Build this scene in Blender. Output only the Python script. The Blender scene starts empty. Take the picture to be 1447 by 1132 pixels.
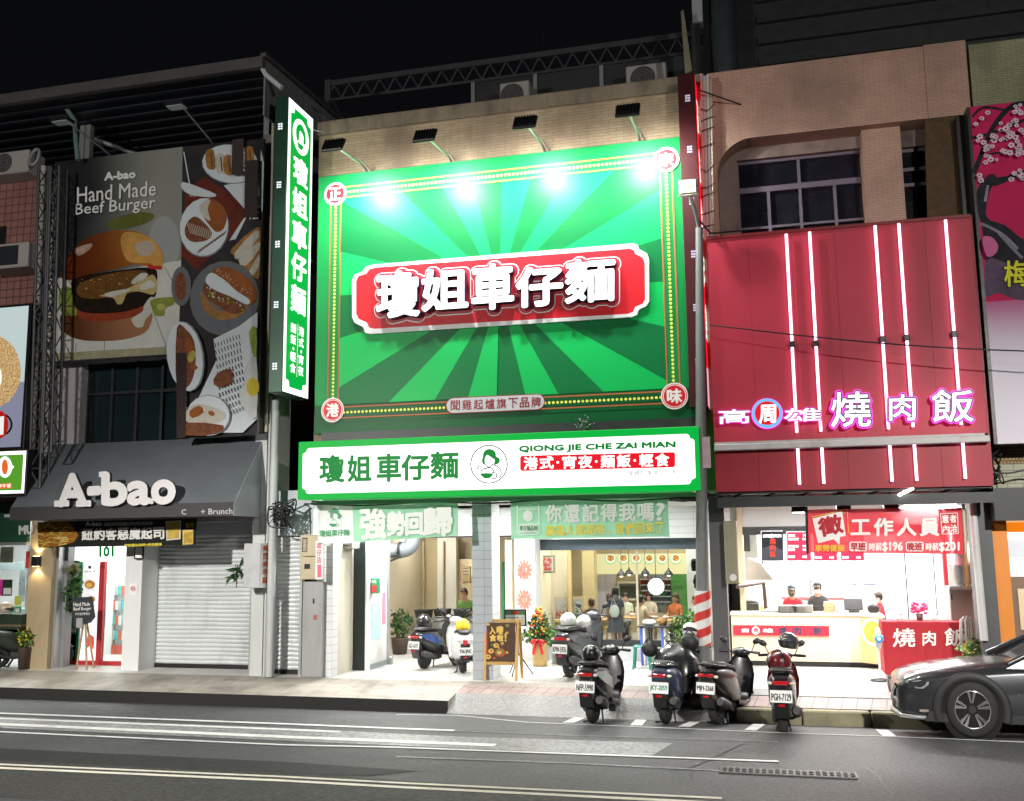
import bpy, bmesh, math, random
from mathutils import Vector, Matrix
random.seed(7)
SC = bpy.context.scene
COL = SC.collection
R = math.radians
YAW, PITCH, ROLL, FPX = R(-14.39), R(8.184), R(-0.668), 1382.0
CAMH = 2.6
W0, H0 = 1447.0, 1132.0
def _basis():
 c, s = math.cos, math.sin
 f = Vector((s(YAW)*c(PITCH), c(YAW)*c(PITCH), s(PITCH)))
 r = Vector((c(YAW), -s(YAW), 0)); u = r.cross(f)
 return c(ROLL)*r + s(ROLL)*u, -s(ROLL)*r + c(ROLL)*u, f
CR, CU, CF = _basis()
CO = Vector((0, 0, CAMH))
cd = bpy.data.cameras.new('camera'); cam = bpy.data.objects.new('camera', cd); COL.objects.link(cam)
cam.matrix_world = Matrix(((CR.x, CU.x, -CF.x, 0), (CR.y, CU.y, -CF.y, 0), (CR.z, CU.z, -CF.z, CAMH), (0, 0, 0, 1)))
cd.sensor_fit = 'HORIZONTAL'; cd.sensor_width = 36.0; cd.lens = 36.0*FPX/W0
cd.clip_start = 0.1; cd.clip_end = 400
SC.camera = cam
wd = bpy.data.worlds.new('World'); SC.world = wd; wd.use_nodes = True
_nt = wd.node_tree; _bg = _nt.nodes['Background']
_sky = _nt.nodes.new('ShaderNodeTexSky'); _sky.sky_type = 'NISHITA'; _sky.sun_disc = False
_sky.sun_elevation = R(-4); _sky.sun_rotation = R(200)
_nt.links.new(_sky.outputs[0], _bg.inputs[0]); _bg.inputs[1].default_value = 0.2
SC.view_settings.view_transform = 'Standard'; SC.view_settings.look = 'None'
SC.view_settings.exposure = 0.0; SC.view_settings.gamma = 1.0
SC.render.engine = 'CYCLES'
SC.cycles.use_denoising = True
try: SC.cycles.denoiser = 'OPENIMAGEDENOISE'
except Exception: pass
SC.cycles.max_bounces = 6; SC.cycles.diffuse_bounces = 3; SC.cycles.glossy_bounces = 3
SC.cycles.transparent_max_bounces = 10; SC.cycles.sample_clamp_indirect = 6.0
SC.cycles.caustics_reflective = False; SC.cycles.caustics_refractive = False
def ray(px, py): return CR*((px-W0/2)/FPX) - CU*((py-H0/2)/FPX) + CF
def at(px, py, Y):
 d = ray(px, py); return CO + d*(Y/d.y)
def gz(px, py, z=0.0):
 d = ray(px, py); return CO + d*((z-CAMH)/d.z)
def rect(px0, py0, px1, py1, Y):
 a = at(px0, py0, Y); b = at(px1, py1, Y); return a.x, b.z, b.x, a.z
def srgb(r, g, b):
 f = lambda c: (c/255/12.92) if c/255 <= .04045 else ((c/255+.055)/1.055)**2.4
 return (f(r), f(g), f(b))
_M = {}
def mat(name, col=(.5, .5, .5), rough=.5, metal=0.0, var=.12, scale=3.0, streak=0.0, bump=0.0, bscale=None, emit=None, spec=None, dirt=None, coat=0.0, grain=0):
 if name in _M: return _M[name]
 m = bpy.data.materials.new(name); m.use_nodes = True; nt = m.node_tree; N = nt.nodes; L = nt.links
 b = N['Principled BSDF']; b.inputs['Roughness'].default_value = rough; b.inputs['Metallic'].default_value = metal
 if spec is not None: b.inputs['Specular IOR Level'].default_value = spec
 if coat: b.inputs['Coat Weight'].default_value = coat; b.inputs['Coat Roughness'].default_value = .06
 tc = N.new('ShaderNodeTexCoord')
 base = None
 if var > 0:
  n = N.new('ShaderNodeTexNoise'); n.inputs['Scale'].default_value = scale; n.inputs['Detail'].default_value = 6; n.inputs['Roughness'].default_value = .65
  mp = N.new('ShaderNodeMapping'); L.new(tc.outputs['Object'], mp.inputs[0]); L.new(mp.outputs[0], n.inputs['Vector'])
  if streak: mp.inputs['Scale'].default_value = (1, 1, 1.0/(1+streak*8))
  mx = N.new('ShaderNodeMix'); mx.data_type = 'RGBA'
  mx.inputs[6].default_value = (*[max(0, c*(1-var*1.6)) for c in col], 1); mx.inputs[7].default_value = (*[min(1, c*(1+var*1.6)) for c in col], 1)
  src = n.outputs[0]
  if grain:
   g_ = N.new('ShaderNodeTexNoise'); g_.inputs['Scale'].default_value = grain; g_.inputs['Detail'].default_value = 5; g_.inputs['Roughness'].default_value = .75; L.new(tc.outputs['Object'], g_.inputs['Vector'])
   gm = N.new('ShaderNodeMapRange'); gm.inputs[1].default_value = .36; gm.inputs[2].default_value = .64; L.new(g_.outputs[0], gm.inputs[0]); src = gm.outputs[0]
  L.new(src, mx.inputs[0]); base = mx.outputs[2]
  rm = N.new('ShaderNodeMapRange'); rm.inputs[3].default_value = max(.02, rough-.1); rm.inputs[4].default_value = min(1, rough+.12)
  L.new(n.outputs[0], rm.inputs[0]); L.new(rm.outputs[0], b.inputs['Roughness'])
  if dirt:
   n2 = N.new('ShaderNodeTexNoise'); n2.inputs['Scale'].default_value = dirt[2]; n2.inputs['Detail'].default_value = 8; n2.inputs['Roughness'].default_value = .7
   m2 = N.new('ShaderNodeMapping'); m2.inputs['Scale'].default_value = (1, 1, dirt[3] if len(dirt) > 3 else 1); L.new(tc.outputs['Object'], m2.inputs[0]); L.new(m2.outputs[0], n2.inputs['Vector'])
   cr = N.new('ShaderNodeMapRange'); cr.inputs[1].default_value = .5; cr.inputs[2].default_value = .72; cr.inputs[4].default_value = dirt[1]; L.new(n2.outputs[0], cr.inputs[0])
   m3 = N.new('ShaderNodeMix'); m3.data_type = 'RGBA'; m3.inputs[7].default_value = (*dirt[0], 1); L.new(cr.outputs[0], m3.inputs[0]); L.new(base, m3.inputs[6]); base = m3.outputs[2]
  L.new(base, b.inputs['Base Color'])
  if bump:
   bn = N.new('ShaderNodeBump'); bn.inputs['Strength'].default_value = bump; bn.inputs['Distance'].default_value = .02
   nb = n
   if bscale:
    nb = N.new('ShaderNodeTexNoise'); nb.inputs['Scale'].default_value = bscale; nb.inputs['Detail'].default_value = 4; L.new(tc.outputs['Object'], nb.inputs['Vector'])
   L.new(nb.outputs[0], bn.inputs['Height']); L.new(bn.outputs[0], b.inputs['Normal'])
 else:
  b.inputs['Base Color'].default_value = (*col, 1)
 if emit:
  ec, es = emit
  b.inputs['Emission Color'].default_value = (*ec, 1); b.inputs['Emission Strength'].default_value = es
 _M[name] = m; return m
def emat(name, col, s=1.0, var=0.0): return mat(name, [min(.8, c*(.45 if min(col) > .5 else .15)) for c in col], .4, 0, 0, emit=(col, s), spec=.12)
def tiles(name, c1, c2, mortar, bw, bh, mw=.01, rough=.5, off=.5, axis='xz', var=.25, dirt=None, bump=.3, rot=0):
 if name in _M: return _M[name]
 m = bpy.data.materials.new(name); m.use_nodes = True; nt = m.node_tree; N = nt.nodes; L = nt.links
 b = N['Principled BSDF']; b.inputs['Roughness'].default_value = rough
 tc = N.new('ShaderNodeTexCoord'); sp = N.new('ShaderNodeSeparateXYZ'); cb = N.new('ShaderNodeCombineXYZ')
 L.new(tc.outputs['Object'], sp.inputs[0])
 if axis == 'xz':
  ad = N.new('ShaderNodeMath'); L.new(sp.outputs[0], ad.inputs[0]); L.new(sp.outputs[1], ad.inputs[1]); L.new(ad.outputs[0], cb.inputs[0]); L.new(sp.outputs[2], cb.inputs[1])
 else:
  L.new(sp.outputs[0], cb.inputs[0]); L.new(sp.outputs[1], cb.inputs[1])
 src = cb.outputs[0]
 if rot:
  rt = N.new('ShaderNodeMapping'); rt.inputs['Rotation'].default_value = (0, 0, R(rot)); L.new(src, rt.inputs[0]); src = rt.outputs[0]
 br = N.new('ShaderNodeTexBrick'); br.inputs['Scale'].default_value = 1; br.inputs['Brick Width'].default_value = bw; br.inputs['Row Height'].default_value = bh
 br.inputs['Mortar Size'].default_value = mw; br.inputs['Mortar Smooth'].default_value = .3; br.offset = off
 br.inputs['Color1'].default_value = (*c1, 1); br.inputs['Color2'].default_value = (*c2, 1); br.inputs['Mortar'].default_value = (*mortar, 1)
 L.new(src, br.inputs['Vector'])
 n = N.new('ShaderNodeTexNoise'); n.inputs['Scale'].default_value = .9; n.inputs['Detail'].default_value = 8; n.inputs['Roughness'].default_value = .7; L.new(tc.outputs['Object'], n.inputs['Vector'])
 mr = N.new('ShaderNodeMapRange'); mr.inputs[1].default_value = .3; mr.inputs[2].default_value = .7; mr.inputs[3].default_value = 1-var; mr.inputs[4].default_value = 1+var; L.new(n.outputs[0], mr.inputs[0])
 mx = N.new('ShaderNodeMix'); mx.data_type = 'RGBA'; mx.blend_type = 'MULTIPLY'; mx.inputs[0].default_value = 1
 L.new(br.outputs[0], mx.inputs[6]); L.new(mr.outputs[0], mx.inputs[7]); base = mx.outputs[2]
 if dirt:
  n2 = N.new('ShaderNodeTexNoise'); n2.inputs['Scale'].default_value = dirt[2]; n2.inputs['Detail'].default_value = 8
  m2 = N.new('ShaderNodeMapping'); m2.inputs['Scale'].default_value = (1, 1, dirt[3] if len(dirt) > 3 else 1); L.new(tc.outputs['Object'], m2.inputs[0]); L.new(m2.outputs[0], n2.inputs['Vector'])
  cr = N.new('ShaderNodeMapRange'); cr.inputs[1].default_value = .48; cr.inputs[2].default_value = .72; cr.inputs[4].default_value = dirt[1]; L.new(n2.outputs[0], cr.inputs[0])
  m3 = N.new('ShaderNodeMix'); m3.data_type = 'RGBA'; m3.inputs[7].default_value = (*dirt[0], 1); L.new(cr.outputs[0], m3.inputs[0]); L.new(base, m3.inputs[6]); base = m3.outputs[2]
 L.new(base, b.inputs['Base Color'])
 if bump:
  bn = N.new('ShaderNodeBump'); bn.inputs['Strength'].default_value = bump; bn.inputs['Distance'].default_value = .006; bn.invert = True
  L.new(br.outputs['Fac'], bn.inputs['Height']); L.new(bn.outputs[0], b.inputs['Normal'])
 _M[name] = m; return m
def glassmat(name, tint=(.9, .95, .95), refl=.10):
 if name in _M: return _M[name]
 m = bpy.data.materials.new(name); m.use_nodes = True; nt = m.node_tree; N = nt.nodes; L = nt.links
 N.remove(N['Principled BSDF']); o = N['Material Output']
 t = N.new('ShaderNodeBsdfTransparent'); t.inputs[0].default_value = (*tint, 1)
 g = N.new('ShaderNodeBsdfGlossy'); g.inputs['Roughness'].default_value = .02
 fr = N.new('ShaderNodeLayerWeight'); fr.inputs[0].default_value = .25
 mr = N.new('ShaderNodeMapRange'); mr.inputs[3].default_value = refl*.6; mr.inputs[4].default_value = .8; L.new(fr.outputs['Fresnel'], mr.inputs[0])
 mx = N.new('ShaderNodeMixShader'); L.new(mr.outputs[0], mx.inputs[0]); L.new(t.outputs[0], mx.inputs[1]); L.new(g.outputs[0], mx.inputs[2]); L.new(mx.outputs[0], o.inputs[0])
 _M[name] = m; return m
def tag(o, label=None, cat=None, group=None, kind=None):
 if label: o['label'] = label
 if cat: o['category'] = cat
 if group: o['group'] = group
 if kind: o['kind'] = kind
 return o
def thing(name, label, cat, loc, group=None, rz=0.0):
 o = bpy.data.objects.new(name, None); COL.objects.link(o); o.location = loc; o.rotation_euler = (0, 0, rz)
 o.empty_display_size = .2
 return tag(o, label, cat, group)
def wloc(o):
 v = Vector((0, 0, 0))
 while o is not None: v += Vector(o.location); o = o.parent
 return v
def copy_tree(o, parent=None):
 c = o.copy(); COL.objects.link(c)
 if parent is not None: c.parent = parent
 for ch in [x for x in COL.objects if x.parent == o and x.name != c.name]: copy_tree(ch, c)
 return c
_TX = {}
def textgeo(s, res=2):
 if (s, res) in _TX: return _TX[(s, res)]
 cu = bpy.data.curves.new('t', 'FONT'); cu.body = s; cu.size = 1; cu.resolution_u = res
 o = bpy.data.objects.new('t', cu); COL.objects.link(o)
 dg = bpy.context.evaluated_depsgraph_get(); dg.update()
 me = bpy.data.meshes.new_from_object(o.evaluated_get(dg))
 bpy.data.objects.remove(o); bpy.data.curves.remove(cu)
 V = [(v.co.x, v.co.y) for v in me.vertices]; F = [tuple(p.vertices) for p in me.polygons]
 bpy.data.meshes.remove(me)
 if not V: V = [(0, 0), (1, 0), (0, 1)]; F = []
 x0 = min(v[0] for v in V); x1 = max(v[0] for v in V); y0 = min(v[1] for v in V); y1 = max(v[1] for v in V)
 V = [((x-x0)/max(1e-6, x1-x0), (y-y0)/max(1e-6, y1-y0)) for x, y in V]
 G = []
 for f in F:
  a = sum(V[f[i]][0]*V[f[(i+1) % len(f)]][1]-V[f[(i+1) % len(f)]][0]*V[f[i]][1] for i in range(len(f)))
  G.append(f if a > 0 else f[::-1])
 cnt = {}
 for f in G:
  for i in range(len(f)):
   e = (f[i], f[(i+1) % len(f)]); cnt[e] = cnt.get(e, 0)+1
 B = [e for e in cnt if (e[1], e[0]) not in cnt]
 _TX[(s, res)] = (V, G, B, (x1-x0)/max(1e-6, y1-y0)); return _TX[(s, res)]
def spline(pts, n=4, closed=True):
 out = []; m = len(pts)
 for i in range(m if closed else m-1):
  p0, p1, p2, p3 = (pts[(i-1) % m] if closed or i > 0 else pts[0]), pts[i], pts[(i+1) % m], (pts[(i+2) % m] if closed or i+2 < m else pts[-1])
  for k in range(n):
   t = k/n
   out.append(tuple(.5*((2*p1[j])+(-p0[j]+p2[j])*t+(2*p0[j]-5*p1[j]+4*p2[j]-p3[j])*t*t+(-p0[j]+3*p1[j]-3*p2[j]+p3[j])*t**3) for j in range(len(p1))))
 if not closed: out.append(tuple(pts[-1]))
 return out
class MB:
 def __init__(s, m=None): s.v = []; s.f = []; s.mi = []; s.sm = []; s.mats = []; s.cur = 0; s.T = None; s.lay = 0; s.Y = 0.0; s.step = .0006
 def mat(s, m):
  if m not in s.mats: s.mats.append(m)
  s.cur = s.mats.index(m); return s
 def add(s, V, F, smooth=False):
  b = len(s.v)
  for p in V:
   p = Vector(p)
   s.v.append(tuple(s.T @ p) if s.T is not None else tuple(p))
  for f in F:
   s.f.append([b+i for i in f]); s.mi.append(s.cur); s.sm.append(smooth)
  return s
 def box(s, x0, y0, z0, x1, y1, z1, bev=0.0):
  if x0 > x1: x0, x1 = x1, x0
  if y0 > y1: y0, y1 = y1, y0
  if z0 > z1: z0, z1 = z1, z0
  b = min(bev, (x1-x0)/2.2, (y1-y0)/2.2, (z1-z0)/2.2)
  if b <= 0:
   return s.add([(x0, y0, z0), (x1, y0, z0), (x1, y1, z0), (x0, y1, z0), (x0, y0, z1), (x1, y0, z1), (x1, y1, z1), (x0, y1, z1)],
                         [(3, 2, 1, 0), (4, 5, 6, 7), (0, 1, 5, 4), (1, 2, 6, 5), (2, 3, 7, 6), (3, 0, 4, 7)])
  bm = bmesh.new()
  for sx, cx in ((1, x0), (-1, x1)):
   for sy, cy in ((1, y0), (-1, y1)):
    for sz, cz in ((1, z0), (-1, z1)):
     bm.verts.new((cx+sx*b, cy+sy*b, cz)); bm.verts.new((cx+sx*b, cy, cz+sz*b)); bm.verts.new((cx, cy+sy*b, cz+sz*b))
  bmesh.ops.convex_hull(bm, input=bm.verts); bm.verts.index_update()
  s.add([v.co.copy() for v in bm.verts], [[v.index for v in f.verts] for f in bm.faces]); bm.free(); return s
 def fb(s, px0, py0, px1, py1, Y, d, bev=0.0):
  x0, z0, x1, z1 = rect(px0, py0, px1, py1, Y); return s.box(x0, Y, z0, x1, Y+d, z1, bev)
 def prism(s, P, a0, a1, ax='y', smooth=False):
  n = len(P)
  def mk(p, a): return (p[0], a, p[1]) if ax == 'y' else ((a, p[0], p[1]) if ax == 'x' else (p[0], p[1], a))
  V = [mk(p, a0) for p in P]+[mk(p, a1) for p in P]
  F = [list(range(n)), list(range(2*n-1, n-1, -1))]+[(i, i+n, (i+1) % n+n, (i+1) % n) for i in range(n)]
  b = len(s.f); s.add(V, F)
  if smooth:
   for k in range(b+2, len(s.f)): s.sm[k] = True
  return s
 def pprism(s, P, Y, d): return s.prism([(lambda q: (q.x, q.z))(at(a, b, Y)) for a, b in P], Y, Y+d)
 def tube(s, P, r, n=8, cap=True, radii=None, smooth=True):
  P = [Vector(p) for p in P]; V = []; F = []
  prev = None
  for i, p in enumerate(P):
   t = (P[min(i+1, len(P)-1)]-P[max(i-1, 0)])
   if t.length < 1e-9: t = Vector((0, 0, 1))
   t.normalize()
   if prev is None: a = t.orthogonal().normalized()
   else: a = (prev-t*prev.dot(t)); a = a.normalized() if a.length > 1e-6 else t.orthogonal().normalized()
   prev = a; b = t.cross(a); rr = radii[i] if radii else r
   for k in range(n):
    th = 2*math.pi*k/n; V.append(p+(a*math.cos(th)+b*math.sin(th))*rr)
  for i in range(len(P)-1):
   for k in range(n): F.append((i*n+k, i*n+(k+1) % n, (i+1)*n+(k+1) % n, (i+1)*n+k))
  s.add(V, F, smooth)
  if cap:
   m = len(P)-1
   s.add([V[k] for k in range(n)], [list(range(n-1, -1, -1))]); s.add([V[m*n+k] for k in range(n)], [list(range(n))])
  return s
 def lathe(s, prof, c=(0, 0, 0), n=20, smooth=True, ax='z', cap=True):
  V = []; F = []; m = len(prof); c = Vector(c)
  for r, h in prof:
   for k in range(n):
    th = 2*math.pi*k/n; x, y = r*math.cos(th), r*math.sin(th)
    V.append(c+Vector((x, y, h) if ax == 'z' else ((h, x, y) if ax == 'x' else (x, h, y))))
  for i in range(m-1):
   for k in range(n): F.append((i*n+k, i*n+(k+1) % n, (i+1)*n+(k+1) % n, (i+1)*n+k))
  if cap: F.append(list(range(n-1, -1, -1))); F.append([(m-1)*n+k for k in range(n)])
  s.add(V, F, smooth)
  if cap: s.sm[-1] = s.sm[-2] = False
  return s
 def ell(s, c, rx, ry, rz, n=16, m=10, lo=-1.0, hi=1.0, rot=None):
  V = []; F = []; c = Vector(c)
  for i in range(m+1):
   ph = math.asin(lo)+(math.asin(hi)-math.asin(lo))*i/m
   for k in range(n):
    th = 2*math.pi*k/n; p = Vector((rx*math.cos(ph)*math.cos(th), ry*math.cos(ph)*math.sin(th), rz*math.sin(ph)))
    if rot is not None: p = rot @ p
    V.append(c+p)
  for i in range(m):
   for k in range(n): F.append((i*n+k, i*n+(k+1) % n, (i+1)*n+(k+1) % n, (i+1)*n+k))
  s.add(V, F, True)
  if lo > -1: s.add([V[k] for k in range(n)], [list(range(n-1, -1, -1))])
  if hi < 1: s.add([V[m*n+k] for k in range(n)], [list(range(n))])
  return s
 def loft(s, secs, closed=True, caps=True, smooth=True):
  n = len(secs[0]); V = [p for q in secs for p in q]; F = []
  for i in range(len(secs)-1):
   for k in range(n if closed else n-1): F.append((i*n+k, i*n+(k+1) % n, (i+1)*n+(k+1) % n, (i+1)*n+k))
  s.add(V, F, smooth)
  if caps and closed:
   s.add(secs[0], [list(range(n-1, -1, -1))]); s.add(secs[-1], [list(range(n))])
  return s
 def quad(s, a, b, c, d): return s.add([a, b, c, d], [(0, 1, 2, 3)])
 def nxt(s): s.lay += 1; return s.Y-s.lay*s.step
 def poly(s, P, m=None, sp=0):
  if m is not None: s.mat(m)
  if sp: P = spline(P, sp)
  y = s.nxt(); Q = [at(a, b, s.Y) for a, b in P]
  return s.add([(q.x, y, q.z) for q in Q], [list(range(len(Q)))])
 def wpoly(s, P, m=None):
  if m is not None: s.mat(m)
  y = s.nxt(); return s.add([(a, y, b) for a, b in P], [list(range(len(P)))])
 def disc(s, px, py, rx, ry=None, rot=0, m=None, n=20):
  ry = ry or rx; c, q = math.cos(R(rot)), math.sin(R(rot))
  return s.poly([(px+rx*math.cos(t)*c-ry*math.sin(t)*q, py+rx*math.cos(t)*q+ry*math.sin(t)*c) for t in [2*math.pi*k/n for k in range(n)]], m)
 def ring(s, px, py, rx, w, m=None, n=28, ry=None):
  if m is not None: s.mat(m)
  ry = ry or rx
  y = s.nxt(); V = []
  for k in range(n):
   t = 2*math.pi*k/n
   for rr, r2 in ((rx, ry), (rx-w, ry-w)):
    q = at(px+rr*math.cos(t), py+r2*math.sin(t), s.Y); V.append((q.x, y, q.z))
  return s.add(V, [(2*k, 2*((k+1) % n), 2*((k+1) % n)+1, 2*k+1) for k in range(n)])
 def line(s, P, w, m=None):
  if m is not None: s.mat(m)
  y = s.nxt(); V = []
  for i, p in enumerate(P):
   a = P[max(0, i-1)]; b = P[min(len(P)-1, i+1)]; dx, dy = b[0]-a[0], b[1]-a[1]; l = math.hypot(dx, dy) or 1
   ww = w[i] if isinstance(w, (list, tuple)) else w
   for sg in (-.5, .5):
    q = at(p[0]-dy/l*ww*sg, p[1]+dx/l*ww*sg, s.Y); V.append((q.x, y, q.z))
  return s.add(V, [(2*i, 2*i+1, 2*i+3, 2*i+2) for i in range(len(P)-1)])
 def text(s, t, quad, m=None, bold=0.0, ext=0.0, side=None, nst=8, ins=0.0, res=2, keep=False):
  """quad: TL,TR,BR,BL pixels on plane s.Y, or two pixels (TL, BR). bold: stroke growth in pixels."""
  if m is not None: s.mat(m)
  V, F, B, asp = textgeo(t, res)
  if len(quad) == 2: (a, b), (c, d) = quad; quad = [(a, b), (c, b), (c, d), (a, d)]
  TL, TR, BR, BL = [at(p[0], p[1], s.Y) for p in quad]
  pxw = (at(quad[0][0]+1, quad[0][1], s.Y)-TL).x
  def f(u, v, dx, dz, y):
   p = (TL*(1-u)+TR*u)*v+(BL*(1-u)+BR*u)*(1-v); return (p.x+dx, y, p.z+dz)
  offs = [(0, 0)]
  if bold: offs += [(bold*pxw*math.cos(2*math.pi*k/nst), bold*pxw*math.sin(2*math.pi*k/nst)) for k in range(nst)]
  y = s.nxt()
  for i, (dx, dz) in enumerate(offs):
   yy = y-ext-i*.00006
   s.add([f(u, v, dx, dz, yy) for u, v in V], F)
   if ext:
    c = s.cur
    if side is not None: s.mat(side)
    n = len(V)
    s.add([f(u, v, dx, dz, yy) for u, v in V]+[f(u, v, dx, dz, y) for u, v in V], [(a+n, b+n, b, a) for a, b in B])
    s.cur = c
  return s
 def build(s, name, parent=None, label=None, cat=None, group=None, kind=None, org=None, auto=None):
  me = bpy.data.meshes.new(name)
  off = wloc(parent) if parent is not None else Vector(org or (0, 0, 0))
  me.from_pydata([(a-off.x, b-off.y, c-off.z) for a, b, c in s.v], [], s.f)
  for m in s.mats: me.materials.append(m)
  if s.mats: me.polygons.foreach_set('material_index', s.mi)
  me.polygons.foreach_set('use_smooth', s.sm); me.update()
  o = bpy.data.objects.new(name, me); COL.objects.link(o)
  if parent is not None: o.parent = parent
  elif org: o.location = org
  return tag(o, label, cat, group, kind)
def light(name, typ, loc, energy, col=(1, 1, 1), to=None, size=.2, size_y=None, spot=None, blend=.5, parent=None):
 ld = bpy.data.lights.new(name, typ); ld.energy = energy; ld.color = col
 if typ == 'AREA':
  ld.size = size
  if size_y: ld.shape = 'RECTANGLE'; ld.size_y = size_y
 else: ld.shadow_soft_size = size
 if spot: ld.spot_size = R(spot); ld.spot_blend = blend
 o = bpy.data.objects.new(name, ld); COL.objects.link(o); o.location = loc
 if to is not None: o.rotation_euler = (Vector(to)-Vector(loc)).to_track_quat('-Z', 'Y').to_euler()
 if parent is not None: o.parent = parent; o.location = Vector(loc)-wloc(parent)
 return o
# ================================================================== ground
YK, YB, ZK, ZB = 15.60, 16.75, .045, .20
def zroad(y): return 0.0 if y <= 14.1 else -(y-14.1)*.1
def zwalk(y): return ZK+(ZB-ZK)*min(1.0, max(0.0, (y-YK)/(YB-YK)))
def onroad(px, py, h=0.0):
 p = gz(px, py)
 for _ in range(12): p = gz(px, py, zroad(p.y))
 return Vector((p.x, p.y, zroad(p.y)+h))
def onwalk(px, py):
 p = gz(px, py, .1)
 for _ in range(12): p = gz(px, py, zwalk(p.y))
 return Vector((p.x, p.y, zwalk(p.y)))
M_asph = mat('asphalt', (.058, .061, .064), .5, 0, .38, 55, bump=.6, bscale=90, dirt=((.030, .030, .032), .7, .55), grain=19)
M_ghostband = mat('asphalt_ghost_band', (.013, .013, .014), .6, 0, .4, 9, bump=.5, bscale=90, grain=17)  # for the dark motion-ghost band painted on the road
M_asph3 = mat('asphalt_coarse', (.040, .039, .038), .6, 0, .50, 38, bump=.7, bscale=90, dirt=((.020, .020, .020), .7, .8), grain=15)
M_paint = mat('road_paint_and_smear', (.72, .73, .72), .45, 0, .14, 5, dirt=((.16, .16, .165), .55, 2.6))
M_smear = mat('light_smear_paint', (.22, .23, .235), .42, 0, .4, 30, dirt=((.08, .08, .085), .85, 3.5), grain=15)  # smeared light of passing traffic, painted as pale road stripes
M_yellow = mat('road_paint_cream', (.66, .63, .54), .5, 0, .15, 5, dirt=((.15, .14, .12), .5, 3))
M_conc = mat('pavement_concrete', (.34, .31, .27), .6, 0, .2, 1.5, grain=30, bump=.15, bscale=60, dirt=((.17, .155, .14), .6, 1.3))
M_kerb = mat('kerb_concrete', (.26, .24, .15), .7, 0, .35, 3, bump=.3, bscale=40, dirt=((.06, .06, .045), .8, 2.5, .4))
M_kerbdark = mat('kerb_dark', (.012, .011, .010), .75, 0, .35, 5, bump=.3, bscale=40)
M_brickp = tiles('paver_brick', (.30, .215, .20), (.36, .27, .25), (.14, .12, .115), .21, .42, .012, .55, 0, 'xy', .2, dirt=((.2, .17, .15), .5, 1.1), rot=8)
M_floor = tiles('arcade_tile', (.60, .60, .58), (.66, .66, .63), (.34, .34, .33), .32, .32, .007, .3, 0, 'xy', .12, dirt=((.36, .34, .31), .6, 1.6))
xs = [-40+i*2 for i in range(36)]
def sheet(mb, x0, x1, ys, zf, nx=1):
 for i in range(nx):
  a = x0+(x1-x0)*i/nx; b = x0+(x1-x0)*(i+1)/nx
  for y0, y1 in zip(ys, ys[1:]): mb.quad((a, y0, zf(y0)), (b, y0, zf(y0)), (b, y1, zf(y1)), (a, y1, zf(y1)))
 return mb
b = MB(); b.mat(M_asph); sheet(b, -45, 30, [-25, 5, 14.1, 15.62], zroad)
b.build('road', kind='structure')
def ribbon(P, w, m, h=.004, n=1):
 mb = MB(); mb.mat(m); Q = [onroad(*p) for p in P]
 Q2 = []
 for a, c in zip(Q, Q[1:]):
  for k in range(6): Q2.append(a.lerp(c, k/6))
 Q2.append(Q[-1]); V = []
 for i, p in enumerate(Q2):
  t = Q2[min(i+1, len(Q2)-1)]-Q2[max(0, i-1)]; t.z = 0; t.normalize(); nn = Vector((-t.y, t.x, 0))
  for sg in (-1, 1):
   q = p+nn*w/2*sg; V.append((q.x, q.y, zroad(q.y)+h))
 mb.add(V, [(2*i, 2*i+2, 2*i+3, 2*i+1) for i in range(len(Q2)-1)]); return mb
def roadpoly(P, m, h):
 mb = MB(); mb.mat(m); Q = [onroad(*p) for p in P]
 mb.add([(q.x, q.y, zroad(q.y)+h) for q in Q], [list(range(len(Q)))][::-1]); return mb
roadpoly([(-60, 1068), (0, 1071), (400, 1091), (560, 1103), (1010, 1132), (700, 1160), (-60, 1125)], M_asph3, .003).build('road_surface', kind='structure')
roadpoly([(-60, 1054), (0, 1058), (400, 1077), (590, 1090), (520, 1097), (400, 1093.5), (0, 1074.5), (-60, 1072)], M_ghostband, .005).build('road_ghost_band', kind='structure')  # dark band of a passing car's motion ghost, painted as asphalt
roadpoly([(-60, 1012), (0, 1013.5), (400, 1029), (640, 1041), (951, 1050.5), (920, 1069), (560, 1054), (400, 1047), (0, 1029), (-60, 1026)], M_smear, .004).build('road_marking_and_smear', kind='structure')  # pale band painted for the long-exposure smear
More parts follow.
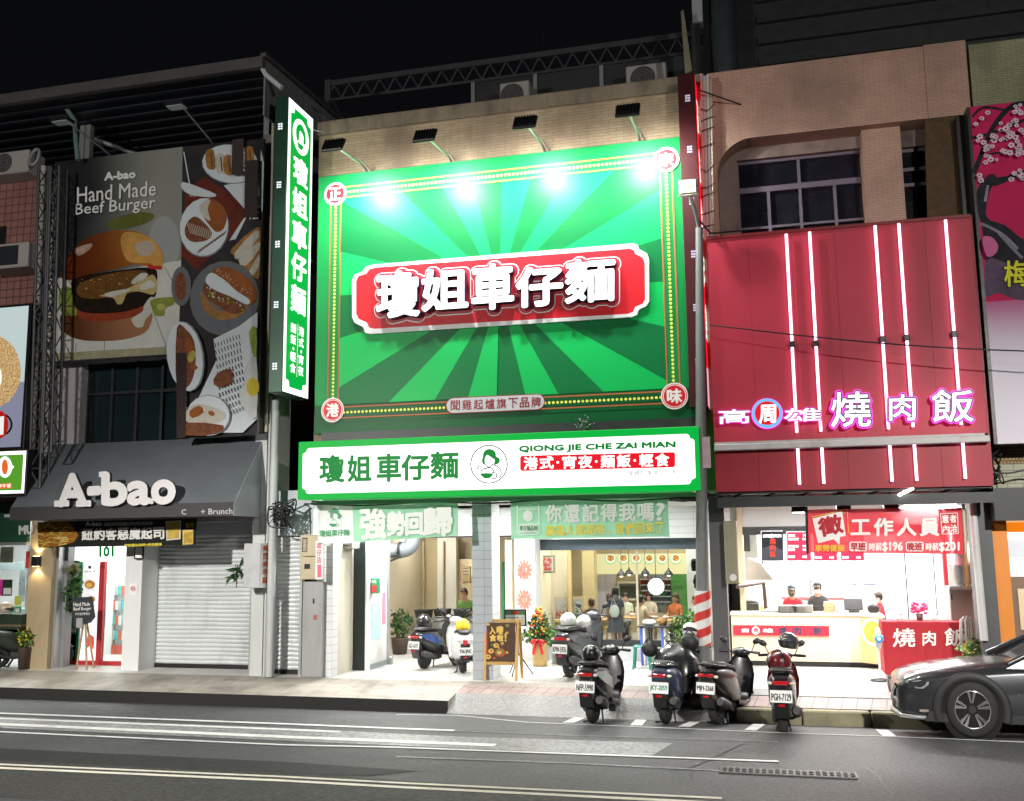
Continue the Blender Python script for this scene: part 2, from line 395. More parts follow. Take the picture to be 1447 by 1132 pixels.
for P, w, m, h in [([(-60, 1006), (0, 1008.5), (400, 1023.5), (560, 1030), (642, 1033)], .10, M_paint, .008),  # stripes before the cream pair trace long-exposure smears of passing lights
                   ([(642, 1033.4), (800, 1039.5), (1100, 1049)], .035, M_smear, .008),
                   ([(-60, 1021), (0, 1024), (400, 1042), (700, 1054)], .17, M_paint, .009),
                   ([(-60, 1014), (0, 1016), (400, 1031.5), (480, 1035)], .11, M_paint, .009),
                   ([(-60, 1032), (0, 1035), (400, 1053.5), (560, 1057), (1100, 1077)], .07, M_paint, .010),
                   ([(-60, 1078), (0, 1081), (400, 1098.5), (560, 1107), (1020, 1129)], .07, M_yellow, .008),
                   ([(-60, 1083), (0, 1086), (400, 1104), (560, 1113), (1020, 1136)], .09, M_yellow, .008),
                   ([(560, 1070), (800, 1079), (1022, 1090)], .05, M_smear, .008),
                   ([(560, 1010.4), (646, 1011.5), (746, 1021.5), (896, 1027.5), (1100, 1036), (1243, 1041), (1460, 1050)], .075, M_paint, .008),
                   ([(803, 1022), (828, 1011)], .17, M_paint, .0095), ([(899, 1026), (921, 1001)], .17, M_paint, .0095), ([(966, 1028), (986, 1019)], .17, M_paint, .0095),
                   ([(1060, 1033), (1073, 1024)], .17, M_paint, .0095), ([(1257, 1041), (1246, 1032)], .17, M_paint, .0095)]:
 ribbon(P, w, m, h).build('road_marking_and_smear', kind='structure')
M_crack = mat('tar_crack', (.015, .015, .016), .4, 0, .2, 20)
for P in ([(945, 1101), (960, 1090), (985, 1082), (1062, 1046)], [(975, 1103), (984, 1082)], [(1224, 1085), (1240, 1097), (1247, 1107), (1262, 1124)]):
 ribbon(P, .022, M_crack, .006).build('road_crack', kind='structure')
XE = onroad(648, 1005).x; XR = onroad(1040, 1021).x
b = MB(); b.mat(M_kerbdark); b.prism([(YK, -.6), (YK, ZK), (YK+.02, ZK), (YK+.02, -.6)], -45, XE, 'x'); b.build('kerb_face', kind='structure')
M_slab = tiles('pavement_slab', (.36, .33, .285), (.39, .36, .31), (.20, .18, .155), .9, .45, .008, .6, .5, 'xy', .2, dirt=((.17, .15, .13), .8, 2.3))
b = MB(); b.mat(M_slab); sheet(b, -45, XE, [YK+.02, YB], zwalk); b.quad((XE, YK, -.3), (XE, YB, -.3), (XE, YB, ZB), (XE, YK, ZK)); b.build('pavement', kind='structure')
M_ramp = mat('ramp_concrete', (.24, .24, .235), .6, 0, .22, 2, grain=34, bump=.2, bscale=50, dirt=((.12, .12, .12), .6, 1.5))
YR = 16.05
b = MB(); b.mat(M_ramp); b.quad((XE, YK-.05, zroad(YK-.05)+.004), (XR, YK-.05, zroad(YK-.05)+.004), (XR, YR, zwalk(YR)), (XE, YR, zwalk(YR))); b.build('pavement_ramp', kind='structure')
b = MB(); b.mat(M_brickp); sheet(b, XE, XR, [YR, 16.52], zwalk); b.mat(M_conc); sheet(b, XE, XR, [16.52, YB], zwalk); b.build('pavement', kind='structure')
b = MB(); b.mat(M_kerb)
x = XR
while x < 20:
 b.box(x+.008, YK, -.5, min(20, x+.96), YK+.2, zwalk(YK+.1)+.006, .02); x += .968
b.build('kerb', kind='structure')
b = MB(); b.mat(M_brickp); sheet(b, XR, 20, [YK+.2, 16.36], zwalk); b.mat(M_ramp); sheet(b, XR, 20, [16.36, YB], zwalk); b.quad((XR, YK+.02, -.3), (XR, YB, -.3), (XR, YB, ZB), (XR, YK+.02, ZK)); b.build('pavement', kind='structure')
b = MB(); b.mat(M_floor); b.box(-30, YB, -.1, 14, 34, ZB); b.build('arcade_floor', kind='structure')
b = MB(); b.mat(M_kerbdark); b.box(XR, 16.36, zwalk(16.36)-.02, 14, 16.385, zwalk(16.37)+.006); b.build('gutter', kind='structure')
g = thing('drain_grate', 'rectangular iron drain grate set in the asphalt near the crossing line', 'drain grate', onroad(1112, 1093))
c = onroad(1112, 1093.5); hw, hd = .74, .13
M_iron = mat('cast_iron', (.17, .17, .17), .45, .4, .3, 12); M_pit = mat('drain_pit', (.006, .006, .006), .9, 0, 0)
b = MB(); b.mat(M_pit); b.box(c.x-hw, c.y-hd, .0, c.x+hw, c.y+hd, .006); b.build('pit', g)
b = MB(); b.mat(M_iron)
for yy in (-hd, hd-.02): b.box(c.x-hw, c.y+yy, .0061, c.x+hw, c.y+yy+.02, .02)
for k in range(21): xx = c.x-hw+.01+k*(2*hw-.03)/20; b.box(xx, c.y-hd+.021, .0061, xx+.024, c.y+hd-.021, .02)
for yy in (-.045, .04): b.box(c.x-hw+.01, c.y+yy, .0205, c.x+hw-.01, c.y+yy+.012, .024)
b.build('grate', g)
# ================================================================== centre building
def K(px, py): d = ray(px, py); return d.x/d.y
def depth_at(px, py, X): return X/K(px, py)          # the Y at which a pixel's ray reaches x = X
M_tile = tiles('stone_strip_tile', (.40, .30, .185), (.47, .36, .23), (.20, .155, .10), .26, .058, .004, .65, .5, 'xz', .25, dirt=((.16, .115, .075), .8, 1.0, .5))
M_cap = mat('parapet_cap', (.25, .20, .14), .7, 0, .3, 2, 2.0, .2, dirt=((.06, .05, .04), .8, 2.2, .3))
M_white = mat('white_paint', (.72, .73, .72), .5, 0, .06, 2, 1.0, dirt=((.5, .5, .48), .5, 1.2, .4))
M_wtile = tiles('white_wall_tile', (.70, .73, .74), (.75, .77, .78), (.45, .48, .5), .5, .14, .006, .3, 0, 'xz', .08)
M_gtile = tiles('grey_wall_tile', (.42, .45, .49), (.46, .49, .53), (.25, .27, .3), .5, .16, .006, .3, 0, 'xz', .08)
M_dark = mat('dark_steel', (.030, .032, .034), .45, .3, .3, 6)
M_black = mat('black_plastic', (.012, .012, .013), .38, 0, .2, 10)
M_grey = mat('grey_steel', (.30, .31, .31), .45, .3, .18, 3, 1, dirt=((.16, .15, .13), .5, 2, .4))
M_alu = mat('aluminium', (.52, .54, .55), .35, .7, .12, 4)
M_steel = mat('galvanised_steel', (.42, .44, .45), .4, .8, .2, 5)
M_rubber = mat('rubber', (.014, .014, .014), .75, 0, .2, 14)
M_cream = mat('cream_wall', (.60, .52, .37), .6, 0, .14, 1.2, 1.5, dirt=((.45, .35, .2), .5, .9, .5))
M_glass = glassmat('clear_glass', (.86, .93, .90), .22)
M_glass2 = glassmat('clear_glass_pane', (.86, .93, .90), .16)
M_ceil = mat('ceiling_white', (.74, .75, .74), .6, 0, .05, 2)
e_white = emat('backlit_white', (1, 1, .985), 1.45)
e_green = emat('backlit_green', srgb(4, 172, 62), 1.05)
e_green2 = emat('backlit_print_green', srgb(0, 146, 56), .72)
e_red = emat('backlit_print_red', srgb(228, 22, 40), 1.0)
e_grey = emat('backlit_print_grey', srgb(60, 62, 66), .8)
e_lamp = emat('lamp_face', (1, .98, .94), 9)
XL = at(449, 300, 16.7).x; XRR = at(1003, 300, 16.7).x
ZP = at(700, 142, 16.7).z
bld = thing('shop_building', 'middle building with cream tiled parapet above the big green billboard and an open bright arcade', 'building', ((XL+XRR)/2, 17, ZB))
b = MB(); b.mat(M_tile); b.box(XL, 16.7, 3.42, XRR, 17.0, ZP-.28); b.build('wall', bld)
b = MB(); b.mat(M_cap); b.box(XL-.03, 16.64, ZP-.28, XRR, 17.05, ZP, .02); b.build('parapet', bld)
b = MB(); b.mat(M_dark); b.box(XL, 17.1, 3.5, XRR, 30, ZP-.6); b.build('upper_storey', bld)
XB0 = at(455, 900, 16.9).x; XB1 = at(1008, 900, 16.9).x
b = MB(); b.mat(M_ceil); b.box(XL, 16.72, 3.36, XRR, 20.0, 3.41); b.box(XL, 20.0, 3.30, XRR, 30, 3.41); b.build('ceiling', bld)
YS = 20.0
b = MB(); b.mat(M_wtile); x0, z0, x1, z1 = rect(470, 712, 1000, 755, YS); zs = at(800, 762, YS).z
xp = at(728, 800, YS).x
b.box(XL+.3, YS, 2.72, xp, YS+.12, 3.355); b.box(xp, YS, zs, XRR, YS+.12, 3.355); b.build('soffit', bld)
b = MB(); b.mat(M_black); b.box(XL+.3, YS-.03, 2.69, xp, YS+.15, 2.719); b.build('soffit_edge', bld)
YP = 16.85
xa = at(453, 900, YP).x; xb = at(469, 900, YP).x
b = MB(); b.mat(M_wtile); b.box(xa, YP, ZB, xb, YP+.25, 3.36); b.build('pillar', bld)
yd = depth_at(498, 900, xb); xc = at(521, 900, yd).x; ye = depth_at(549, 900, xc)
b = MB(); b.mat(mat('cream_side_wall', (.60, .57, .47), .6, 0, .15, 1.5, 2, dirt=((.3, .28, .22), .6, 1.4, .3))); b.box(xa, YP+.25, ZB, xb-.003, yd, 2.75); b.build('side_wall', bld)
b = MB(); b.mat(mat('dark_doorway', (.012, .020, .022), .35, 0, .2, 4)); b.box(xb-.003, yd+.02, ZB, xc-.08, yd+.06, 2.75); b.build('doorway', bld)
b = MB(); b.mat(M_white); b.box(xc-.08, yd, ZB, xc, yd+.07, 2.72); b.box(xc-.05, yd+.07, ZB+.1, xc-.01, ye-.07, 2.72)
b.mat(mat('panel_poster_aqua', (.45, .68, .68), .4, 0, .25, 6)); b.box(xc-.01, yd+.15, .75, xc-.004, yd+.62*(ye-yd), 1.45)
b.mat(mat('panel_poster_pink', (.8, .25, .36), .4, 0, .3, 7)); b.box(xc-.01, yd+.68*(ye-yd), 1.0, xc-.004, ye-.16, 1.62)
b.mat(mat('panel_floor_edge', (.25, .3, .3), .5, 0, .1)); b.box(xc-.05, yd+.07, ZB, xc-.006, ye-.07, ZB+.098); b.build('side_panel', bld)
b = MB(); b.mat(M_alu); b.box(xc-.06, ye-.06, ZB, xc+.03, ye, 2.7); b.box(xc-.03, ye-.05, ZB, xc+.09, ye+.06, ZB+.16, .02); b.build('door_post', bld)
YBK = 24.0
xk0 = at(553, 860, ye).x
b = MB(); b.mat(M_cream); b.box(xk0-2.5, YBK, ZB, xp+.3, YBK+.15, 3.3)
b.mat(mat('beige_column', (.55, .45, .27), .6, 0, .15, 1.5, 2))
for a, c, t in ((588, 607, 744), (607, 647, 742)): b.fb(a, t+16, c, 880, YBK-.2, .19)
b.mat(mat('pale_column', (.72, .69, .60), .6, 0, .1, 2, 1)); b.fb(618, 760, 645, 880, YBK-.45, .2)
b.mat(mat('cream_panel', (.72, .60, .40), .6, 0, .15, 2)); b.fb(645, 790, 670, 880, YBK-.3, .2)
b.build('rear_wall', bld)
b = MB(); b.mat(M_cream); b.box(xk0-1.2, yd+.1, ZB, xk0-1.05, YBK, 3.3); b.build('inner_wall', bld)
b = MB(); b.mat(mat('partition_cream', (.70, .60, .42), .6, 0, .1, 2, 1)); b.box(xp-.25, YS+.12, ZB, xp-.1, 30, 3.3); b.build('inner_wall', bld)
xg0 = at(668, 900, 17.0).x; xg1 = at(695.5, 900, 17.0).x
b = MB(); b.mat(M_gtile); b.box(xg0, 17.0, ZB, xg1, 17.06, 3.36); b.mat(M_wtile); b.box(xg0, 17.06, ZB, xg1, 17.55, 3.36); b.build('pillar', bld, 'grey tiled front pillar')
YW = 19.6
xw0 = at(728, 880, YW).x; xw1 = at(757, 880, YW).x
b = MB(); b.mat(M_white); b.box(xw0, YW, ZB, xw1, YW+.5, 3.355); b.build('pillar', bld, 'white pillar with red paper cut flowers')
M_redp = mat('red_paper', (.85, .16, .12), .6, 0, .15, 20)
for cy, rr in ((805, 15), (847, 15)):
 m = MB(); m.Y = YW-.012; m.mat(M_redp)
 c = at(741, cy, YW); rw = rr/69*1.0
 for k in range(12):
  t = 2*math.pi*k/12; q = []
  for j in range(7):
   u = (j-3)/3; rad = rw*(1-.28*abs(u)**1.5); a = t+u*.20; q.append((c.x+rad*math.cos(a)*.8, c.z+rad*math.sin(a)))
  y = m.nxt(); m.add([(c.x+.28*rw*math.cos(t-.3), y, c.z+.28*rw*math.sin(t-.3))]+[(a, y, z) for a, z in q]+[(c.x+.28*rw*math.cos(t+.3), y, c.z+.28*rw*math.sin(t+.3))], [list(range(9))[::-1]])
 t0 = [2*math.pi*k/16 for k in range(16)]
 m.wpoly([(c.x+.2*rw*math.cos(a), c.z+.2*rw*math.sin(a)) for a in t0])
 for k in range(16):
  a = t0[k]; m.wpoly([(c.x+.36*rw*math.cos(a+d)*f, c.z+.36*rw*math.sin(a+d)*f) for d, f in ((-.12, .8), (.12, .8), (0, 1.2))])
 o = m.build('paper_cut_flower', None, 'red paper cut flower on the white pillar, %s of the pair' % ('upper' if cy < 820 else 'lower'), 'decoration', 'paper cut flowers on the white pillar')
YG = 20.4
xgl = at(761, 880, YG).x; xgr = at(1004, 880, YG).x; zgt = at(860, 777, YG).z; zgb = at(850, 925, YG).z; zgb2 = ZB+.12
fr = thing('glass_shopfront', 'wide glass shopfront in slim dark frames with diners behind it', 'shopfront', ((xgl+xgr)/2, YG, ZB))
b = MB(); b.mat(M_dark)
b.box(xgl, YG-.05, ZB, xgl+.05, YG+.05, 2.75); b.box(xgl+.05, YG-.05, zgb2+.13, xgr, YG+.05, zgb2+.26)
xm = at(902, 880, YG).x
b.mat(mat('slim_mullion', (.55, .5, .4), .3, .5, .1)); b.box(xm-.02, YG-.03, zgb2+.26, xm+.02, YG+.03, zgt)
b.build('frame', fr)
b = MB(); b.mat(mat('header_blue_grey', (.10, .13, .16), .3, .3, .2, 3)); b.box(xgl+.05, YG-.06, zgt, xgr, YG+.06, zs+.06); b.build('header', fr)
b = MB(); b.mat(mat('step_concrete', (.42, .43, .43), .6, 0, .15, 4)); b.box(xgl+.05, YG-.35, ZB, xgr, YG+.04, zgb2+.13); b.build('step', fr)
for a, c in ((xgl+.05, xm-.02), (xm+.02, xgr)):
 b = MB(); b.mat(M_glass); b.quad((a, YG, zgb2+.26), (c, YG, zgb2+.26), (c, YG, zgt), (a, YG, zgt)); b.build('pane', fr)
YR2 = 26.5
b = MB()
b.mat(mat('dining_yellow_wall', (.60, .49, .30), .6, 0, .12, 1.5)); b.box(xgl-1.5, YR2, ZB, xgr+2, YR2+.1, 3.3)
b.mat(M_cream); b.box(xgr+.6, YG, ZB, xgr+.7, YR2, 3.3); b.build('rear_wall', bld)
b = MB(); b.mat(mat('green_velvet_wall', (.06, .20, .045), .6, 0, .5, 3)); b.fb(948, 812, 982, 880, YR2-.5, .3); b.build('green_panel', bld)
b = MB(); b.mat(mat('column_ochre', (.56, .45, .24), .6, 0, .2, 2, 1)); b.fb(822, 778, 842, 905, YR2-2.2, .4); b.mat(mat('peach_board', (.78, .56, .30), .5, 0, .06)); b.fb(781, 778, 808, 872, YR2-2.4, .1); b.build('inner_column', bld)
b = MB(); b.mat(mat('shelf_blue_grey', (.25, .30, .34), .4, .2, .4, 6)); b.fb(905, 812, 948, 856, YR2-.2, .15)
b.mat(M_alu)
for y in (818, 826, 834, 842, 850): b.fb(905, y, 948, y+1.6, YR2-.45, .24)
b.mat(mat('kitchen_hatch', (.78, .70, .55), .4, 0, .1))
for q in ((872, 822, 901, 824.5), (872, 846, 901, 848.5), (872, 824.5, 874.5, 846), (898.5, 824.5, 901, 846)): b.fb(*q, YR2-.5, .2)
b.mat(mat('hatch_dark', (.14, .16, .15), .4, 0, .4, 5)); b.fb(874.5, 824.5, 898.5, 846, YR2-.2, .1)
b.mat(mat('pale_curtain', (.60, .56, .64), .7, 0, .3, 5, 3)); b.fb(842, 812, 871, 872, YR2-.4, .1)
b.build('kitchen_pass', bld)
menu = thing('menu_band', 'pale yellow menu band with a row of six round noodle bowl pictures above the diners', 'menu board', at(905, 797, YR2-1.2))
b = MB(); em = emat('menu_band_lit', srgb(255, 240, 180), .95); b.mat(em); b.fb(840, 783, 976, 811, YR2-1.2, .1); b.build('board', menu)
for i, px in enumerate((863, 881, 899, 917.5, 936, 955)):
 a = MB(); a.Y = YR2-1.215; a.disc(px, 790, 8.3, 7.8, 0, emat('menu_rim_green', srgb(205, 238, 180), .95)); a.disc(px, 789, 6.6, 6.2, 0, emat('menu_rim', srgb(255, 246, 224), 1.0)); a.disc(px, 788.6, 5, 4.8, 0, emat('menu_soup', srgb(240, 176, 96), .9))
 for k in range(7): a.disc(px+random.uniform(-3, 3), 788.6+random.uniform(-3, 3), 1.3, 1.0, 0, emat('menu_topping%d' % (k % 3), (srgb(214, 110, 48), srgb(250, 214, 120), srgb(190, 90, 40))[k % 3], .9), 8)
 a.build('bowl_picture', menu)
pf = thing('picture_frame', 'framed red and white poster high on the wall behind the left end of the glass', 'picture', at(773, 796, YR2-3))
b = MB(); b.mat(mat('frame_olive', (.22, .24, .14), .5)); b.fb(762, 785, 784, 810, YR2-3.4, .06); b.build('frame', pf)
a = MB(); a.Y = YR2-3.42; a.mat(mat('poster_white', (.8, .76, .74), .5, 0, .05)); a.poly([(764, 788), (782, 787), (782, 807), (764, 808)])
for k in range(14): a.disc(random.uniform(766, 780), random.uniform(790, 806), random.uniform(1.2, 2.8), None, 0, mat('poster_red', (.75, .08, .1), .5, 0, .1), 8)
a.build('poster', pf)
for (p, nm, lab) in (((783, 843, 803, 877), 'picture_frame', 'brown framed glazed cabinet window behind the glass, nearest the flower pot'), ((808, 843, 826, 877), 'picture_frame', 'brown framed glazed cabinet window behind the glass, beside the ochre column')):
 o = thing(nm, lab, 'picture', at(p[0], p[1], YR2-2.6))
 b = MB(); b.mat(mat('frame_wood', (.45, .33, .16), .5, 0, .2, 9)); b.fb(*p, YR2-2.75, .05); b.build('frame', o)
 b = MB(); b.mat(mat('cabinet_pane', (.36, .36, .33), .2, 0, .5, 3)); b.fb(p[0]+2, p[1]+2, p[2]-2, p[3]-2, YR2-2.77, .019); b.build('pane', o)
o = thing('service_counter', 'low grey wooden counter inside the glass at the left end of the dining room', 'counter', at(800, 905, YR2-3))
b = MB(); b.mat(mat('counter_slats', (.30, .27, .22), .6, 0, .4, 8)); b.fb(783, 880, 812, 925, YR2-4.2, .5); b.build('body', o)
b = MB(); b.mat(mat('counter_top', (.66, .50, .25), .4, 0, .15)); b.fb(782, 876, 827, 880, YR2-4.3, .6); b.build('countertop', o)
gl = thing('globe_lamp', 'round glowing white globe lamp hanging over the diners', 'lamp', at(927, 829, 23.2))
b = MB(); b.mat(emat('globe_glow', (1, 1, 1), 2.6)); c = at(927, 829, 23.2); b.ell(c, .19, .19, .19, 20, 12); b.build('globe', gl)
b = MB(); b.mat(M_dark); b.tube([(c.x, c.y, c.z+.18), (c.x, c.y, 3.3)], .008, 6); b.build('cord', gl)
YBB = 16.3
x0 = at(447, 420, YBB).x; x1 = at(986, 590, YBB).x; z1 = at(700, 222, YBB).z; z0 = at(700, 603, YBB).z
bb = thing('billboard', 'huge green billboard with sunburst rays and a red name plaque under four floodlights', 'billboard', ((x0+x1)/2, YBB, z0))
M_bbg = mat('billboard_green', (.008, .25, .060), .40, 0, 0, spec=.18)
M_bbd = mat('billboard_dark_green', (.004, .155, .042), .40, 0, 0, spec=.18)
M_bbl = mat('billboard_light_green', (.006, .44, .092), .40, 0, 0, spec=.18)
M_bbe = mat('billboard_deep_green', (.004, .095, .028), .40, 0, 0, spec=.18)
M_or = mat('billboard_orange_line', (.42, .12, .03), .5, 0, .1)
M_yd = mat('billboard_yellow_dot', (.75, .85, .12), .5, 0, 0)
M_pw = mat('print_white', (.82, .82, .82), .45, 0, .02)
M_pr = mat('print_red', (.62, .012, .022), .42, 0, .03, spec=.3)
M_pdr = mat('print_dark_red', (.25, .01, .02), .5, 0, .05)
b = MB(); b.mat(M_bbd); b.box(x0, YBB, z0, x1, YBB+.25, z1, .01); b.build('panel', bb)
a = MB(); a.Y = YBB
def q(px, py): p = at(px, py, YBB); return (p.x, p.z)
ix0 = q(481, 420)[0]; ix1 = x1-(ix0-x0)+.02; iz1 = q(700, 257)[1]; iz0 = q(700, 561)[1]
zb0 = q(700, 580)[1]
a.wpoly([(x0+.01, z0+.01), (x1-.01, z0+.01), (x1-.01, iz0), (x0+.01, iz0)], M_bbe)
a.wpoly([(x0+.01, iz0), (ix0, iz0), (ix0, z1-.01), (x0+.01, z1-.01)], M_bbg); a.wpoly([(ix1, iz0), (x1-.01, iz0), (x1-.01, z1-.01), (ix1, z1-.01)], M_bbg); a.wpoly([(ix0, iz1), (ix1, iz1), (ix1, z1-.01), (ix0, z1-.01)], M_bbg)
def clip(P, x0, z0, x1, z1):
 for ax, lim, sg in ((0, x0, 1), (0, x1, -1), (1, z0, 1), (1, z1, -1)):
  O = []
  for i in range(len(P)):
   u, v = P[i], P[(i+1) % len(P)]; du, dv = (u[ax]-lim)*sg, (v[ax]-lim)*sg
   if du >= 0: O.append(u)
   if (du > 0 > dv) or (du < 0 < dv): t = du/(du-dv); O.append((u[0]+(v[0]-u[0])*t, u[1]+(v[1]-u[1])*t))
  P = O
  if not P: break
 return P
cx, cz = q(706, 408)
for k in range(24):
 a0, a1 = R(-92+15*k), R(-92+15*(k+1)); r = 9
 P = clip([(cx, cz), (cx+r*math.cos(a0), cz+r*math.sin(a0)), (cx+r*math.cos(a1), cz+r*math.sin(a1))], ix0, iz0, ix1, iz1)
 if len(P) > 2: a.wpoly(P, M_bbd if k % 2 == 0 else M_bbl)
def wline(xa, za, xb, zb, w, m):
 if abs(xa-xb) < 1e-6: a.wpoly([(xa-w, za), (xa+w, za), (xa+w, zb), (xa-w, zb)], m)
 else: a.wpoly([(xa, za-w), (xb, za-w), (xb, za+w), (xa, za+w)], m)
lx0, lx1 = q(466, 420)[0], q(480.5, 420)[0]; rx1, rx0 = x1-(lx0-x0), x1-(lx1-x0)
tz1, tz0 = q(700, 242)[1], q(700, 257)[1]; bz1, bz0 = q(700, 565)[1], q(700, 581)[1]
for X_ in (lx0, lx1, rx0, rx1): wline(X_, bz0, X_, tz1, .012, M_or)
for Z_ in (tz1, tz0, bz1, bz0): wline(lx0, Z_, rx1, Z_, .012, M_or)
y = a.nxt(); a.mat(M_yd)
def dot(x, z, r=.026): a.add([(x+r*math.cos(t), y, z+r*math.sin(t)) for t in [2*math.pi*i/8 for i in range(8)]], [list(range(8))])
mx0, mx1, mz0, mz1 = (lx0+lx1)/2, (rx0+rx1)/2, (bz0+bz1)/2, (tz0+tz1)/2
n = 84
for i in range(n): dot(mx0+(mx1-mx0)*i/n, mz0); dot(mx0+(mx1-mx0)*i/n, mz1)
n = 60
for i in range(n): dot(mx0, mz0+(mz1-mz0)*i/n); dot(mx1, mz0+(mz1-mz0)*i/n)
a.build('sunburst_print', bb)
for (X_, Z_, ch) in ((mx0-.01, q(473, 275)[1], '正'), (mx1+.01, q(945, 226)[1], '宗'), (mx0, q(468, 580)[1], '港'), (mx1+.01, q(952, 560)[1], '味')):
 m = MB(); m.Y = YBB-.03
 for r, mm in ((.225, M_pw), (.205, M_pr), (.192, M_pw), (.18, M_pr)):
  m.wpoly([(X_+r*math.cos(t), Z_+r*math.sin(t)) for t in [2*math.pi*i/32 for i in range(32)]], mm)
 V, F, B, asp = textgeo(ch); m.mat(M_pw); yy = m.nxt()
 for i, (dx, dz) in enumerate([(0, 0), (.010, 0), (-.010, 0), (0, .010), (0, -.010)]):
  m.add([(X_+(u-.5)*.235+dx, yy-i*.00008, Z_+(v-.5)*.235+dz) for u, v in V], F)
 m.mat(M_pr); m.lathe([(.22, YBB-.03), (.22, YBB-.0005)], (X_, 0, Z_), 32, ax='y')
 m.build('medallion', bb)
m = MB(); m.Y = YBB-.025
def pill(px0, py0, px1, py1, rr, inset=0):
 P = []
 for (cx_, cy_, a0) in ((px1-rr, py1-rr+0, 0), (px0+rr, py1-rr, 90), (px0+rr, py0+rr, 180), (px1-rr, py0+rr, 270)):
  for k in range(7): t = R(a0+k*15); P.append((cx_+(rr-inset)*math.cos(t), cy_+(rr-inset)*math.sin(t)))
 return P
def skew(P, sl, cx=0): return [(a_, b_+(a_-cx)*sl) for a_, b_ in P]
m.poly(skew(pill(630, 559, 770, 582, 11), -.045, 700), M_pdr); m.poly(skew(pill(630, 559, 770, 582, 11, 1.2), -.045, 700), mat('pill_grey', (.52, .53, .56), .5, 0, .03))
for i, ch in enumerate('聞雞起爐旗下品牌'):
 xx = 637+i*16.3; yy = 563.5-(xx-700)*.045
 m.text(ch, [(xx, yy), (xx+13, yy-.5), (xx+13, yy+13.5), (xx, yy+14)], M_pdr, .25, nst=4)
m.build('lettering', bb)
YQ = YBB-.065
pq = [(527, 374), (895, 344), (901, 346), (903, 352), (914, 358), (917, 366), (917.5, 425), (914, 432), (903, 437), (900, 445), (893, 448), (524, 472), (516, 470), (513, 462), (501, 456), (497.5, 448), (497.5, 396), (501, 388), (512, 384), (517, 377)]
cxq, cyq = 707, 408
m = MB(); m.mat(M_pw); m.pprism(pq, YQ, .064); m.build('plaque', bb)
m = MB(); m.Y = YQ; m.poly([(cxq+(a_-cxq)*.972, cyq+(b_-cyq)*.885) for a_, b_ in pq], M_pr); m.step = .002
chars = [('瓊', (537, 387, 595, 449)), ('姐', (601, 384, 663, 439)), ('車', (671, 377, 727, 438)), ('仔', (733, 381, 796, 434)), ('麵', (802, 370, 869, 428))]
def cq(r, sl=-.07): (p0, q0, p1, q1) = r; d = (p1-p0)*sl/2; return [(p0, q0-d), (p1, q0+d), (p1, q1+d), (p0, q1-d)]
for ch, r in chars: m.text(ch, cq(r), M_pw, 8.6, nst=20)
for ch, r in chars: m.text(ch, cq(r), mat('print_crimson', (.40, .01, .03), .45, 0, .03), 7.2, nst=20)
m.build('outline_print', bb)
e_ch = emat('lit_character', (1, 1, 1), 1.7); M_chs = mat('character_return', (.05, .055, .12), .35, .2, .1)
for ch, r in chars:
 m = MB(); m.Y = YQ-.02; m.text(ch, cq(r), e_ch, 2.0, ext=.13, side=M_chs, nst=8); m.build('channel_character', bb)
for i, (h, bs, hot) in enumerate((((484, 203), (515, 240), (540, 267)), ((609, 190), (636, 228), (658, 250)), ((744, 172), (768, 212), (782, 243)), ((890, 155), (903, 197), (922, 230)))):
 bx = at(*bs, 16.35); yh = 15.05; hp = at(h[0], h[1]+3, yh)
 hp.x = bx.x-.02
 o = thing('floodlight', ('leftmost', 'second from the left', 'third from the left', 'rightmost')[i]+' of four flat floodlights on arms over the green billboard', 'floodlight', (bx.x, 16.3, bx.z), 'floodlights over the green billboard')
 m = MB(); m.mat(M_alu); m.tube([(bx.x, 16.62, bx.z-.02), (bx.x, 16.28, bx.z+.06), (hp.x, yh+.03, hp.z+.03)], .022, 8); m.tube([(bx.x+.10, 16.62, bx.z+.02), (bx.x+.02, 16.1, bx.z+.12)], .012, 6); m.build('arm', o)
 m = MB(); m.mat(M_black); T = Matrix.Translation(hp) @ Matrix.Rotation(R(56), 4, 'X'); m.T = T
 m.box(-.20, -.16, 0, .20, .16, .055, .015)
 for k in range(7): m.box(-.17+k*.05, -.13, .0551, -.15+k*.05, .13, .085)
 m.build('housing', o)
 m = MB(); m.mat(emat('floodlight_lens', (1, 1, 1), 30)); m.T = T; m.box(-.17, -.13, -.006, .17, .13, -.0005); m.build('lens', o)
 hz = at(*hot, YBB)
 light('floodlight_beam', 'SPOT', (hp.x, yh+.07, hp.z-.07), 600, (1, 1, .97), (hz.x, YBB, hz.z-1.3), .08, spot=160, blend=1.0, parent=o)
YSG = 15.95
x0 = at(421, 665, YSG).x; x1 = at(988, 640, YSG).x; z1 = at(700, 613.5, YSG).z; z0 = at(700, 699.5, YSG).z
sg = thing('lightbox_sign', 'long white backlit shop sign with green border under the green billboard', 'sign', ((x0+x1)/2, YSG, z0))
m = MB(); m.mat(e_green); m.box(x0, YSG, z0, x1, YSG+.3, z1, .012); m.build('box', sg)
w_ = x1-x0; iz0, iz1 = z0+.10, z1-.12; ia, ib = x0+.09, x1-.07
def notch(x0, z0, x1, z1, n):
 P = []
 for (X_, Z_, sx, sz) in ((x0, z0, 1, 1), (x1, z0, -1, 1), (x1, z1, -1, -1), (x0, z1, 1, -1)):
  c = [(X_, Z_+sz*n*1.5), (X_+sx*n*.3, Z_+sz*n*1.15), (X_+sx*n*.75, Z_+sz*n*1.05), (X_+sx*n*.95, Z_+sz*n*.8), (X_+sx*n*1.1, Z_+sz*n*.25), (X_+sx*n*1.6, Z_)]
  P += c if (sx*sz > 0) else c[::-1]
 return P
a = MB(); a.Y = YSG; a.wpoly(notch(ia, iz0, ib, iz1, .075), e_white); a.build('white_panel', sg)
a = MB(); a.Y = YSG-.004
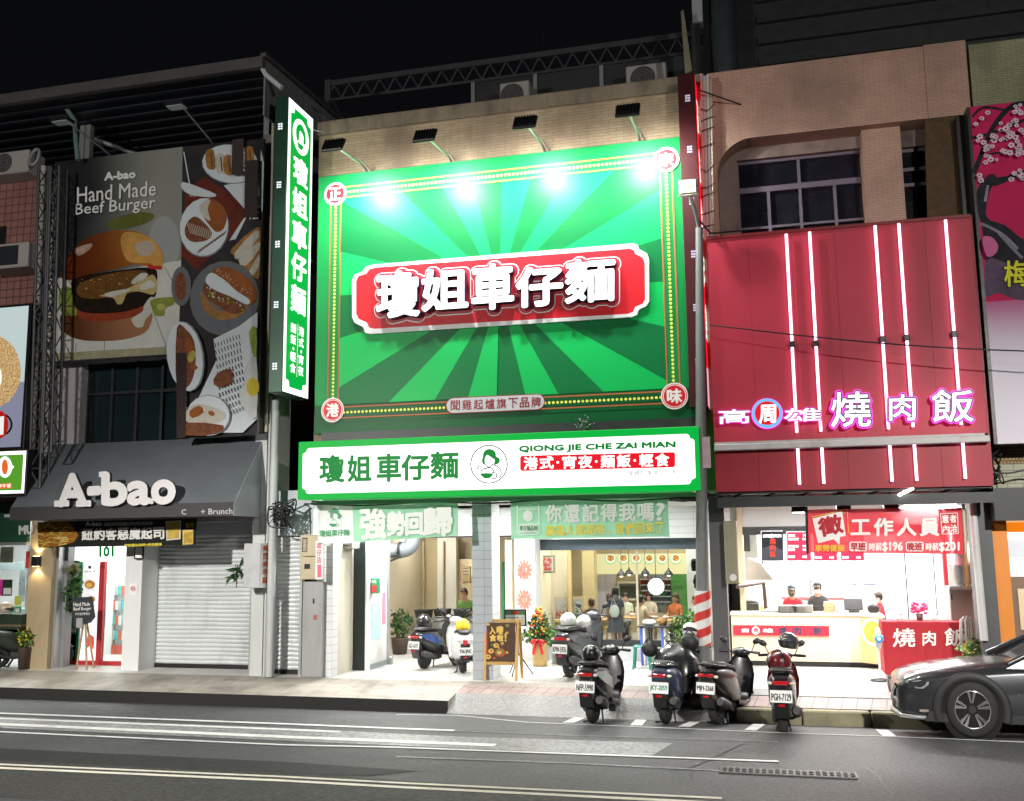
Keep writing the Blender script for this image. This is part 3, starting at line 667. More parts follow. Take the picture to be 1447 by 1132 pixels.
for ch, r in (('瓊', (452, 644, 486, 681)), ('姐', (492, 644, 524, 680)), ('車', (533, 642, 566, 680)), ('仔', (568, 643, 606, 678)), ('麵', (609, 639, 647, 676))):
 a.text(ch, cq(r, -.03), e_green2, 1.15, nst=8)
a.build('lettering', sg)
def lady(a, cx, cy, s, green, dark, white, ringcol=None, w=1.0):
 if ringcol is not None: a.ring(cx, cy, 26.5*s, .9*w, ringcol, 40, 27.5*s)
 P = lambda L: [(cx+x*s, cy+y*s) for x, y in L]
 a.poly(P([(-9, -1), (-10, -6), (-8.5, -11), (-8, -16), (-4, -20.5), (1, -21.5), (6, -20), (9.5, -16), (10, -11), (14, -9), (15.5, -5), (13.5, -1), (9, .5), (7, 0), (8, -6), (4, -9), (-2, -13), (-5, -10), (-6, -5), (-5.5, 0), (-7, .5)]), green, 3)
 a.poly(P([(-12, 13), (5, 13), (3, 18), (-1, 20), (-6, 20), (-10, 17)]), green, 2)
 for L in ([(-5.5, 0), (-3, 3), (0, 4), (3, 2.5), (6, -1)], [(6, 1), (12, 3), (16.5, 9), (17, 16), (14, 19)], [(-6, 7), (-1, 5), (4, 6), (6.5, 9), (5, 12.8)], [(-17, 8), (-14.5, 3), (-12, 2.5)], [(-12, 12), (-9, 7), (-4, 6)], [(5, 13), (9, 12), (11, 16), (9, 20), (4, 20)], [(-3, -4), (-1.5, -4.6)], [(2, -4.6), (3.5, -4)], [(-1, 1), (1, 1.2)]):
  a.line(P(spline(L, 3, False)), .8*s*w, dark)
a = MB(); a.Y = YSG-.004; lady(a, 691, 656, 1.0, e_green2, e_grey, e_white, e_grey, 1.7); a.build('emblem', sg)
a = MB(); a.Y = YSG-.004
a.text('QIONG JIE CHE ZAI MIAN', [(734, 630.5), (954, 624), (954, 634), (734, 640.5)], e_green2, .85, nst=6)
P = skew(pill(735, 641.5, 954, 663, 3.5), -.024, 844); a.poly(P, e_red)
xx = 739.5
for ch in '港式•宵夜•麵飯•輕食':
 w = 7 if ch == '•' else 21; yy = 652-(xx-844)*.024
 if ch == '•': a.disc(xx+w/2, yy, 1.8, None, 0, e_white, 12)
 else: a.text(ch, [(xx+1, yy-8.6), (xx+w-1, yy-9), (xx+w-1, yy+8.4), (xx+1, yy+8.8)], e_white, .5, nst=6)
 xx += w+2.2 if ch == '•' else w+1.6
a.text('聞雞起爐旗下品牌', [(888, 665.5), (955, 663.5), (955, 670), (888, 672)], e_grey, 0)
a.build('lettering', sg)
m = MB(); m.mat(M_dark); m.box(x0+.3, 16.25, z1+.005, x1-.05, 16.6, z1+.18); m.build('sign_frame', sg)
m = MB(); m.mat(M_grey); m.box(x0+.2, 16.26, z0-.09, x1, 16.3, z0-.02); m.box(x0+.2, 16.0, z0-.06, x0+.25, 16.6, z0-.01); m.build('bracket', sg)
xr = -8.165; xl = -8.43; yf, yb = 15.5, 16.54; zt, zb_ = 10.78, 5.25
ps = thing('projecting_sign', 'tall narrow green lightbox sign projecting from the wall, white writing on its lit side', 'sign', ((xl+xr)/2, 16, zb_))
m = MB(); m.mat(mat('sign_case_green', (.010, .06, .030), .35, .2, .15, 3)); m.box(xl, yf, zb_, xr, yb, zt, .01); m.build('case', ps)
class SideArt(MB):
 def setup(s, X, y0, y1, z0, z1): s.X, s.y0, s.y1, s.z0, s.z1 = X, y0, y1, z0, z1; return s
 def sp(s, u, v, d): return (s.X+d, s.y0+(s.y1-s.y0)*u, s.z0+(s.z1-s.z0)*v)
 def spoly(s, P, m): s.mat(m); s.lay += 1; d = s.lay*.0008; return s.add([s.sp(u, v, d) for u, v in P], [list(range(len(P)))])
 def stext(s, t, u0, v0, u1, v1, m, bold=0):
  s.mat(m); V, F, B, asp = textgeo(t); s.lay += 1
  offs = [(0, 0)]+([(bold*math.cos(2*math.pi*k/8), bold*math.sin(2*math.pi*k/8)) for k in range(8)] if bold else [])
  for i, (dy, dz) in enumerate(offs):
   d = s.lay*.0008+i*.00006
   s.add([(lambda p: (p[0], p[1]+dy, p[2]+dz))(s.sp(u0+(u1-u0)*u, v0+(v1-v0)*v, d)) for u, v in V], F)
  return s
a = SideArt().setup(xr, yf+.02, yb-.02, zb_+.02, zt-.02); a.spoly([(0, 0), (1, 0), (1, 1), (0, 1)], e_white)
P = [(.10, .045), (.22, .04), (.25, .02), (.75, .02), (.78, .04), (.92, .045), (.92, .955), (.78, .96), (.75, .98), (.25, .98), (.22, .96), (.10, .955)]
a.spoly(P, e_green)
a.build('lit_face', ps)
a = SideArt().setup(xr+.004, yf+.02, yb-.02, zb_+.02, zt-.02)
a.spoly([(.5+.33*math.cos(2*math.pi*k/28), .895+.062*math.sin(2*math.pi*k/28)) for k in range(28)], e_white)
a.spoly(spline([(.33, .875), (.3, .91), (.4, .935), (.55, .94), (.68, .92), (.7, .885), (.6, .88), (.6, .905), (.45, .915), (.42, .88)], 3), e_green)
a.spoly([(.34, .87), (.62, .87), (.55, .85), (.4, .85)], e_green)
for i, ch in enumerate('瓊姐車仔麵'):
 v1 = .815-i*.112; a.stext(ch, .24, v1-.088, .80, v1, e_white, .020)
for col, u0 in (('港式•宵夜', .56), ('麵飯•輕食', .24)):
 v = .235
 for ch in col:
  h = .016 if ch == '•' else .034
  if ch == '•': a.spoly([(u0+.11+.03*math.cos(t), v-.008+.006*math.sin(t)) for t in [2*math.pi*k/8 for k in range(8)]], e_white)
  else: a.stext(ch, u0, v-h+.003, u0+.2, v, e_white, .004)
  v -= h+.004
a.spoly([(.495, .06), (.505, .06), (.505, .24), (.495, .24)], e_white)
a.build('lettering', ps)
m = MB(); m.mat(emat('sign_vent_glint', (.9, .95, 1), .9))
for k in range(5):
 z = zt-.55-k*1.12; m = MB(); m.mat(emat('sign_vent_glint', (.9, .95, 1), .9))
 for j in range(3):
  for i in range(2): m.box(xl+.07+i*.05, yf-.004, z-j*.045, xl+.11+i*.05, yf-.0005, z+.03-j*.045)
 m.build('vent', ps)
m = MB(); m.mat(M_steel); m.tube([(xl+.05, 16.4, zt-.2), (xl+.8, 16.9, zt-.3)], .02, 6); m.tube([(xl+.05, 16.4, zb_+.4), (xl+.05, 16.9, zb_+.4)], .02, 6); m.tube([(xr-.1, yb, 8), (xr-.1, 16.9, 8)], .02, 6); m.build('bracket', ps)
xl, xr = -1.13, -.836; yf, yb = 16.15, 17.3; zt = at(970, 104, 16.15).z; zb_ = at(985, 575, 16.15).z
ps = thing('projecting_sign', 'tall narrow maroon lightbox sign with glowing red side, right of the green billboard', 'sign', ((xl+xr)/2, 16.7, zb_))
m = MB(); m.mat(mat('sign_case_maroon', (.055, .006, .008), .4, .1, .15, 3)); m.box(xl, yf, zb_, xr, yb, zt, .01); m.build('case', ps)
a = SideArt().setup(xr, yf+.02, yb-.02, zb_+.02, zt-.02); a.spoly([(0, 0), (1, 0), (1, 1), (0, 1)], emat('backlit_red', srgb(245, 20, 40), 1.1)); a.spoly([(.0, 0), (1, 0), (1, .13), (0, .11)], emat('backlit_pink', srgb(255, 170, 190), 1)); a.build('lit_face', ps)
a = SideArt().setup(xr+.003, yf+.02, yb-.02, zb_+.02, zt-.02)
for i, ch in enumerate('高雄燒肉飯'): a.stext(ch, .2, .84-i*.16, .85, .95-i*.16, e_white, .01)
a.build('lettering', ps)
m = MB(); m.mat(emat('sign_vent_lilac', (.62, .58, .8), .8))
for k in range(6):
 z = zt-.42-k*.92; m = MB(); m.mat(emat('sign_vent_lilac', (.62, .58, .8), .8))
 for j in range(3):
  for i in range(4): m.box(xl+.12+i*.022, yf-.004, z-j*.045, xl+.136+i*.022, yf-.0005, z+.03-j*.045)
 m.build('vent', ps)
m = MB(); m.mat(M_steel); m.tube([(xl-.3, 16.9, zt-.4), (xl+.02, 16.6, zt-.4)], .02, 6); m.build('bracket', ps)
def clothmat(name, col, tr=.5, var=.06, thin=.14):
 if name in _M: return _M[name]
 m = mat(name, col, .7, 0, var, 3); nt = m.node_tree; N = nt.nodes; L = nt.links; bs = N['Principled BSDF']; o = N['Material Output']
 t = N.new('ShaderNodeBsdfTranslucent'); t.inputs[0].default_value = (*col, 1); x = N.new('ShaderNodeMixShader'); x.inputs[0].default_value = tr
 tp = N.new('ShaderNodeBsdfTransparent'); tp.inputs[0].default_value = (*[.5+.5*c for c in col], 1); x2 = N.new('ShaderNodeMixShader'); x2.inputs[0].default_value = thin
 L.new(bs.outputs[0], x.inputs[1]); L.new(t.outputs[0], x.inputs[2]); L.new(x.outputs[0], x2.inputs[1]); L.new(tp.outputs[0], x2.inputs[2]); L.new(x2.outputs[0], o.inputs[0]); return m
def cloth(quad, Y, m, nu=24, nv=8, wav=.012, sag=0.0, seed=1):
 rr = random.Random(seed); ph = rr.uniform(0, 6)
 TL, TR, BR, BL = [at(p[0], p[1], Y) for p in quad]; mb = MB(); mb.mat(m); V = []
 for j in range(nv+1):
  for i in range(nu+1):
   u, v = i/nu, 1-j/nv; p = (TL*(1-u)+TR*u)*v+(BL*(1-u)+BR*u)*(1-v)
   V.append((p.x, Y+.02+wav*(math.sin(u*17+ph)+.6*math.sin(u*31+v*4+ph))*(.3+.7*(1-v)), p.z-sag*math.sin(math.pi*u)))
 mb.add(V, [(j*(nu+1)+i, (j+1)*(nu+1)+i, (j+1)*(nu+1)+i+1, j*(nu+1)+i+1) for j in range(nv) for i in range(nu)], True)
 return mb
M_cg = clothmat('banner_green', (.30, .60, .40), .18, thin=.05); M_cw = clothmat('banner_white', (.70, .74, .71), .18, thin=.04)
M_cp = clothmat('banner_print_white', (.93, .95, .93), .06, thin=0); M_cy = clothmat('banner_print_yellow', (.90, .76, .12), .06, thin=0); M_cgd = clothmat('banner_print_green', (.08, .34, .16), .06, thin=0)
YBN = 16.5
bn = thing('hanging_banner', 'pale green cloth banner reading four bold brush characters, hanging left of the grey pillar', 'banner', at(548, 735, YBN))
cloth([(497.5, 709), (646, 705), (648, 757), (499, 766.5)], YBN, M_cg, seed=2).build('cloth', bn)
cloth([(447, 710), (497.5, 709), (499, 766.5), (449, 768)], YBN, M_cw, 8, seed=2).build('logo_panel', bn)
a = MB(); a.Y = YBN-.02
for ch, r in (('強', (509, 718, 545, 761)), ('勢', (548, 724, 572, 756)), ('回', (574, 726, 596, 755)), ('歸', (598, 716, 638, 757))): a.text(ch, cq(r, -.06), M_cp, 1.6, nst=8)
a.build('lettering', bn)
a = MB(); a.Y = YBN-.02; lady(a, 472.5, 732, .62, M_cgd, M_cgd, M_cp)
a.text('瓊姐車仔麵', [(452, 749.5), (494, 748), (494, 757), (452, 758.5)], M_cgd, .3, nst=4); a.build('emblem', bn)
bn = thing('hanging_banner', 'green cloth banner with white question line and yellow line, hanging over the glass shopfront', 'banner', at(833, 730, YBN))
cloth([(721, 704), (943, 699.5), (946, 758.5), (722, 762)], YBN, M_cg, 30, seed=5).build('cloth', bn)
a = MB(); a.Y = YBN-.02
xx = 771
for ch in '你還記得我嗎?':
 w = 11 if ch == '?' else 22; yy = 724.5-(xx-850)*.02; a.text(ch, [(xx, yy-12), (xx+w, yy-12.5), (xx+w, yy+12), (xx, yy+12.5)], M_cp, .8, nst=6); xx += w+4.1
xx = 772
for ch in '高雄人都期待，我們回來了':
 yy = 748-(xx-850)*.028
 if ch == '，': a.text(ch, [(xx+2, yy+2), (xx+5, yy+2), (xx+5, yy+7), (xx+2, yy+7)], M_cy)
 else: a.text(ch, [(xx, yy-7.5), (xx+12, yy-7.8), (xx+12, yy+7), (xx, yy+7.2)], M_cy, .5, nst=4)
 xx += 14
a.build('lettering', bn)
a = MB(); a.Y = YBN-.02
P = [(731, 714), (735, 711), (757, 710.5), (761, 714), (762, 752), (758, 755), (735, 756), (731, 753)]
for u, v in zip(P, P[1:]+P[:1]): a.line([u, v], 1.0, M_cp)
a.poly([(733, 741), (760, 740.5), (760, 752), (733, 753)], M_cp); a.disc(746, 729, 7, 8, 0, M_cp); a.line([(733, 720), (760, 719.5)], 1, M_cp)
for k in range(5): a.text('車仔麵品牌'[k], [(734.5+k*5.1, 743), (739+k*5.1, 743), (739+k*5.1, 750), (734.5+k*5.1, 750)], M_cgd, .2, nst=4)
a.build('emblem', bn)
for i, (px, py, Y) in enumerate(((512, 722, 17.6), (575, 719, 18.4), (690, 716, 18.6), (793, 713, 17.8), (880, 711, 18.3), (960, 712, 18.2))):
 p = at(px, py, Y); o = thing('ceiling_light', ('round recessed ceiling light over the green emergency box', 'round recessed ceiling light over the middle of the brush lettered banner', 'round recessed ceiling light behind the grey tiled pillar', 'round recessed ceiling light over the left end of the question banner', 'round recessed ceiling light over the right half of the question banner', 'round recessed ceiling light nearest the utility pole')[i], 'ceiling light', (p.x, Y, 3.36), 'recessed lights in the arcade ceiling')
 m = MB(); m.mat(M_pw); m.lathe([(.11, 3.345), (.12, 3.36)], (p.x, Y, 0), 18); m.build('trim', o)
 m = MB(); m.mat(e_lamp); m.lathe([(.085, 3.338), (.088, 3.3449)], (p.x, Y, 0), 16); m.build('lens', o)
 light('lamp_glow', 'AREA', (p.x, Y, 3.33), 95, (1, .98, .95), (p.x, Y, 0), .3, parent=o)
for (px, py, Y, E, lab) in ((575, 775, 22.3, 95, 'long tube lamp on the ceiling above the parked scooters in the left bay'), (830, 775, 23.0, 75, 'tube lamp on the dining room ceiling near the ochre column'), (920, 775, 22.8, 85, 'tube lamp on the dining room ceiling above the seated diners'), (985, 775, 24.8, 65, 'tube lamp on the dining room ceiling by the green wall')):
 x = at(px, 860, Y).x; o = thing('ceiling_light', lab, 'ceiling light', (x, Y, 3.28), 'tube lamps inside the noodle shop')
 m = MB(); m.mat(M_pw); m.box(x-.6, Y-.05, 3.25, x+.6, Y+.05, 3.298); m.build('housing', o)
 m = MB(); m.mat(e_lamp); m.box(x-.58, Y-.03, 3.225, x+.58, Y+.03, 3.2499); m.build('tube', o)
 light('lamp_glow', 'AREA', (x, Y, 3.21), E, (1, .97, .90), (x, Y, 0), 1.2, .3, parent=o)
# ================================================================== left building (burger restaurant)
M_gtl = tiles('taupe_tile', (.20, .175, .16), (.23, .20, .185), (.10, .09, .085), .30, .30, .012, .5, 0, 'xz', .3)
M_lwall = mat('mauve_wall_paint', (.46, .42, .45), .6, 0, .15, 2, 1.5, dirt=((.22, .2, .2), .5, 1.2, .4))
M_navy = mat('canopy_sheet', (.028, .034, .046), .5, .3, .3, 1.2)
M_roofed = mat('canopy_edge', (.10, .09, .09), .5, .3, .3, 2)
M_slat = mat('shutter_slat', (.62, .65, .66), .45, .1, .1, 2, dirt=((.3, .31, .3), .5, 1.5, .5))
YLW = 16.9
lx0 = at(60, 560, YLW).x; lx1 = at(386, 560, YLW).x
lb = thing('shop_building', 'left building under a wide dark roof canopy, with burger billboards, grey awning and closed shutter', 'building', ((lx0+lx1)/2, 17, ZB))
zaw = at(220, 624, YLW).z; ztop = at(220, 212, 16.4).z
wx0, wz0, wx1, wz1 = rect(116, 512, 254, 628, YLW)
b = MB(); b.mat(M_lwall); b.box(lx0, YLW, zaw-1.6, wx0, YLW+.3, ztop-.1); b.box(wx1, YLW, zaw-1.6, lx1-.02, YLW+.3, ztop-.1); b.box(wx0, YLW, wz1, wx1, YLW+.3, ztop-.1); b.box(wx0, YLW, zaw-1.6, wx1, YLW+.3, wz0); b.build('wall', lb)
w = MB(); w.mat(M_dark)
for i in range(5): x = wx0+(wx1-wx0)*i/4; w.box(max(wx0, x-.03), YLW+.2, wz0, min(wx1, x+.03), YLW+.28, wz1)
zm = wz0+(wz1-wz0)*.64
for i in range(4): xa_ = wx0+(wx1-wx0)*i/4+.03; xb_ = wx0+(wx1-wx0)*(i+1)/4-.03; w.box(xa_, YLW+.21, zm-.03, xb_, YLW+.27, zm+.03)
wo = w.build('window', lb)
w = MB(); w.mat(mat('window_dark_glass', (.010, .022, .026), .12, 0, .2, 1)); w.box(wx0, YLW+.281, wz0, wx1, YLW+.295, wz1); w.build('pane', wo)
tx0, tx1 = at(366, 400, 16.75).x, at(386, 400, 16.75).x
b = MB(); b.mat(M_gtl); b.box(tx0, 16.75, at(366, 612, 16.75).z, tx1, 16.899, at(380, 190, 16.75).z); b.build('tiled_pier', lb)
b = MB(); b.mat(mat('pale_pipe', (.55, .52, .42), .5, 0, .2, 3)); xx = tx1-.05; b.tube([(xx, 16.7, at(388, 610, 16.7).z), (xx, 16.7, 11.0)], .035, 8); b.build('drain_pipe', lb)
zr = 11.62; rx0 = -22.0; rx1 = at(373, 92, 15.55).x
b = MB(); b.mat(M_navy)
yy = 15.6
while yy < 20: b.box(rx0, yy, zr-.16+(yy-15.6)*.05, rx1-.02, yy+.12, zr-.06+(yy-15.6)*.05); b.box(rx0, yy+.12, zr-.10+(yy-15.6)*.05, rx1-.02, yy+.42, zr-.06+(yy-15.6)*.05); yy += .42
b.mat(M_roofed); b.box(rx0, 15.48, zr-.20, rx1, 15.6, zr+.01)
b.build('roof', lb)
b = MB(); b.mat(mat('corrugated_grey', (.26, .26, .27), .45, .4, .2, 2, 1));
y = 15.61
while y < 20.2: b.box(rx1-.03, y, zr-1.1, rx1, y+.13, zr+(y-15.6)*.055); b.box(rx1-.015, y+.13, zr-1.1, rx1+.012, y+.26, zr+(y-15.6)*.055); y += .26
b.mat(M_roofed); b.prism([(15.5, zr), (20.2, zr+.26), (20.2, zr+.34), (15.5, zr+.08)], rx1-.05, rx1+.06, 'x'); b.build('corrugated_gable', lb)
b = MB(); b.mat(mat('shed_wall_dark', (.016, .019, .026), .6, .2, .3, 1, 2)); b.box(rx0, 19.2, 8.5, rx1-.05, 19.3, zr-.02); b.build('shed_wall', lb)
b = MB(); b.mat(M_grey)
for px in (116, 124, 376): x = at(px, 190, 16.95).x; b = MB(); b.mat(M_grey); b.box(x-.06, 16.95, ztop-.2, x+.06, 17.07, zr-.12); b.build('roof_post', lb)
x = at(120, 190, 17.3).x; b = MB(); b.mat(M_grey); b.tube([(x, 17.2, zr-.2), (x+2.6, 18.9, ztop+.1)], .05, 6); b.build('roof_brace', lb)
b = MB(); b.mat(mat('pipe_green_grey', (.12, .2, .18), .5, .1, .2)); p = [at(*q, 16.2) for q in ((84, 132), (87, 143), (106, 171), (107, 196), (110, 226))]; b.tube(p, .05, 8); b.build('drain_pipe', lb)
b = MB(); b.mat(mat('pipe_white', (.5, .52, .55), .5, 0, .15)); p = [at(*q, 15.6) for q in ((371, 97), (376, 106), (398, 124))]; b.tube(p, .05, 8); b.build('gutter_pipe', lb)
for (h, a_, lab) in (((250, 150), (298, 199), 'unlit flat floodlight on a long arm under the canopy, above the food picture billboard'), ((88, 172), (152, 216), 'unlit floodlight on a thin arm at the left end of the burger billboard')):
 bp = at(*a_, 16.45); hp = at(*h, 15.5); o = thing('floodlight', lab, 'floodlight', bp, 'unlit floodlights over the burger billboards')
 m = MB(); m.mat(M_steel); m.tube([(bp.x, 16.8, bp.z-.1), bp, (hp.x+.1, hp.y, hp.z)], .018, 6); m.tube([(bp.x-.12, 16.8, bp.z), (bp.x-.05, 16.2, bp.z+.14)], .012, 6); m.build('arm', o)
 m = MB(); m.mat(M_black); m.box(hp.x-.2, hp.y-.13, hp.z-.02, hp.x+.2, hp.y+.13, hp.z+.05, .012); m.build('housing', o)
 m = MB(); m.mat(mat('unlit_lens', (.5, .55, .6), .15, 0, .1)); m.box(hp.x-.17, hp.y-.10, hp.z-.032, hp.x+.17, hp.y+.1, hp.z-.0205); m.build('lens', o)
YBG = 16.45
def P_(n, c, r=.45, v=.1, s=8): return mat('poster_'+n, c, r, 0, v, s, spec=.06)
o = thing('billboard', 'burger photograph billboard with white lettering above the dark window', 'billboard', at(160, 505, YBG))
b = MB(); b.mat(P_('board_edge', (.3, .3, .3))); b.pprism([(78, 229), (258, 207.5), (252, 499.6), (62, 511.5)], YBG, .08); b.build('board', o)
a = MB(); a.Y = YBG; a.step = .0005
a.poly([(78, 229), (258, 207.5), (252, 499.6), (62, 511.5)], P_('table_grey', (.34, .355, .33), v=.06, s=1.5))
def blend(n, c0, c1, axis, lo, hi):
 if n in _M: return _M[n]
 m = mat(n, c0, .45, 0, 0, spec=.06); nt = m.node_tree; N = nt.nodes; L = nt.links
 tc = N.new('ShaderNodeTexCoord'); sp = N.new('ShaderNodeSeparateXYZ'); L.new(tc.outputs['Object'], sp.inputs[0])
 nz = N.new('ShaderNodeTexNoise'); nz.inputs['Scale'].default_value = .8; L.new(tc.outputs['Object'], nz.inputs['Vector'])
 ma = N.new('ShaderNodeMath'); ma.operation = 'MULTIPLY_ADD'; ma.inputs[1].default_value = (hi-lo)*.5; L.new(nz.outputs[0], ma.inputs[0]); L.new(sp.outputs['XZ'.index(axis)*2], ma.inputs[2])
 mr = N.new('ShaderNodeMapRange'); mr.interpolation_type = 'SMOOTHSTEP'; mr.inputs[1].default_value = lo+(hi-lo)*.25; mr.inputs[2].default_value = hi+(hi-lo)*.25; L.new(ma.outputs[0], mr.inputs[0])
 mx = N.new('ShaderNodeMix'); mx.data_type = 'RGBA'; mx.inputs[6].default_value = (*c0, 1); mx.inputs[7].default_value = (*c1, 1); L.new(mr.outputs[0], mx.inputs[0]); L.new(mx.outputs[2], N['Principled BSDF'].inputs['Base Color'])
 return m
co = at(160, 505, YBG)
xg = at(215, 300, YBG).x-co.x
a.poly([(78, 229), (258, 207.5), (256, 372), (215, 372), (150, 390), (72, 400)], blend('poster_backdrop', (.020, .022, .024), (.24, .25, .22), 'X', xg-1.7, xg+.3))
a.disc(185, 312, 34, 10, -12, P_('blur_lime', (.10, .115, .025), v=.3, s=2)); a.disc(232, 345, 22, 40, 0, P_('blur_pale', (.30, .32, .31), v=.1, s=2))
a.poly([(66, 395), (150, 385), (256, 368), (252, 499.6), (62, 511.5)], P_('table_white', (.56, .57, .53), v=.12, s=2))
for L in ([(233, 378), (256, 420)], [(213, 430), (238, 498)], [(148, 480), (147, 506)], [(108, 485), (105, 508)]): a.line(L, .7, P_('table_gap', (.02, .02, .018)))
a.poly([(64, 500), (252, 489), (252, 499.6), (62, 511.5)], P_('table_edge', (.33, .31, .2), v=.3, s=6))
bun = blend('poster_bun', (.10, .02, .005), (.40, .15, .03), 'X', at(110, 360, YBG).x-co.x, at(232, 350, YBG).x-co.x); bunl = P_('bun_gold', (.52, .28, .07), v=.4, s=3); pat = P_('patty', (.018, .011, .008), v=.6, s=10); brn = P_('crust', (.13, .06, .015), v=.6, s=7)
chz = P_('cheese', (.46, .36, .16), v=.3, s=6); chw = P_('cheese_white', (.52, .52, .46), v=.15, s=5); grn = P_('lettuce', (.22, .26, .05), v=.5, s=9); tom = P_('tomato', (.26, .045, .020), v=.4, s=4); lit = P_('glint', (.62, .62, .6), v=.1)
a.poly([(86, 460), (100, 476), (130, 482), (175, 480), (205, 470), (215, 452), (212, 440), (180, 436), (95, 440)], blend('poster_bun_base', (.10, .035, .015), (.34, .16, .08), 'X', at(90, 460, YBG).x-co.x, at(215, 455, YBG).x-co.x), 3)
a.poly([(84, 412), (92, 405), (104, 410), (112, 440), (104, 446), (92, 445), (84, 436)], grn, 3)
a.poly([(110, 438), (160, 441), (206, 430), (208, 440), (170, 452), (122, 454)], tom, 3)
a.poly([(101, 398), (108, 391), (150, 385), (215, 378), (222, 400), (216, 424), (180, 440), (130, 443), (108, 436), (103, 420)], pat, 3)
a.poly([(112, 402), (150, 388), (200, 382), (210, 392), (206, 408), (150, 421), (114, 420)], brn, 3)
a.poly([(140, 418), (170, 412), (200, 398), (216, 388), (223, 402), (218, 416), (205, 414), (195, 412), (180, 414), (174, 428), (166, 430), (160, 421)], chz, 3)
a.poly([(148, 415), (175, 409), (186, 409), (170, 416), (156, 420)], chw, 2); a.poly([(186, 398), (200, 386), (210, 388), (203, 396), (190, 402)], chw, 2); a.poly([(198, 404), (212, 396), (220, 404), (212, 408), (200, 410)], chw, 2)
a.poly([(204, 432), (213, 420), (220, 424), (216, 440), (206, 452), (202, 462), (192, 462), (186, 452), (190, 448), (202, 440)], chw, 3); a.poly([(214, 424), (240, 420), (248, 422), (246, 430), (234, 436), (232, 446), (220, 446), (215, 436)], grn, 3); a.disc(228, 434, 6, 5, 0, P_('lettuce_light', (.42, .42, .12), v=.3), 10)
a.poly([(86, 392), (92, 376), (98, 360), (112, 344), (135, 332), (160, 326), (185, 326), (205, 332), (222, 344), (230, 358), (230, 378), (222, 380), (205, 376), (190, 374), (160, 381), (120, 389), (100, 396)], bun, 3)
a.poly([(180, 328), (205, 332), (222, 344), (230, 358), (230, 378), (222, 379), (212, 372), (196, 372), (180, 368), (172, 350), (172, 335)], bunl, 3)
a.poly([(192, 345), (212, 341), (220, 352), (212, 361), (196, 360)], P_('bun_shine', (.42, .35, .27), v=.25, s=9), 3); a.poly([(106, 352), (130, 344), (128, 352), (112, 362)], P_('bun_glint', (.38, .26, .2), v=.4, s=9), 2)
a.poly([(210, 373), (218, 376), (228, 376), (229, 381), (212, 380)], P_('ketchup', (.45, .03, .02)), 2)
for k in range(26):
 u = random.uniform(112, 200); a.disc(u, 403-(u-112)*.15+random.uniform(-7, 9), random.uniform(.5, 1.3), None, 0, chz if k % 2 else bunl, 6)
a.build('burger_print', o)
a = MB(); a.Y = YBG-.035; wt = P_('letter_white', (.75, .75, .73), v=.04)
a.text('A-bao', [(148, 244), (191, 240.5), (191, 251), (148, 255)], wt, .8, nst=6)
a.text('Hand Made', [(109, 265), (221, 255.5), (220, 276), (109, 287)], wt, .12, nst=4); a.text('Beef Burger', [(107, 288), (220, 277), (219, 299), (106, 308.5)], wt, .12, nst=4)
a.build('lettering', o)
o = thing('billboard', 'tall dark billboard with plates of sandwiches and pancakes seen from above', 'billboard', at(312, 616, YBG))
b = MB(); b.mat(P_('board_edge', (.3, .3, .3))); b.pprism([(259, 207.3), (373, 195.5), (363, 613), (254, 620.5), (253.2, 500)], YBG, .08); b.build('board', o)
a = MB(); a.Y = YBG; a.step = .0004
a.poly([(259, 207.3), (373, 195.5), (363, 613), (254, 620.5), (253.2, 500)], P_('dark_wood', (.035, .032, .034), v=.5, s=2))
pl = P_('plate', (.58, .64, .67), v=.05, s=3); pls = P_('plate_shadow', (.20, .22, .24), v=.1); plg = P_('plate_grey', (.13, .14, .155), v=.12, s=3); tray = P_('tray_red', (.12, .028, .018), v=.5, s=3); nap = P_('napkin', (.56, .61, .64), v=.08, s=4)
gold = P_('toast', (.30, .15, .05), v=.5, s=7); bun2 = P_('bun_orange', (.26, .085, .025), v=.4, s=4); meat = P_('meat', (.16, .06, .03), v=.7, s=14); cream = P_('cream_bread', (.50, .47, .40), v=.2, s=9); leaf = P_('leaf', (.22, .30, .05), v=.5, s=9)
a.poly([(262, 268), (290, 250), (352, 292), (350, 305), (343, 314), (318, 345), (278, 382), (256, 362)], tray)
a.poly([(316, 262), (352, 255), (352, 300), (333, 338), (324, 340), (350, 300)], nap)
a.poly([(369, 212), (373, 230), (371, 300), (364, 290), (366, 250)], nap)
a.disc(326, 232, 41, 28, 6, pls); a.disc(326, 231.5, 40, 27, 6, pl)
for k, (x, y) in enumerate(((297, 226), (311, 232), (322, 234), (333, 232), (352, 222))): a.poly([(x-6, y-12), (x+5, y-14), (x+8, y+10), (x+3, y+14), (x-5, y+10)], gold if k % 2 == 0 else cream, 2); a.line([(x+1, y-10), (x+3, y+10)], 2, meat)
a.line([(260, 215), (268, 260)], 1.6, pl); a.poly([(258, 257), (285, 266), (306, 275), (298, 279), (272, 276), (258, 268)], nap, 2)
for k in range(4): a.line([(267+k*2.6, 265), (269+k*2.6, 278)], .9, pl)
a.disc(289, 322, 35, 42, 8, pls); a.disc(288.5, 321, 34, 41, 8, pl)
a.poly([(264, 316), (276, 306), (290, 316), (300, 330), (292, 340), (272, 342), (262, 332)], meat, 3)
for k in range(12): a.line([(264+k*3, 314+k), (270+k*2.6, 330+k*.8)], .8, cream)
a.poly([(284, 292), (290, 284), (302, 282), (316, 292), (321, 308), (316, 324), (306, 328), (296, 318), (288, 306)], bun2, 3); a.poly([(282, 294), (290, 284), (298, 284), (294, 296), (298, 312), (290, 308)], cream, 3)
for k in range(10): a.line([(280+k*4.0, 358-k*2.8), (284+k*4.0, 352-k*2.8)], 1.4, meat)
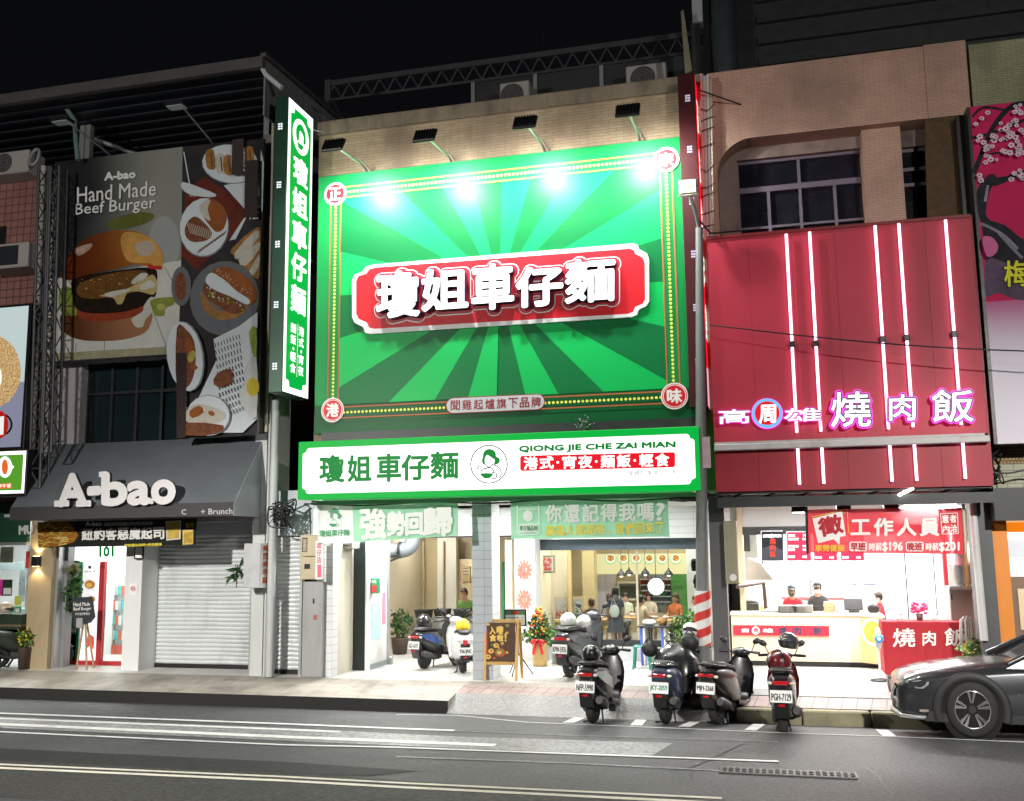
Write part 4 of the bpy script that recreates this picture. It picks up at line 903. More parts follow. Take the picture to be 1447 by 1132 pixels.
a.poly([(328, 352), (362, 322), (369, 330), (368, 372), (366, 395), (352, 385), (332, 362)], gold, 2); a.poly([(332, 358), (362, 326), (366, 336), (340, 366)], cream, 2); a.poly([(338, 368), (366, 342), (366, 354), (348, 376)], cream, 2); a.poly([(352, 386), (367, 360), (366, 378), (356, 392)], cream, 2)
a.disc(318, 422, 49, 53, 10, P_('rim_gold', (.16, .13, .09))); a.disc(318, 422, 48, 52, 10, plg)
a.disc(257, 405, 14, 28, 0, plg); a.disc(256, 405, 8, 20, 0, meat)
a.poly(spline([(284, 412), (288, 436), (304, 450), (326, 452), (344, 444), (350, 434), (342, 432), (326, 440), (306, 438), (294, 424)], 3), gold)
a.poly([(288, 404), (298, 400), (318, 416), (344, 430), (348, 438), (330, 444), (310, 434), (292, 420)], meat, 3)
for k in range(40): u = random.random(); a.disc(292+u*52+random.uniform(-3, 3), 410+u*28+random.uniform(-5, 6), random.uniform(.8, 1.8), None, 0, (leaf, cream, bun2)[k % 3], 6)
a.poly([(296, 390), (306, 380), (322, 378), (344, 388), (360, 404), (364, 422), (352, 432), (334, 420), (310, 408), (296, 402)], bun2, 3); a.poly([(292, 398), (300, 386), (318, 396), (336, 412), (354, 424), (350, 431), (328, 420), (304, 410)], pl, 3)
for k in range(44): u = random.random(); v = random.random(); a.disc(308+u*50, 383+u*30+v*14-4, .8, .6, 0, cream, 5)
a.poly([(304, 480), (340, 462), (366, 442), (366, 592), (345, 612), (300, 612), (282, 565), (308, 510)], nap)
for k in range(11):
 x, y = 306+k*1.0, 482+k*10
 for j in range(9): a.line([(x+j*4.2, y+4-j*1.6), (x+j*4.2+1.5, y+10-j*1.6)], 1.1, P_('print_black', (.03, .03, .03)))
a.disc(252.5+14, 505, 26, 50, -8, pls); a.disc(265, 505, 25, 49, -8, pl); a.poly([(254, 465), (268, 468), (279, 486), (280, 520), (272, 545), (254, 548)], meat, 3); a.poly([(268, 476), (278, 492), (276, 512), (284, 520), (276, 524), (266, 500)], bun2, 2); a.disc(275, 505, 5, 9, 20, P_('herb', (.4, .36, .08), v=.4), 10)
a.poly([(352, 520), (366, 505), (366, 590), (348, 576), (342, 556), (350, 540)], P_('egg_white', (.50, .52, .50), v=.06), 3); a.disc(361, 548, 9, 13, 0, P_('yolk', (.52, .42, .04), v=.15)); a.poly([(356, 470), (366, 464), (366, 505), (360, 500)], leaf, 2)
a.poly([(310, 530), (330, 522), (332, 540), (318, 548), (306, 544)], meat, 2)
a.disc(299, 588, 31, 29, 0, pls); a.disc(298, 588, 30, 28, 0, pl); a.poly([(270, 578), (290, 572), (322, 584), (318, 596), (292, 602), (268, 596)], cream, 3); a.poly([(272, 582), (286, 574), (292, 584), (276, 592)], bun2, 2); a.disc(303, 585, 5, 3.5, 30, bun2, 10); a.poly([(268, 598), (320, 602), (310, 614), (268, 616)], meat, 2)
a.poly([(332, 200), (348, 198.5), (347, 250), (331, 250)], P_('label_brown', (.055, .042, .04), v=.1)); a.poly([(350, 230), (369, 228), (368, 310), (349, 310)], P_('label_dark', (.045, .032, .030), v=.1)); a.poly([(253.5, 500), (268, 500), (267, 619), (254, 620)], P_('label_dark', (.045, .032, .030)))
a.build('food_print', o)
a = MB(); a.Y = YBG-.08
for k, ch in enumerate('美味'): a.text(ch, [(333, 208+k*19), (346, 207+k*19), (346, 224+k*19), (333, 225+k*19)], wt, .2, nst=4)
for k, ch in enumerate('來自生活'): a.text(ch, [(352, 246+k*16.5), (366, 245+k*16.5), (366, 260+k*16.5), (352, 261+k*16.5)], wt, .1, nst=4)
for k, ch in enumerate('讓你感受一個有溫度的早晨。'): a.text(ch, [(257, 490+k*9.3), (264.5, 490+k*9.3), (264.5, 498+k*9.3), (257, 498+k*9.3)] if ch != '一' else [(257, 493+k*9.3), (264.5, 493+k*9.3), (264.5, 494+k*9.3), (257, 494+k*9.3)], wt, 0)
a.build('lettering', o)
M_aw = mat('awning_grey', (.105, .12, .132), .6, 0, .12, 1.2, spec=.3); M_awv = mat('awning_valance', (.035, .031, .033), .65, 0, .12, 3); M_aws = mat('awning_side', (.30, .32, .345), .6, 0, .08, 2)
aR = at(372, 616, YLW-.02); yfr = YLW*K(371, 715)/K(330, 715); aF = at(330, 711, yfr); aFb = at(329, 729, yfr); aL = at(64, 631, YLW-.02); aLf = at(15, 719, yfr); aR.x = aF.x
aL.x = min(aL.x, aLf.x+.15)
o = thing('awning', 'dark grey fabric awning with big white raised letters over the burger shopfront', 'awning', ((aL.x+aR.x)/2, YLW, aF.z))
b = MB(); b.mat(M_aw); zf = aF.z; zb2 = aR.z; zl = aFb.z
b.quad((aLf.x, yfr, zf), (aF.x, yfr, zf), (aR.x, YLW-.01, zb2), (aLf.x, YLW-.01, zb2)); b.quad((aLf.x, yfr+.02, zf-.02), (aLf.x, YLW-.01, zb2-.02), (aR.x, YLW-.01, zb2-.02), (aF.x, yfr+.02, zf-.02)); b.build('canopy_cloth', o)
b = MB(); b.mat(M_awv); b.box(aLf.x, yfr-.012, zl, aF.x, yfr, zf+.02); b.build('valance', o)
b = MB(); b.mat(M_aws); b.prism([(yfr, zl), (YLW-.01, zl), (YLW-.01, zb2-.01), (yfr, zf-.01)], aF.x+.001, aF.x+.012, 'x'); b.build('side_flap', o)
b = MB(); b.mat(M_aws); b.prism([(yfr, zl), (YLW-.01, zl), (YLW-.01, zb2-.01), (yfr, zf-.01)], aLf.x-.012, aLf.x-.001, 'x'); b.build('side_flap', o)
YLT = yfr-.03
M_lt = mat('raised_letter_white', (.66, .64, .64), .45, 0, .05, 4)
for ch, q in (('A', (87, 672, 125, 714)), ('-', (129, 690.5, 144, 698)), ('b', (149, 670.5, 181, 713)), ('a', (185, 683, 214, 712)), ('o', (219, 681, 249, 711))):
 m = MB(); m.Y = YLT
 m.text(ch, [(q[0], q[1]), (q[2], q[1]-1), (q[2], q[3]-1), (q[0], q[3])], M_lt, 2.6, ext=.07, side=M_awv, nst=8, res=4)
 if ch == 'A':
  for c in (90.5, 121.5): m.text('-', [(c-9.5, 709), (c+9.5, 708.5), (c+9.5, 714.5), (c-9.5, 715)], M_lt, 1.2, ext=.066, side=M_awv)
 if ch == 'b': m.text('-', [(144, 668), (154, 667.5), (154, 673), (144, 673.5)], M_lt, 1, ext=.066, side=M_awv)
 if ch == 'a': m.text('-', [(207, 706), (219, 705.5), (219, 711), (207, 711.5)], M_lt, 1, ext=.066, side=M_awv)
 m.build('raised_letter', o)
a = MB(); a.Y = yfr-.013; vt = mat('valance_print', (.45, .44, .44), .5, 0, .1)
a.text('C', [(256.5, 720), (263, 719.8), (263, 727), (256.5, 727.2)], vt, .2, nst=4); a.text('+ Brunch', [(284, 719.3), (328.5, 718), (328.5, 726), (284, 727.3)], vt, .15, nst=4); a.build('lettering', o)
YBA = 16.5
o = thing('hanging_banner', 'dark printed banner with fries picture and white characters under the grey awning', 'banner', at(165, 754, YBA))
b = MB(); b.mat(P_('banner_black', (.018, .020, .018))); b.pprism([(53, 738), (278, 732.5), (276, 770), (54, 774)], YBA, .012); b.build('panel', o)
a = MB(); a.Y = YBA
fr1 = P_('fries', (.42, .27, .05), v=.6, s=14); fr2 = P_('fries_light', (.58, .44, .14), v=.3, s=14); fr3 = P_('fries_brown', (.28, .12, .02), v=.5)
a.poly([(54, 739), (96, 738), (104, 745), (111, 757), (104, 766), (86, 772), (54, 773.5)], fr3, 0)
for k in range(34): x, y = random.uniform(56, 100), random.uniform(742, 770); d = random.uniform(-.9, .5); a.line([(x-6*math.cos(d), y-6*math.sin(d)), (x+6*math.cos(d), y+6*math.sin(d))], 1.5, fr1 if k % 2 else fr2)
a.poly([(235, 736.5), (257, 735.5), (256, 762), (236, 764)], P_('card_white', (.55, .52, .45))); a.poly([(236.5, 738), (255, 737), (254, 760), (237.5, 762)], P_('toast_card', (.45, .33, .07), v=.4, s=9), 0)
a.poly([(259, 749), (274, 748.5), (274, 769), (259, 770)], fr2); a.poly([(261, 752), (273, 751.5), (273, 767), (261, 768)], fr1)
a.build('food_print', o)
a = MB(); a.Y = YBA-.03; bw = P_('banner_white', (.66, .66, .64), v=.03); by = P_('banner_yellow', (.6, .5, .06), v=.05)
for k, ch in enumerate('紐約客惡魔起司'): x = 116+k*16.8; a.text(ch, [(x, 747.3-k*.3), (x+15, 747-k*.3), (x+15, 763-k*.3), (x, 763.3-k*.3)], bw, .6, nst=6)
a.text('A-bao', [(121, 737.5), (144, 737), (144, 743), (121, 743.5)], bw, .2, nst=4); a.text('加起來的惡魔起司好吃到犯規！', [(147, 738.5), (217, 737), (217, 742), (147, 743.5)], bw, 0); a.text('起司醬加培根+奶油薯條', [(176, 769), (229, 767), (229, 771), (176, 773)], by, .2, nst=4); a.text('堡司', [(262, 739), (274, 738.5), (274, 746), (262, 746.5)], by, 0)
a.build('lettering', o)
YC = 16.95; YD = 17.75
M_beige = mat('beige_render', (.42, .33, .20), .6, 0, .15, 1.6, 1, dirt=((.25, .19, .12), .5, 1.6, .4))
x0, _, x1, _ = rect(41, 800, 68, 900, YC)
zc = zaw-.4
b = MB(); b.mat(M_beige); b.box(x0, YC, ZB, x1, YC+.5, zc); b.build('pillar', lb, 'beige pillar washed by a warm wall lamp')
b = MB(); b.mat(M_alu); b.box(x1, YC+.12, ZB, x1+.06, YC+.5, zc); b.mat(M_grey); b.box(x1+.06, YC+.3, ZB, x1+.13, YC+.5, zc); b.build('trim', lb)
wl = thing('wall_lamp', 'small dark up and down wall lamp glowing warm on the beige pillar', 'wall lamp', at(54, 793, YC-.1))
p = at(54.5, 793, YC); m = MB(); m.mat(M_black); m.box(p.x-.07, YC-.13, p.z-.10, p.x+.07, YC-.001, p.z+.10, .008); m.build('housing', wl)
m = MB(); m.mat(emat('warm_lens', (1, .75, .38), 14)); m.box(p.x-.05, YC-.11, p.z+.1005, p.x+.05, YC-.03, p.z+.104); m.box(p.x-.05, YC-.11, p.z-.104, p.x+.05, YC-.03, p.z-.1005); m.build('lens', wl)
for sg in (1, -1): light('wall_lamp_beam', 'SPOT', (p.x, YC-.07, p.z+sg*.12), 14, (1, .76, .42), (p.x, YC+.02, p.z+sg*1.5), .04, spot=110, blend=.35, parent=wl)
o2 = MB(); o2.mat(mat('panel_grey', (.40, .42, .43), .5, 0, .1, 2)); x0, z0, x1, z1 = rect(74, 770, 106, 938, YD); o2.box(x0-.6, YD, ZB, x1, YD+.1, 3.2)
o2.mat(mat('panel_inset', (.50, .53, .53), .4, 0, .1, 3)); o2.fb(78, 895, 106, 932, YD-.02, .019); o2.mat(mat('ledge_pinkish', (.5, .4, .38), .5)); o2.fb(74, 888, 106, 893, YD-.05, .05); o2.build('side_panel', lb)
door = MB(); door.mat(mat('red_door_frame', (.48, .03, .04), .4, .1, .1)); x0, z0, x1, z1 = rect(106, 793, 178, 940, YD); xd0 = at(140, 860, YD).x; xd1 = at(147, 860, YD).x
door.box(xd0, YD-.04, ZB+.08, xd1, YD+.05, z1); door.box(x0, YD-.06, ZB, x1, YD+.06, ZB+.08); door.mat(mat('green_frame', (.05, .25, .12), .4)); xg_ = at(111, 860, YD).x; door.box(x0, YD-.02, ZB+.08, xg_+.05, YD+.04, z1)
dO = door.build('door', lb, 'red framed glass door')
m = MB(); m.mat(M_glass2); m.quad((xd1, YD, ZB+.08), (x1, YD, ZB+.08), (x1, YD, z1), (xd1, YD, z1)); m.build('pane', dO)
m = MB(); m.mat(M_alu); m.tube([(xd1+.07, YD-.05, .95), (xd1+.07, YD-.05, 1.5)], .012, 8); m.build('handle', dO)
a = MB(); a.Y = YD+.02; a.mat(emat('door_poster_lit', srgb(250, 250, 250), .9)); q0, r0, q1, r1 = rect(113, 796, 140, 935, YD+.02); a.wpoly([(q0, ZB+.09), (q1, ZB+.09), (q1, r1), (q0, r1)])
for (px, py, rr) in ((127, 826, 10.5), (129, 847, 8)): a.disc(px, py, rr, rr*.85, 0, emat('dish_white', srgb(240, 240, 240), .85)); a.disc(px, py, rr*.72, rr*.58, 0, emat('dish_food', srgb(206, 130, 70), .75)); a.disc(px-1, py+1, rr*.4, rr*.3, 0, emat('dish_garnish', srgb(235, 190, 90), .8))
a.disc(127, 801.5, 2.2, 2.4, 0, emat('poster_ink', srgb(60, 70, 70), .7)); a.text('無敵家小堡', [(120, 806), (135, 805.6), (135, 809), (120, 809.4)], emat('poster_ink', srgb(60, 70, 70), .7)); a.poly([(124, 898), (133, 900), (132, 918), (127, 912), (123, 916)], emat('poster_red_lit', srgb(240, 80, 70), .9), 2)
a.build('door_poster', dO)
lsn = thing('lightbox_sign', 'glaring white lightbox with green characters above the red framed door', 'sign', at(148, 782, YD-.15))
m = MB(); m.mat(emat('glaring_white', (1, 1, .97), 2.2)); m.fb(106, 769, 186, 793, YD-.15, .14); m.build('box', lsn)
a = MB(); a.Y = YD-.152; a.text('101', [(141, 773), (160, 772.5), (160, 786), (141, 786.5)], e_green2, .9); a.build('lettering', lsn)
b = MB(); b.mat(M_white); x0, z0, x1, z1 = rect(179, 765, 195, 945, YC+.1); b.box(x0, YC+.1, ZB, x1, YD+.3, 3.3); b.mat(mat('pillar_pale', (.66, .70, .70), .5, 0, .06)); b.build('pillar', lb)
o = thing('notice_sign', 'small square no smoking notice on the white pillar beside the red door', 'notice', at(187, 833, YC+.08))
m = MB(); m.mat(M_pw); m.fb(183, 825, 193, 841, YC+.085, .014); m.build('board', o)
a = MB(); a.Y = YC+.083; a.ring(188, 832, 3.4, .9, M_pr, 18); a.line([(185.8, 829.6), (190.2, 834.4)], .8, M_pr); a.line([(185.5, 832.2), (190.5, 831.8)], .7, M_black); a.build('symbol', o)
o = thing('notice_sign', 'small white framed sign at the top of the pillar right of the lit door sign', 'notice', at(196, 781, YC))
m = MB(); m.mat(M_black); m.fb(190, 772, 202, 790, YC+.03, .03); m.mat(M_pw); m.fb(191.5, 773.5, 200.5, 788.5, YC+.027, .0029); m.build('board', o)
b = MB(); b.mat(M_white); x0 = at(72, 860, YD).x-.5; x1 = at(196, 860, YD).x; b.box(x0, YD+3.2, ZB, x1+.3, YD+3.3, 3.2); b.box(x1, YD+.3, ZB, x1+.1, YD+3.2, 3.2); b.box(x0-.1, YD+.1, ZB, x0, YD+3.2, 3.2); b.box(x0, YD-.9, 3.2, x1, YD+3.3, 3.26); b.build('interior_wall', lb)
cf = thing('display_fridge', 'glass fronted drinks fridge glimpsed through the red framed door', 'fridge', at(163, 860, YD+1.6))
m = MB(); m.mat(mat('fridge_body', (.5, .55, .55), .35, .2, .1)); m.fb(148, 812, 186, 935, YD+1.8, .5); m.build('body', cf)
m = MB();
for r_ in range(5):
 for k in range(8):
  m.mat((mat('drink_teal', (.08, .38, .34), .3, 0, .2), mat('drink_grey', (.3, .38, .4), .3, 0, .2), mat('drink_white', (.7, .72, .7), .3, 0, .1), mat('drink_red', (.6, .12, .08), .4, 0, .2))[(k*3+r_) % 4 if r_ < 4 else 3]); x = 150+k*4.4; y = 828+r_*21; m.fb(x, y, x+3.2, y+13, YD+1.72, .07)
m.build('drink_row', cf)
light('shop_glow', 'AREA', ((x0+x1)/2, YD+1.4, 3.15), 190, (1, 1, .98), ((x0+x1)/2, YD+1.4, 0), 1.6, .8)
b = MB(); b.mat(emat('ceiling_panel_lit', (1, 1, 1), 4)); b.box((x0+x1)/2-.8, YD+1.1, 3.17, (x0+x1)/2+.8, YD+1.7, 3.199); b.build('ceiling_light', lb)
def shutter(px0, px1, pyt, Y, label, nm='roller_shutter'):
 x0 = at(px0, 850, Y).x; x1 = at(px1, 850, Y).x; zt = at(px0, pyt, Y).z
 o = thing(nm, label, 'shutter', ((x0+x1)/2, Y, ZB)); m = MB(); m.mat(M_slat); z = ZB+.08; h = .082
 prof = []
 while z < zt: prof += [(Y+.0, z), (Y-.012, z+h*.25), (Y-.016, z+h*.55), (Y-.010, z+h*.8), (Y+.012, z+h*.93)]; z += h
 prof.append((Y, z)); n = len(prof); nx = 10; V = []
 for i in range(nx+1):
  x = x0+(x1-x0)*i/nx; rr = random.Random(i)
  for (yy, zz) in prof: V.append((x, yy+.004*math.sin(i*1.7+zz*5), zz+.004*math.sin(i*.9+zz*3)))
 m.add(V, [(i*n+k, (i+1)*n+k, (i+1)*n+k+1, i*n+k+1) for i in range(nx) for k in range(n-1)]); m.build('slat_curtain', o)
 m = MB(); m.mat(M_black); m.box(x0, Y-.02, ZB, x1, Y+.03, ZB+.082); m.build('bottom_bar', o)
 m = MB(); m.mat(M_alu); m.box(x0-.05, Y-.03, ZB, x0, Y+.06, zt); m.box(x1, Y-.03, ZB, x1+.05, Y+.06, zt); m.build('side_rail', o)
 return x0, x1, zt
sx0, sx1, szt = shutter(208, 354, 757, 17.6, 'wide closed grey roller shutter between white pillars')
b = MB(); b.mat(mat('soffit_blue_grey', (.42, .47, .50), .5, .1, .08, 2)); b.box(sx0-.2, 17.5, szt, sx1+.06, 17.7, 3.3); b.build('shutter_box', lb)
nx0, nx1, nzt = shutter(390.5, 424, 757, 17.1, 'narrow closed roller shutter behind the drain pipe, left of the beige meter box')
b = MB(); b.mat(mat('soffit_blue_grey', (.42, .47, .50), .5, .1, .08, 2)); b.box(nx0-.1, 17.0, nzt, nx1+.3, 17.2, 3.6); b.build('shutter_box', lb)
b = MB(); b.mat(mat('pillar_weathered', (.58, .60, .58), .55, 0, .2, 2, 1.5, dirt=((.3, .3, .28), .6, 2, .3))); x0, _, x1, _ = rect(355, 850, 371, 900, 16.8); b.box(x0, 16.8, ZB, x1, 17.5, zaw+.3); b.build('pillar', lb, 'weathered white pillar beside the drain pipe')
b = MB(); b.mat(mat('pipe_weathered', (.50, .52, .52), .5, 0, .2, 4, 1));
x = at(383, 850, 16.7).x; b.tube([(x, 16.7, ZB), (x, 16.7, 3.0), (x+.0, 16.72, 5.3)], .075, 12); b.tube([(x-.13, 16.75, ZB), (x-.13, 16.75, 5.4)], .03, 8); b.build('drain_pipe', lb)
b = MB(); b.mat(mat('pillar_weathered', (.58, .60, .58))); b.box(at(371, 700, 16.95).x, 16.95, ZB, at(389, 700, 16.95).x, 17.5, zaw+1.2); b.build('pier', lb)
o = thing('utility_box', 'pale grey cabinet with red characters on its side, hung on the weathered pillar', 'utility box', at(360, 800, 16.5))
m = MB(); m.mat(mat('cabinet_pale', (.46, .47, .48), .5, .1, .15, 3, 1, dirt=((.25, .25, .25), .5, 3))); x0, z0, x1, z1 = rect(345, 768, 367, 831, 16.45); m.box(x0, 16.45, z0, x1, 16.8, z1, .01); m.box(x0+.005, 16.448, (z0+z1)/2, x1-.005, 16.4495, (z0+z1)/2+.012); m.build('body', o)
a = SideArt().setup(x1+.001, 16.46, 16.79, z0, z1); a.spoly([(0, 0), (1, 0), (1, 1), (0, 1)], M_pw)
for k, ch in enumerate('美而美早點'): a.stext(ch, .22, .82-k*.18, .78, .95-k*.18, mat('box_red_ink', (.62, .10, .04), .5, 0, .1), .006)
a.build('lettering', o)
M_pink = tiles('pink_tile', (.30, .135, .115), (.34, .155, .13), (.10, .05, .045), .17, .17, .012, .5, 0, 'xz', .2)
YN = 16.95
nb = thing('shop_building', 'leftmost building with dark pink square tiles, cut by the picture edge', 'building', (-17, 17, ZB))
b = MB(); b.mat(M_pink); x1 = at(52, 330, YN).x; zt = at(30, 240, YN).z; b.box(-24, YN, 3.3, x1, YN+.3, zt); b.mat(M_black); b.fb(0, 320, 8, 345, YN-.004, .02); b.build('wall', nb)
b = MB(); b.mat(mat('soot_wall', (.030, .026, .022), .8, 0, .4, 2)); b.box(x1, YN+.05, 3.3, lx0, YN+.3, zt-.3); b.build('side_wall', nb)
b = MB(); b.mat(M_white); b.box(-24, YN+3.2, ZB, at(41, 850, YC).x+.2, YN+3.3, 3.2); b.box(-24, YN, 3.2, at(41, 850, YC).x, YN+3.3, 3.28); b.box(at(41, 850, YC).x+.01, YC+.5, ZB, at(41, 850, YC).x+.1, YN+3.2, 3.2); b.build('interior_wall', nb)
b = MB(); b.mat(mat('shop_green', (.012, .07, .035), .5, 0, .1)); x0, z0, x1, z1 = rect(0, 736, 41, 766, YN); b.box(-24, YN-.05, z0, x1, YN+.02, z1+.35); b.mat(M_alu); b.box(-24, YN-.08, z0-.06, x1, YN+.02, z0-.001); b.build('fascia', nb)
a = MB(); a.Y = YN-.052; a.text('MU', [(27, 743.5), (46, 742.5), (46, 754), (27, 755)], wt, .8); a.disc(43, 759, 1.5, None, 0, wt, 8); a.build('lettering', nb)
m = MB(); m.mat(mat('kitchen_hood', (.30, .36, .36), .3, .6, .2, 3)); m.fb(0, 795, 32, 806, YN+1.5, 1.2); m.build('kitchen_hood', nb); m = MB(); m.mat(mat('kitchen_steel', (.45, .52, .52), .3, .5, .2, 3)); m.fb(0, 860, 40, 900, YN+1.4, .8); m.fb(28, 806, 30, 850, YN+2.5, .1); m.build('kitchen_unit', nb)
for (q, c, lab) in (((1, 773, 18, 795), (.10, .09, .06), 'small dark slatted vent box high in the left shop'), ((37, 779, 45, 803), (.75, .06, .05), 'red hanging card at the edge of the left shop'), ((0, 819, 3, 842), (.7, .03, .35), 'magenta notice at the edge of the left shop'), ((4, 819, 16, 842), (.02, .04, .03), 'dark notice with green top in the left shop'), ((21, 842, 29, 856), (.6, .65, .12), 'yellow note taped above the green note in the left shop'), ((20, 857, 29, 868), (.06, .40, .16), 'green note taped under the yellow note in the left shop')):
 o = thing('notice_sign', lab, 'notice', at(q[0], q[3], YN+.7)); m = MB(); m.mat(mat('note_%d%d' % (q[0], q[1]), c, .5, 0, .2, 20)); m.fb(*q, YN+.7, .012); m.build('card', o)
 if q[0] in (4, 20): m = MB(); m.mat(M_pw); (m.fb(5, 831, 15, 840, YN+.69, .008) if q[0] == 4 else m.fb(22, 860, 27, 865, YN+.69, .008)); m.build('print', o)
light('shop_glow', 'AREA', (at(15, 850, YN+1.2).x, YN+1.0, 3.15), 150, (.92, 1, .98), (at(15, 850, YN+1.2).x, YN+1.0, 0), 1.4, .8, )
b = MB(); b.mat(emat('ceiling_panel_lit', (1, 1, 1), 4)); xx = at(15, 850, YN+1.2).x; b.box(xx-.7, YN+.7, 3.16, xx+.7, YN+1.3, 3.19); b.build('ceiling_light', nb)
YS1 = 16.35
o = thing('billboard', 'lit billboard with a giant toasted sandwich bun, cut by the left edge', 'billboard', at(15, 632, YS1))
b = MB(); b.mat(M_black); x1 = at(39, 530, YS1).x; zt = at(36, 429, YS1).z; zb_ = at(28, 634, YS1).z; b.box(-20, YS1, zb_, x1, YS1+.2, zt, .01); b.build('frame', o)
a = MB(); a.Y = YS1-.001; a.wpoly([(-19.9, zb_+.04), (x1-.07, zb_+.04), (x1-.07, zt-.05), (-19.9, zt-.05)], emat('lit_pale_aqua', srgb(196, 214, 214), .75))
a.wpoly([(-19.9, zb_+.04), (x1-.07, zb_+.04), (x1-.07, zb_+1.35), (-19.9, zb_+1.1)], emat('lit_lavender', srgb(150, 152, 176), .7))
def spk(n, c0, c1, sc=26):
 m = emat(n, c0, .8); nt = m.node_tree; nz = nt.nodes.new('ShaderNodeTexNoise'); nz.inputs['Scale'].default_value = sc; nz.inputs['Detail'].default_value = 3; tc = nt.nodes.new('ShaderNodeTexCoord'); nt.links.new(tc.outputs['Object'], nz.inputs['Vector'])
 cr = nt.nodes.new('ShaderNodeValToRGB'); cr.color_ramp.elements[0].position = .38; cr.color_ramp.elements[0].color = (*c0, 1); cr.color_ramp.elements[1].position = .62; cr.color_ramp.elements[1].color = (*c1, 1); nt.links.new(nz.outputs[0], cr.inputs[0]); nt.links.new(cr.outputs[0], nt.nodes['Principled BSDF'].inputs['Emission Color']); return m
a.disc(-12, 525, 42, 52, 0, spk('lit_bun', srgb(176, 132, 78), srgb(238, 206, 150))); a.disc(-18, 533, 21, 26, 0, emat('lit_egg', srgb(245, 240, 235), .9))
a.ring(2, 600, 16, 3, emat('lit_black', srgb(25, 25, 30), .6)); a.disc(-2, 600, 14, 20, 0, emat('lit_red', srgb(190, 30, 24), .8)); a.poly([(-8, 590), (6, 588), (5, 614), (-8, 616)], emat('lit_white', srgb(235, 235, 230), .9)); a.build('lit_print', o)
o = thing('lightbox_sign', 'green lit shop sign with white border at the left edge, below the bun billboard', 'sign', at(10, 695, 16.0))
m = MB(); m.mat(M_black); x1 = at(35.5, 668, 16.0).x; zt = at(33, 637, 16).z; zb_ = at(28, 697, 16).z; m.box(-19, 16.0, zb_-.06, x1+.03, 16.25, zt+.03, .01); m.build('case', o)
a = MB(); a.Y = 15.999; a.wpoly([(-19, zb_), (x1, zb_), (x1, zt), (-19, zt)], e_white); a.wpoly([(-19, zb_+.06), (x1-.06, zb_+.06), (x1-.06, zt-.07), (-19, zt-.07)], emat('lit_lime_green', srgb(88, 160, 44), .9)); a.build('lit_face', o)
a = MB(); a.Y = 15.995; a.disc(7, 660, 10, 15, 0, e_white); a.poly([(15, 655), (20, 660), (15, 665)], e_white); a.disc(7, 660, 4.5, 11, 0, emat('lit_orange', srgb(235, 110, 40), .9)); a.poly([(-4, 684), (17, 682.5), (17, 690), (-4, 691)], emat('lit_orange', srgb(235, 110, 40), .9)); a.text('早午餐', [(-3, 684.5), (15.5, 683.3), (15.5, 689), (-3, 690)], e_white); a.build('lettering', o)
def aircon(name_label, q, Y, d, fan=True, vent=True):
 x0, z0, x1, z1 = rect(*q, Y); o = thing('air_conditioner', name_label, 'air conditioner', ((x0+x1)/2, Y, z0))
 m = MB(); m.mat(mat('ac_cream', (.40, .37, .35), .5, 0, .15, 3, dirt=((.2, .18, .16), .5, 3))); m.box(x0, Y, z0, x1, Y+d, z1, .02); m.build('casing', o)
 r = min((z1-z0)*.42, (x1-x0)*.4); cx_ = x0+(x1-x0)*.42; cz_ = (z0+z1)/2
 if fan:
  m = MB(); m.mat(mat('ac_fan_dark', (.05, .05, .05), .6, 0, .2)); m.lathe([(r, Y-.012), (r, Y-.001)], (cx_, 0, cz_), 24, ax='y'); m.mat(mat('ac_guard', (.2, .2, .19), .5));
  for k in range(4): rr = r*(.3+.23*k); V = [(cx_+rr*math.cos(t), Y-.018, cz_+rr*math.sin(t)) for t in [2*math.pi*i/20 for i in range(21)]]; m.tube(V, .005, 4, False)
  m.build('fan_guard', o)
 else:
  m = MB(); m.mat(mat('ac_grille_dark', (.02, .025, .035), .5, .2, .2)); m.box(x0+.04, Y-.012, z0+.06, x0+(x1-x0)*.78, Y-.001, z1-.06); m.build('grille', o)
 return o
aircon('old cream air conditioner on top of the pink tiled wall', (-18, 218, 39, 242), YN-.45, .5)
aircon('window air conditioner with dark grille halfway down the pink tiled wall', (-20, 347, 38, 376), YN-.6, .6, False)
o = tag(MB().mat(mat('hose_grey', (.25, .26, .28), .5, 0, .2)).tube([(at(49, 222, 16.5).x+.10*math.cos(t), 16.5+.05*math.sin(t), at(49, 222, 16.5).z+.19*math.sin(t)) for t in [2*math.pi*i/28 for i in range(29)]], .035, 8, False).build('hose_coil'), 'grey coiled hose ring beside the top of the lattice mast', 'hose')
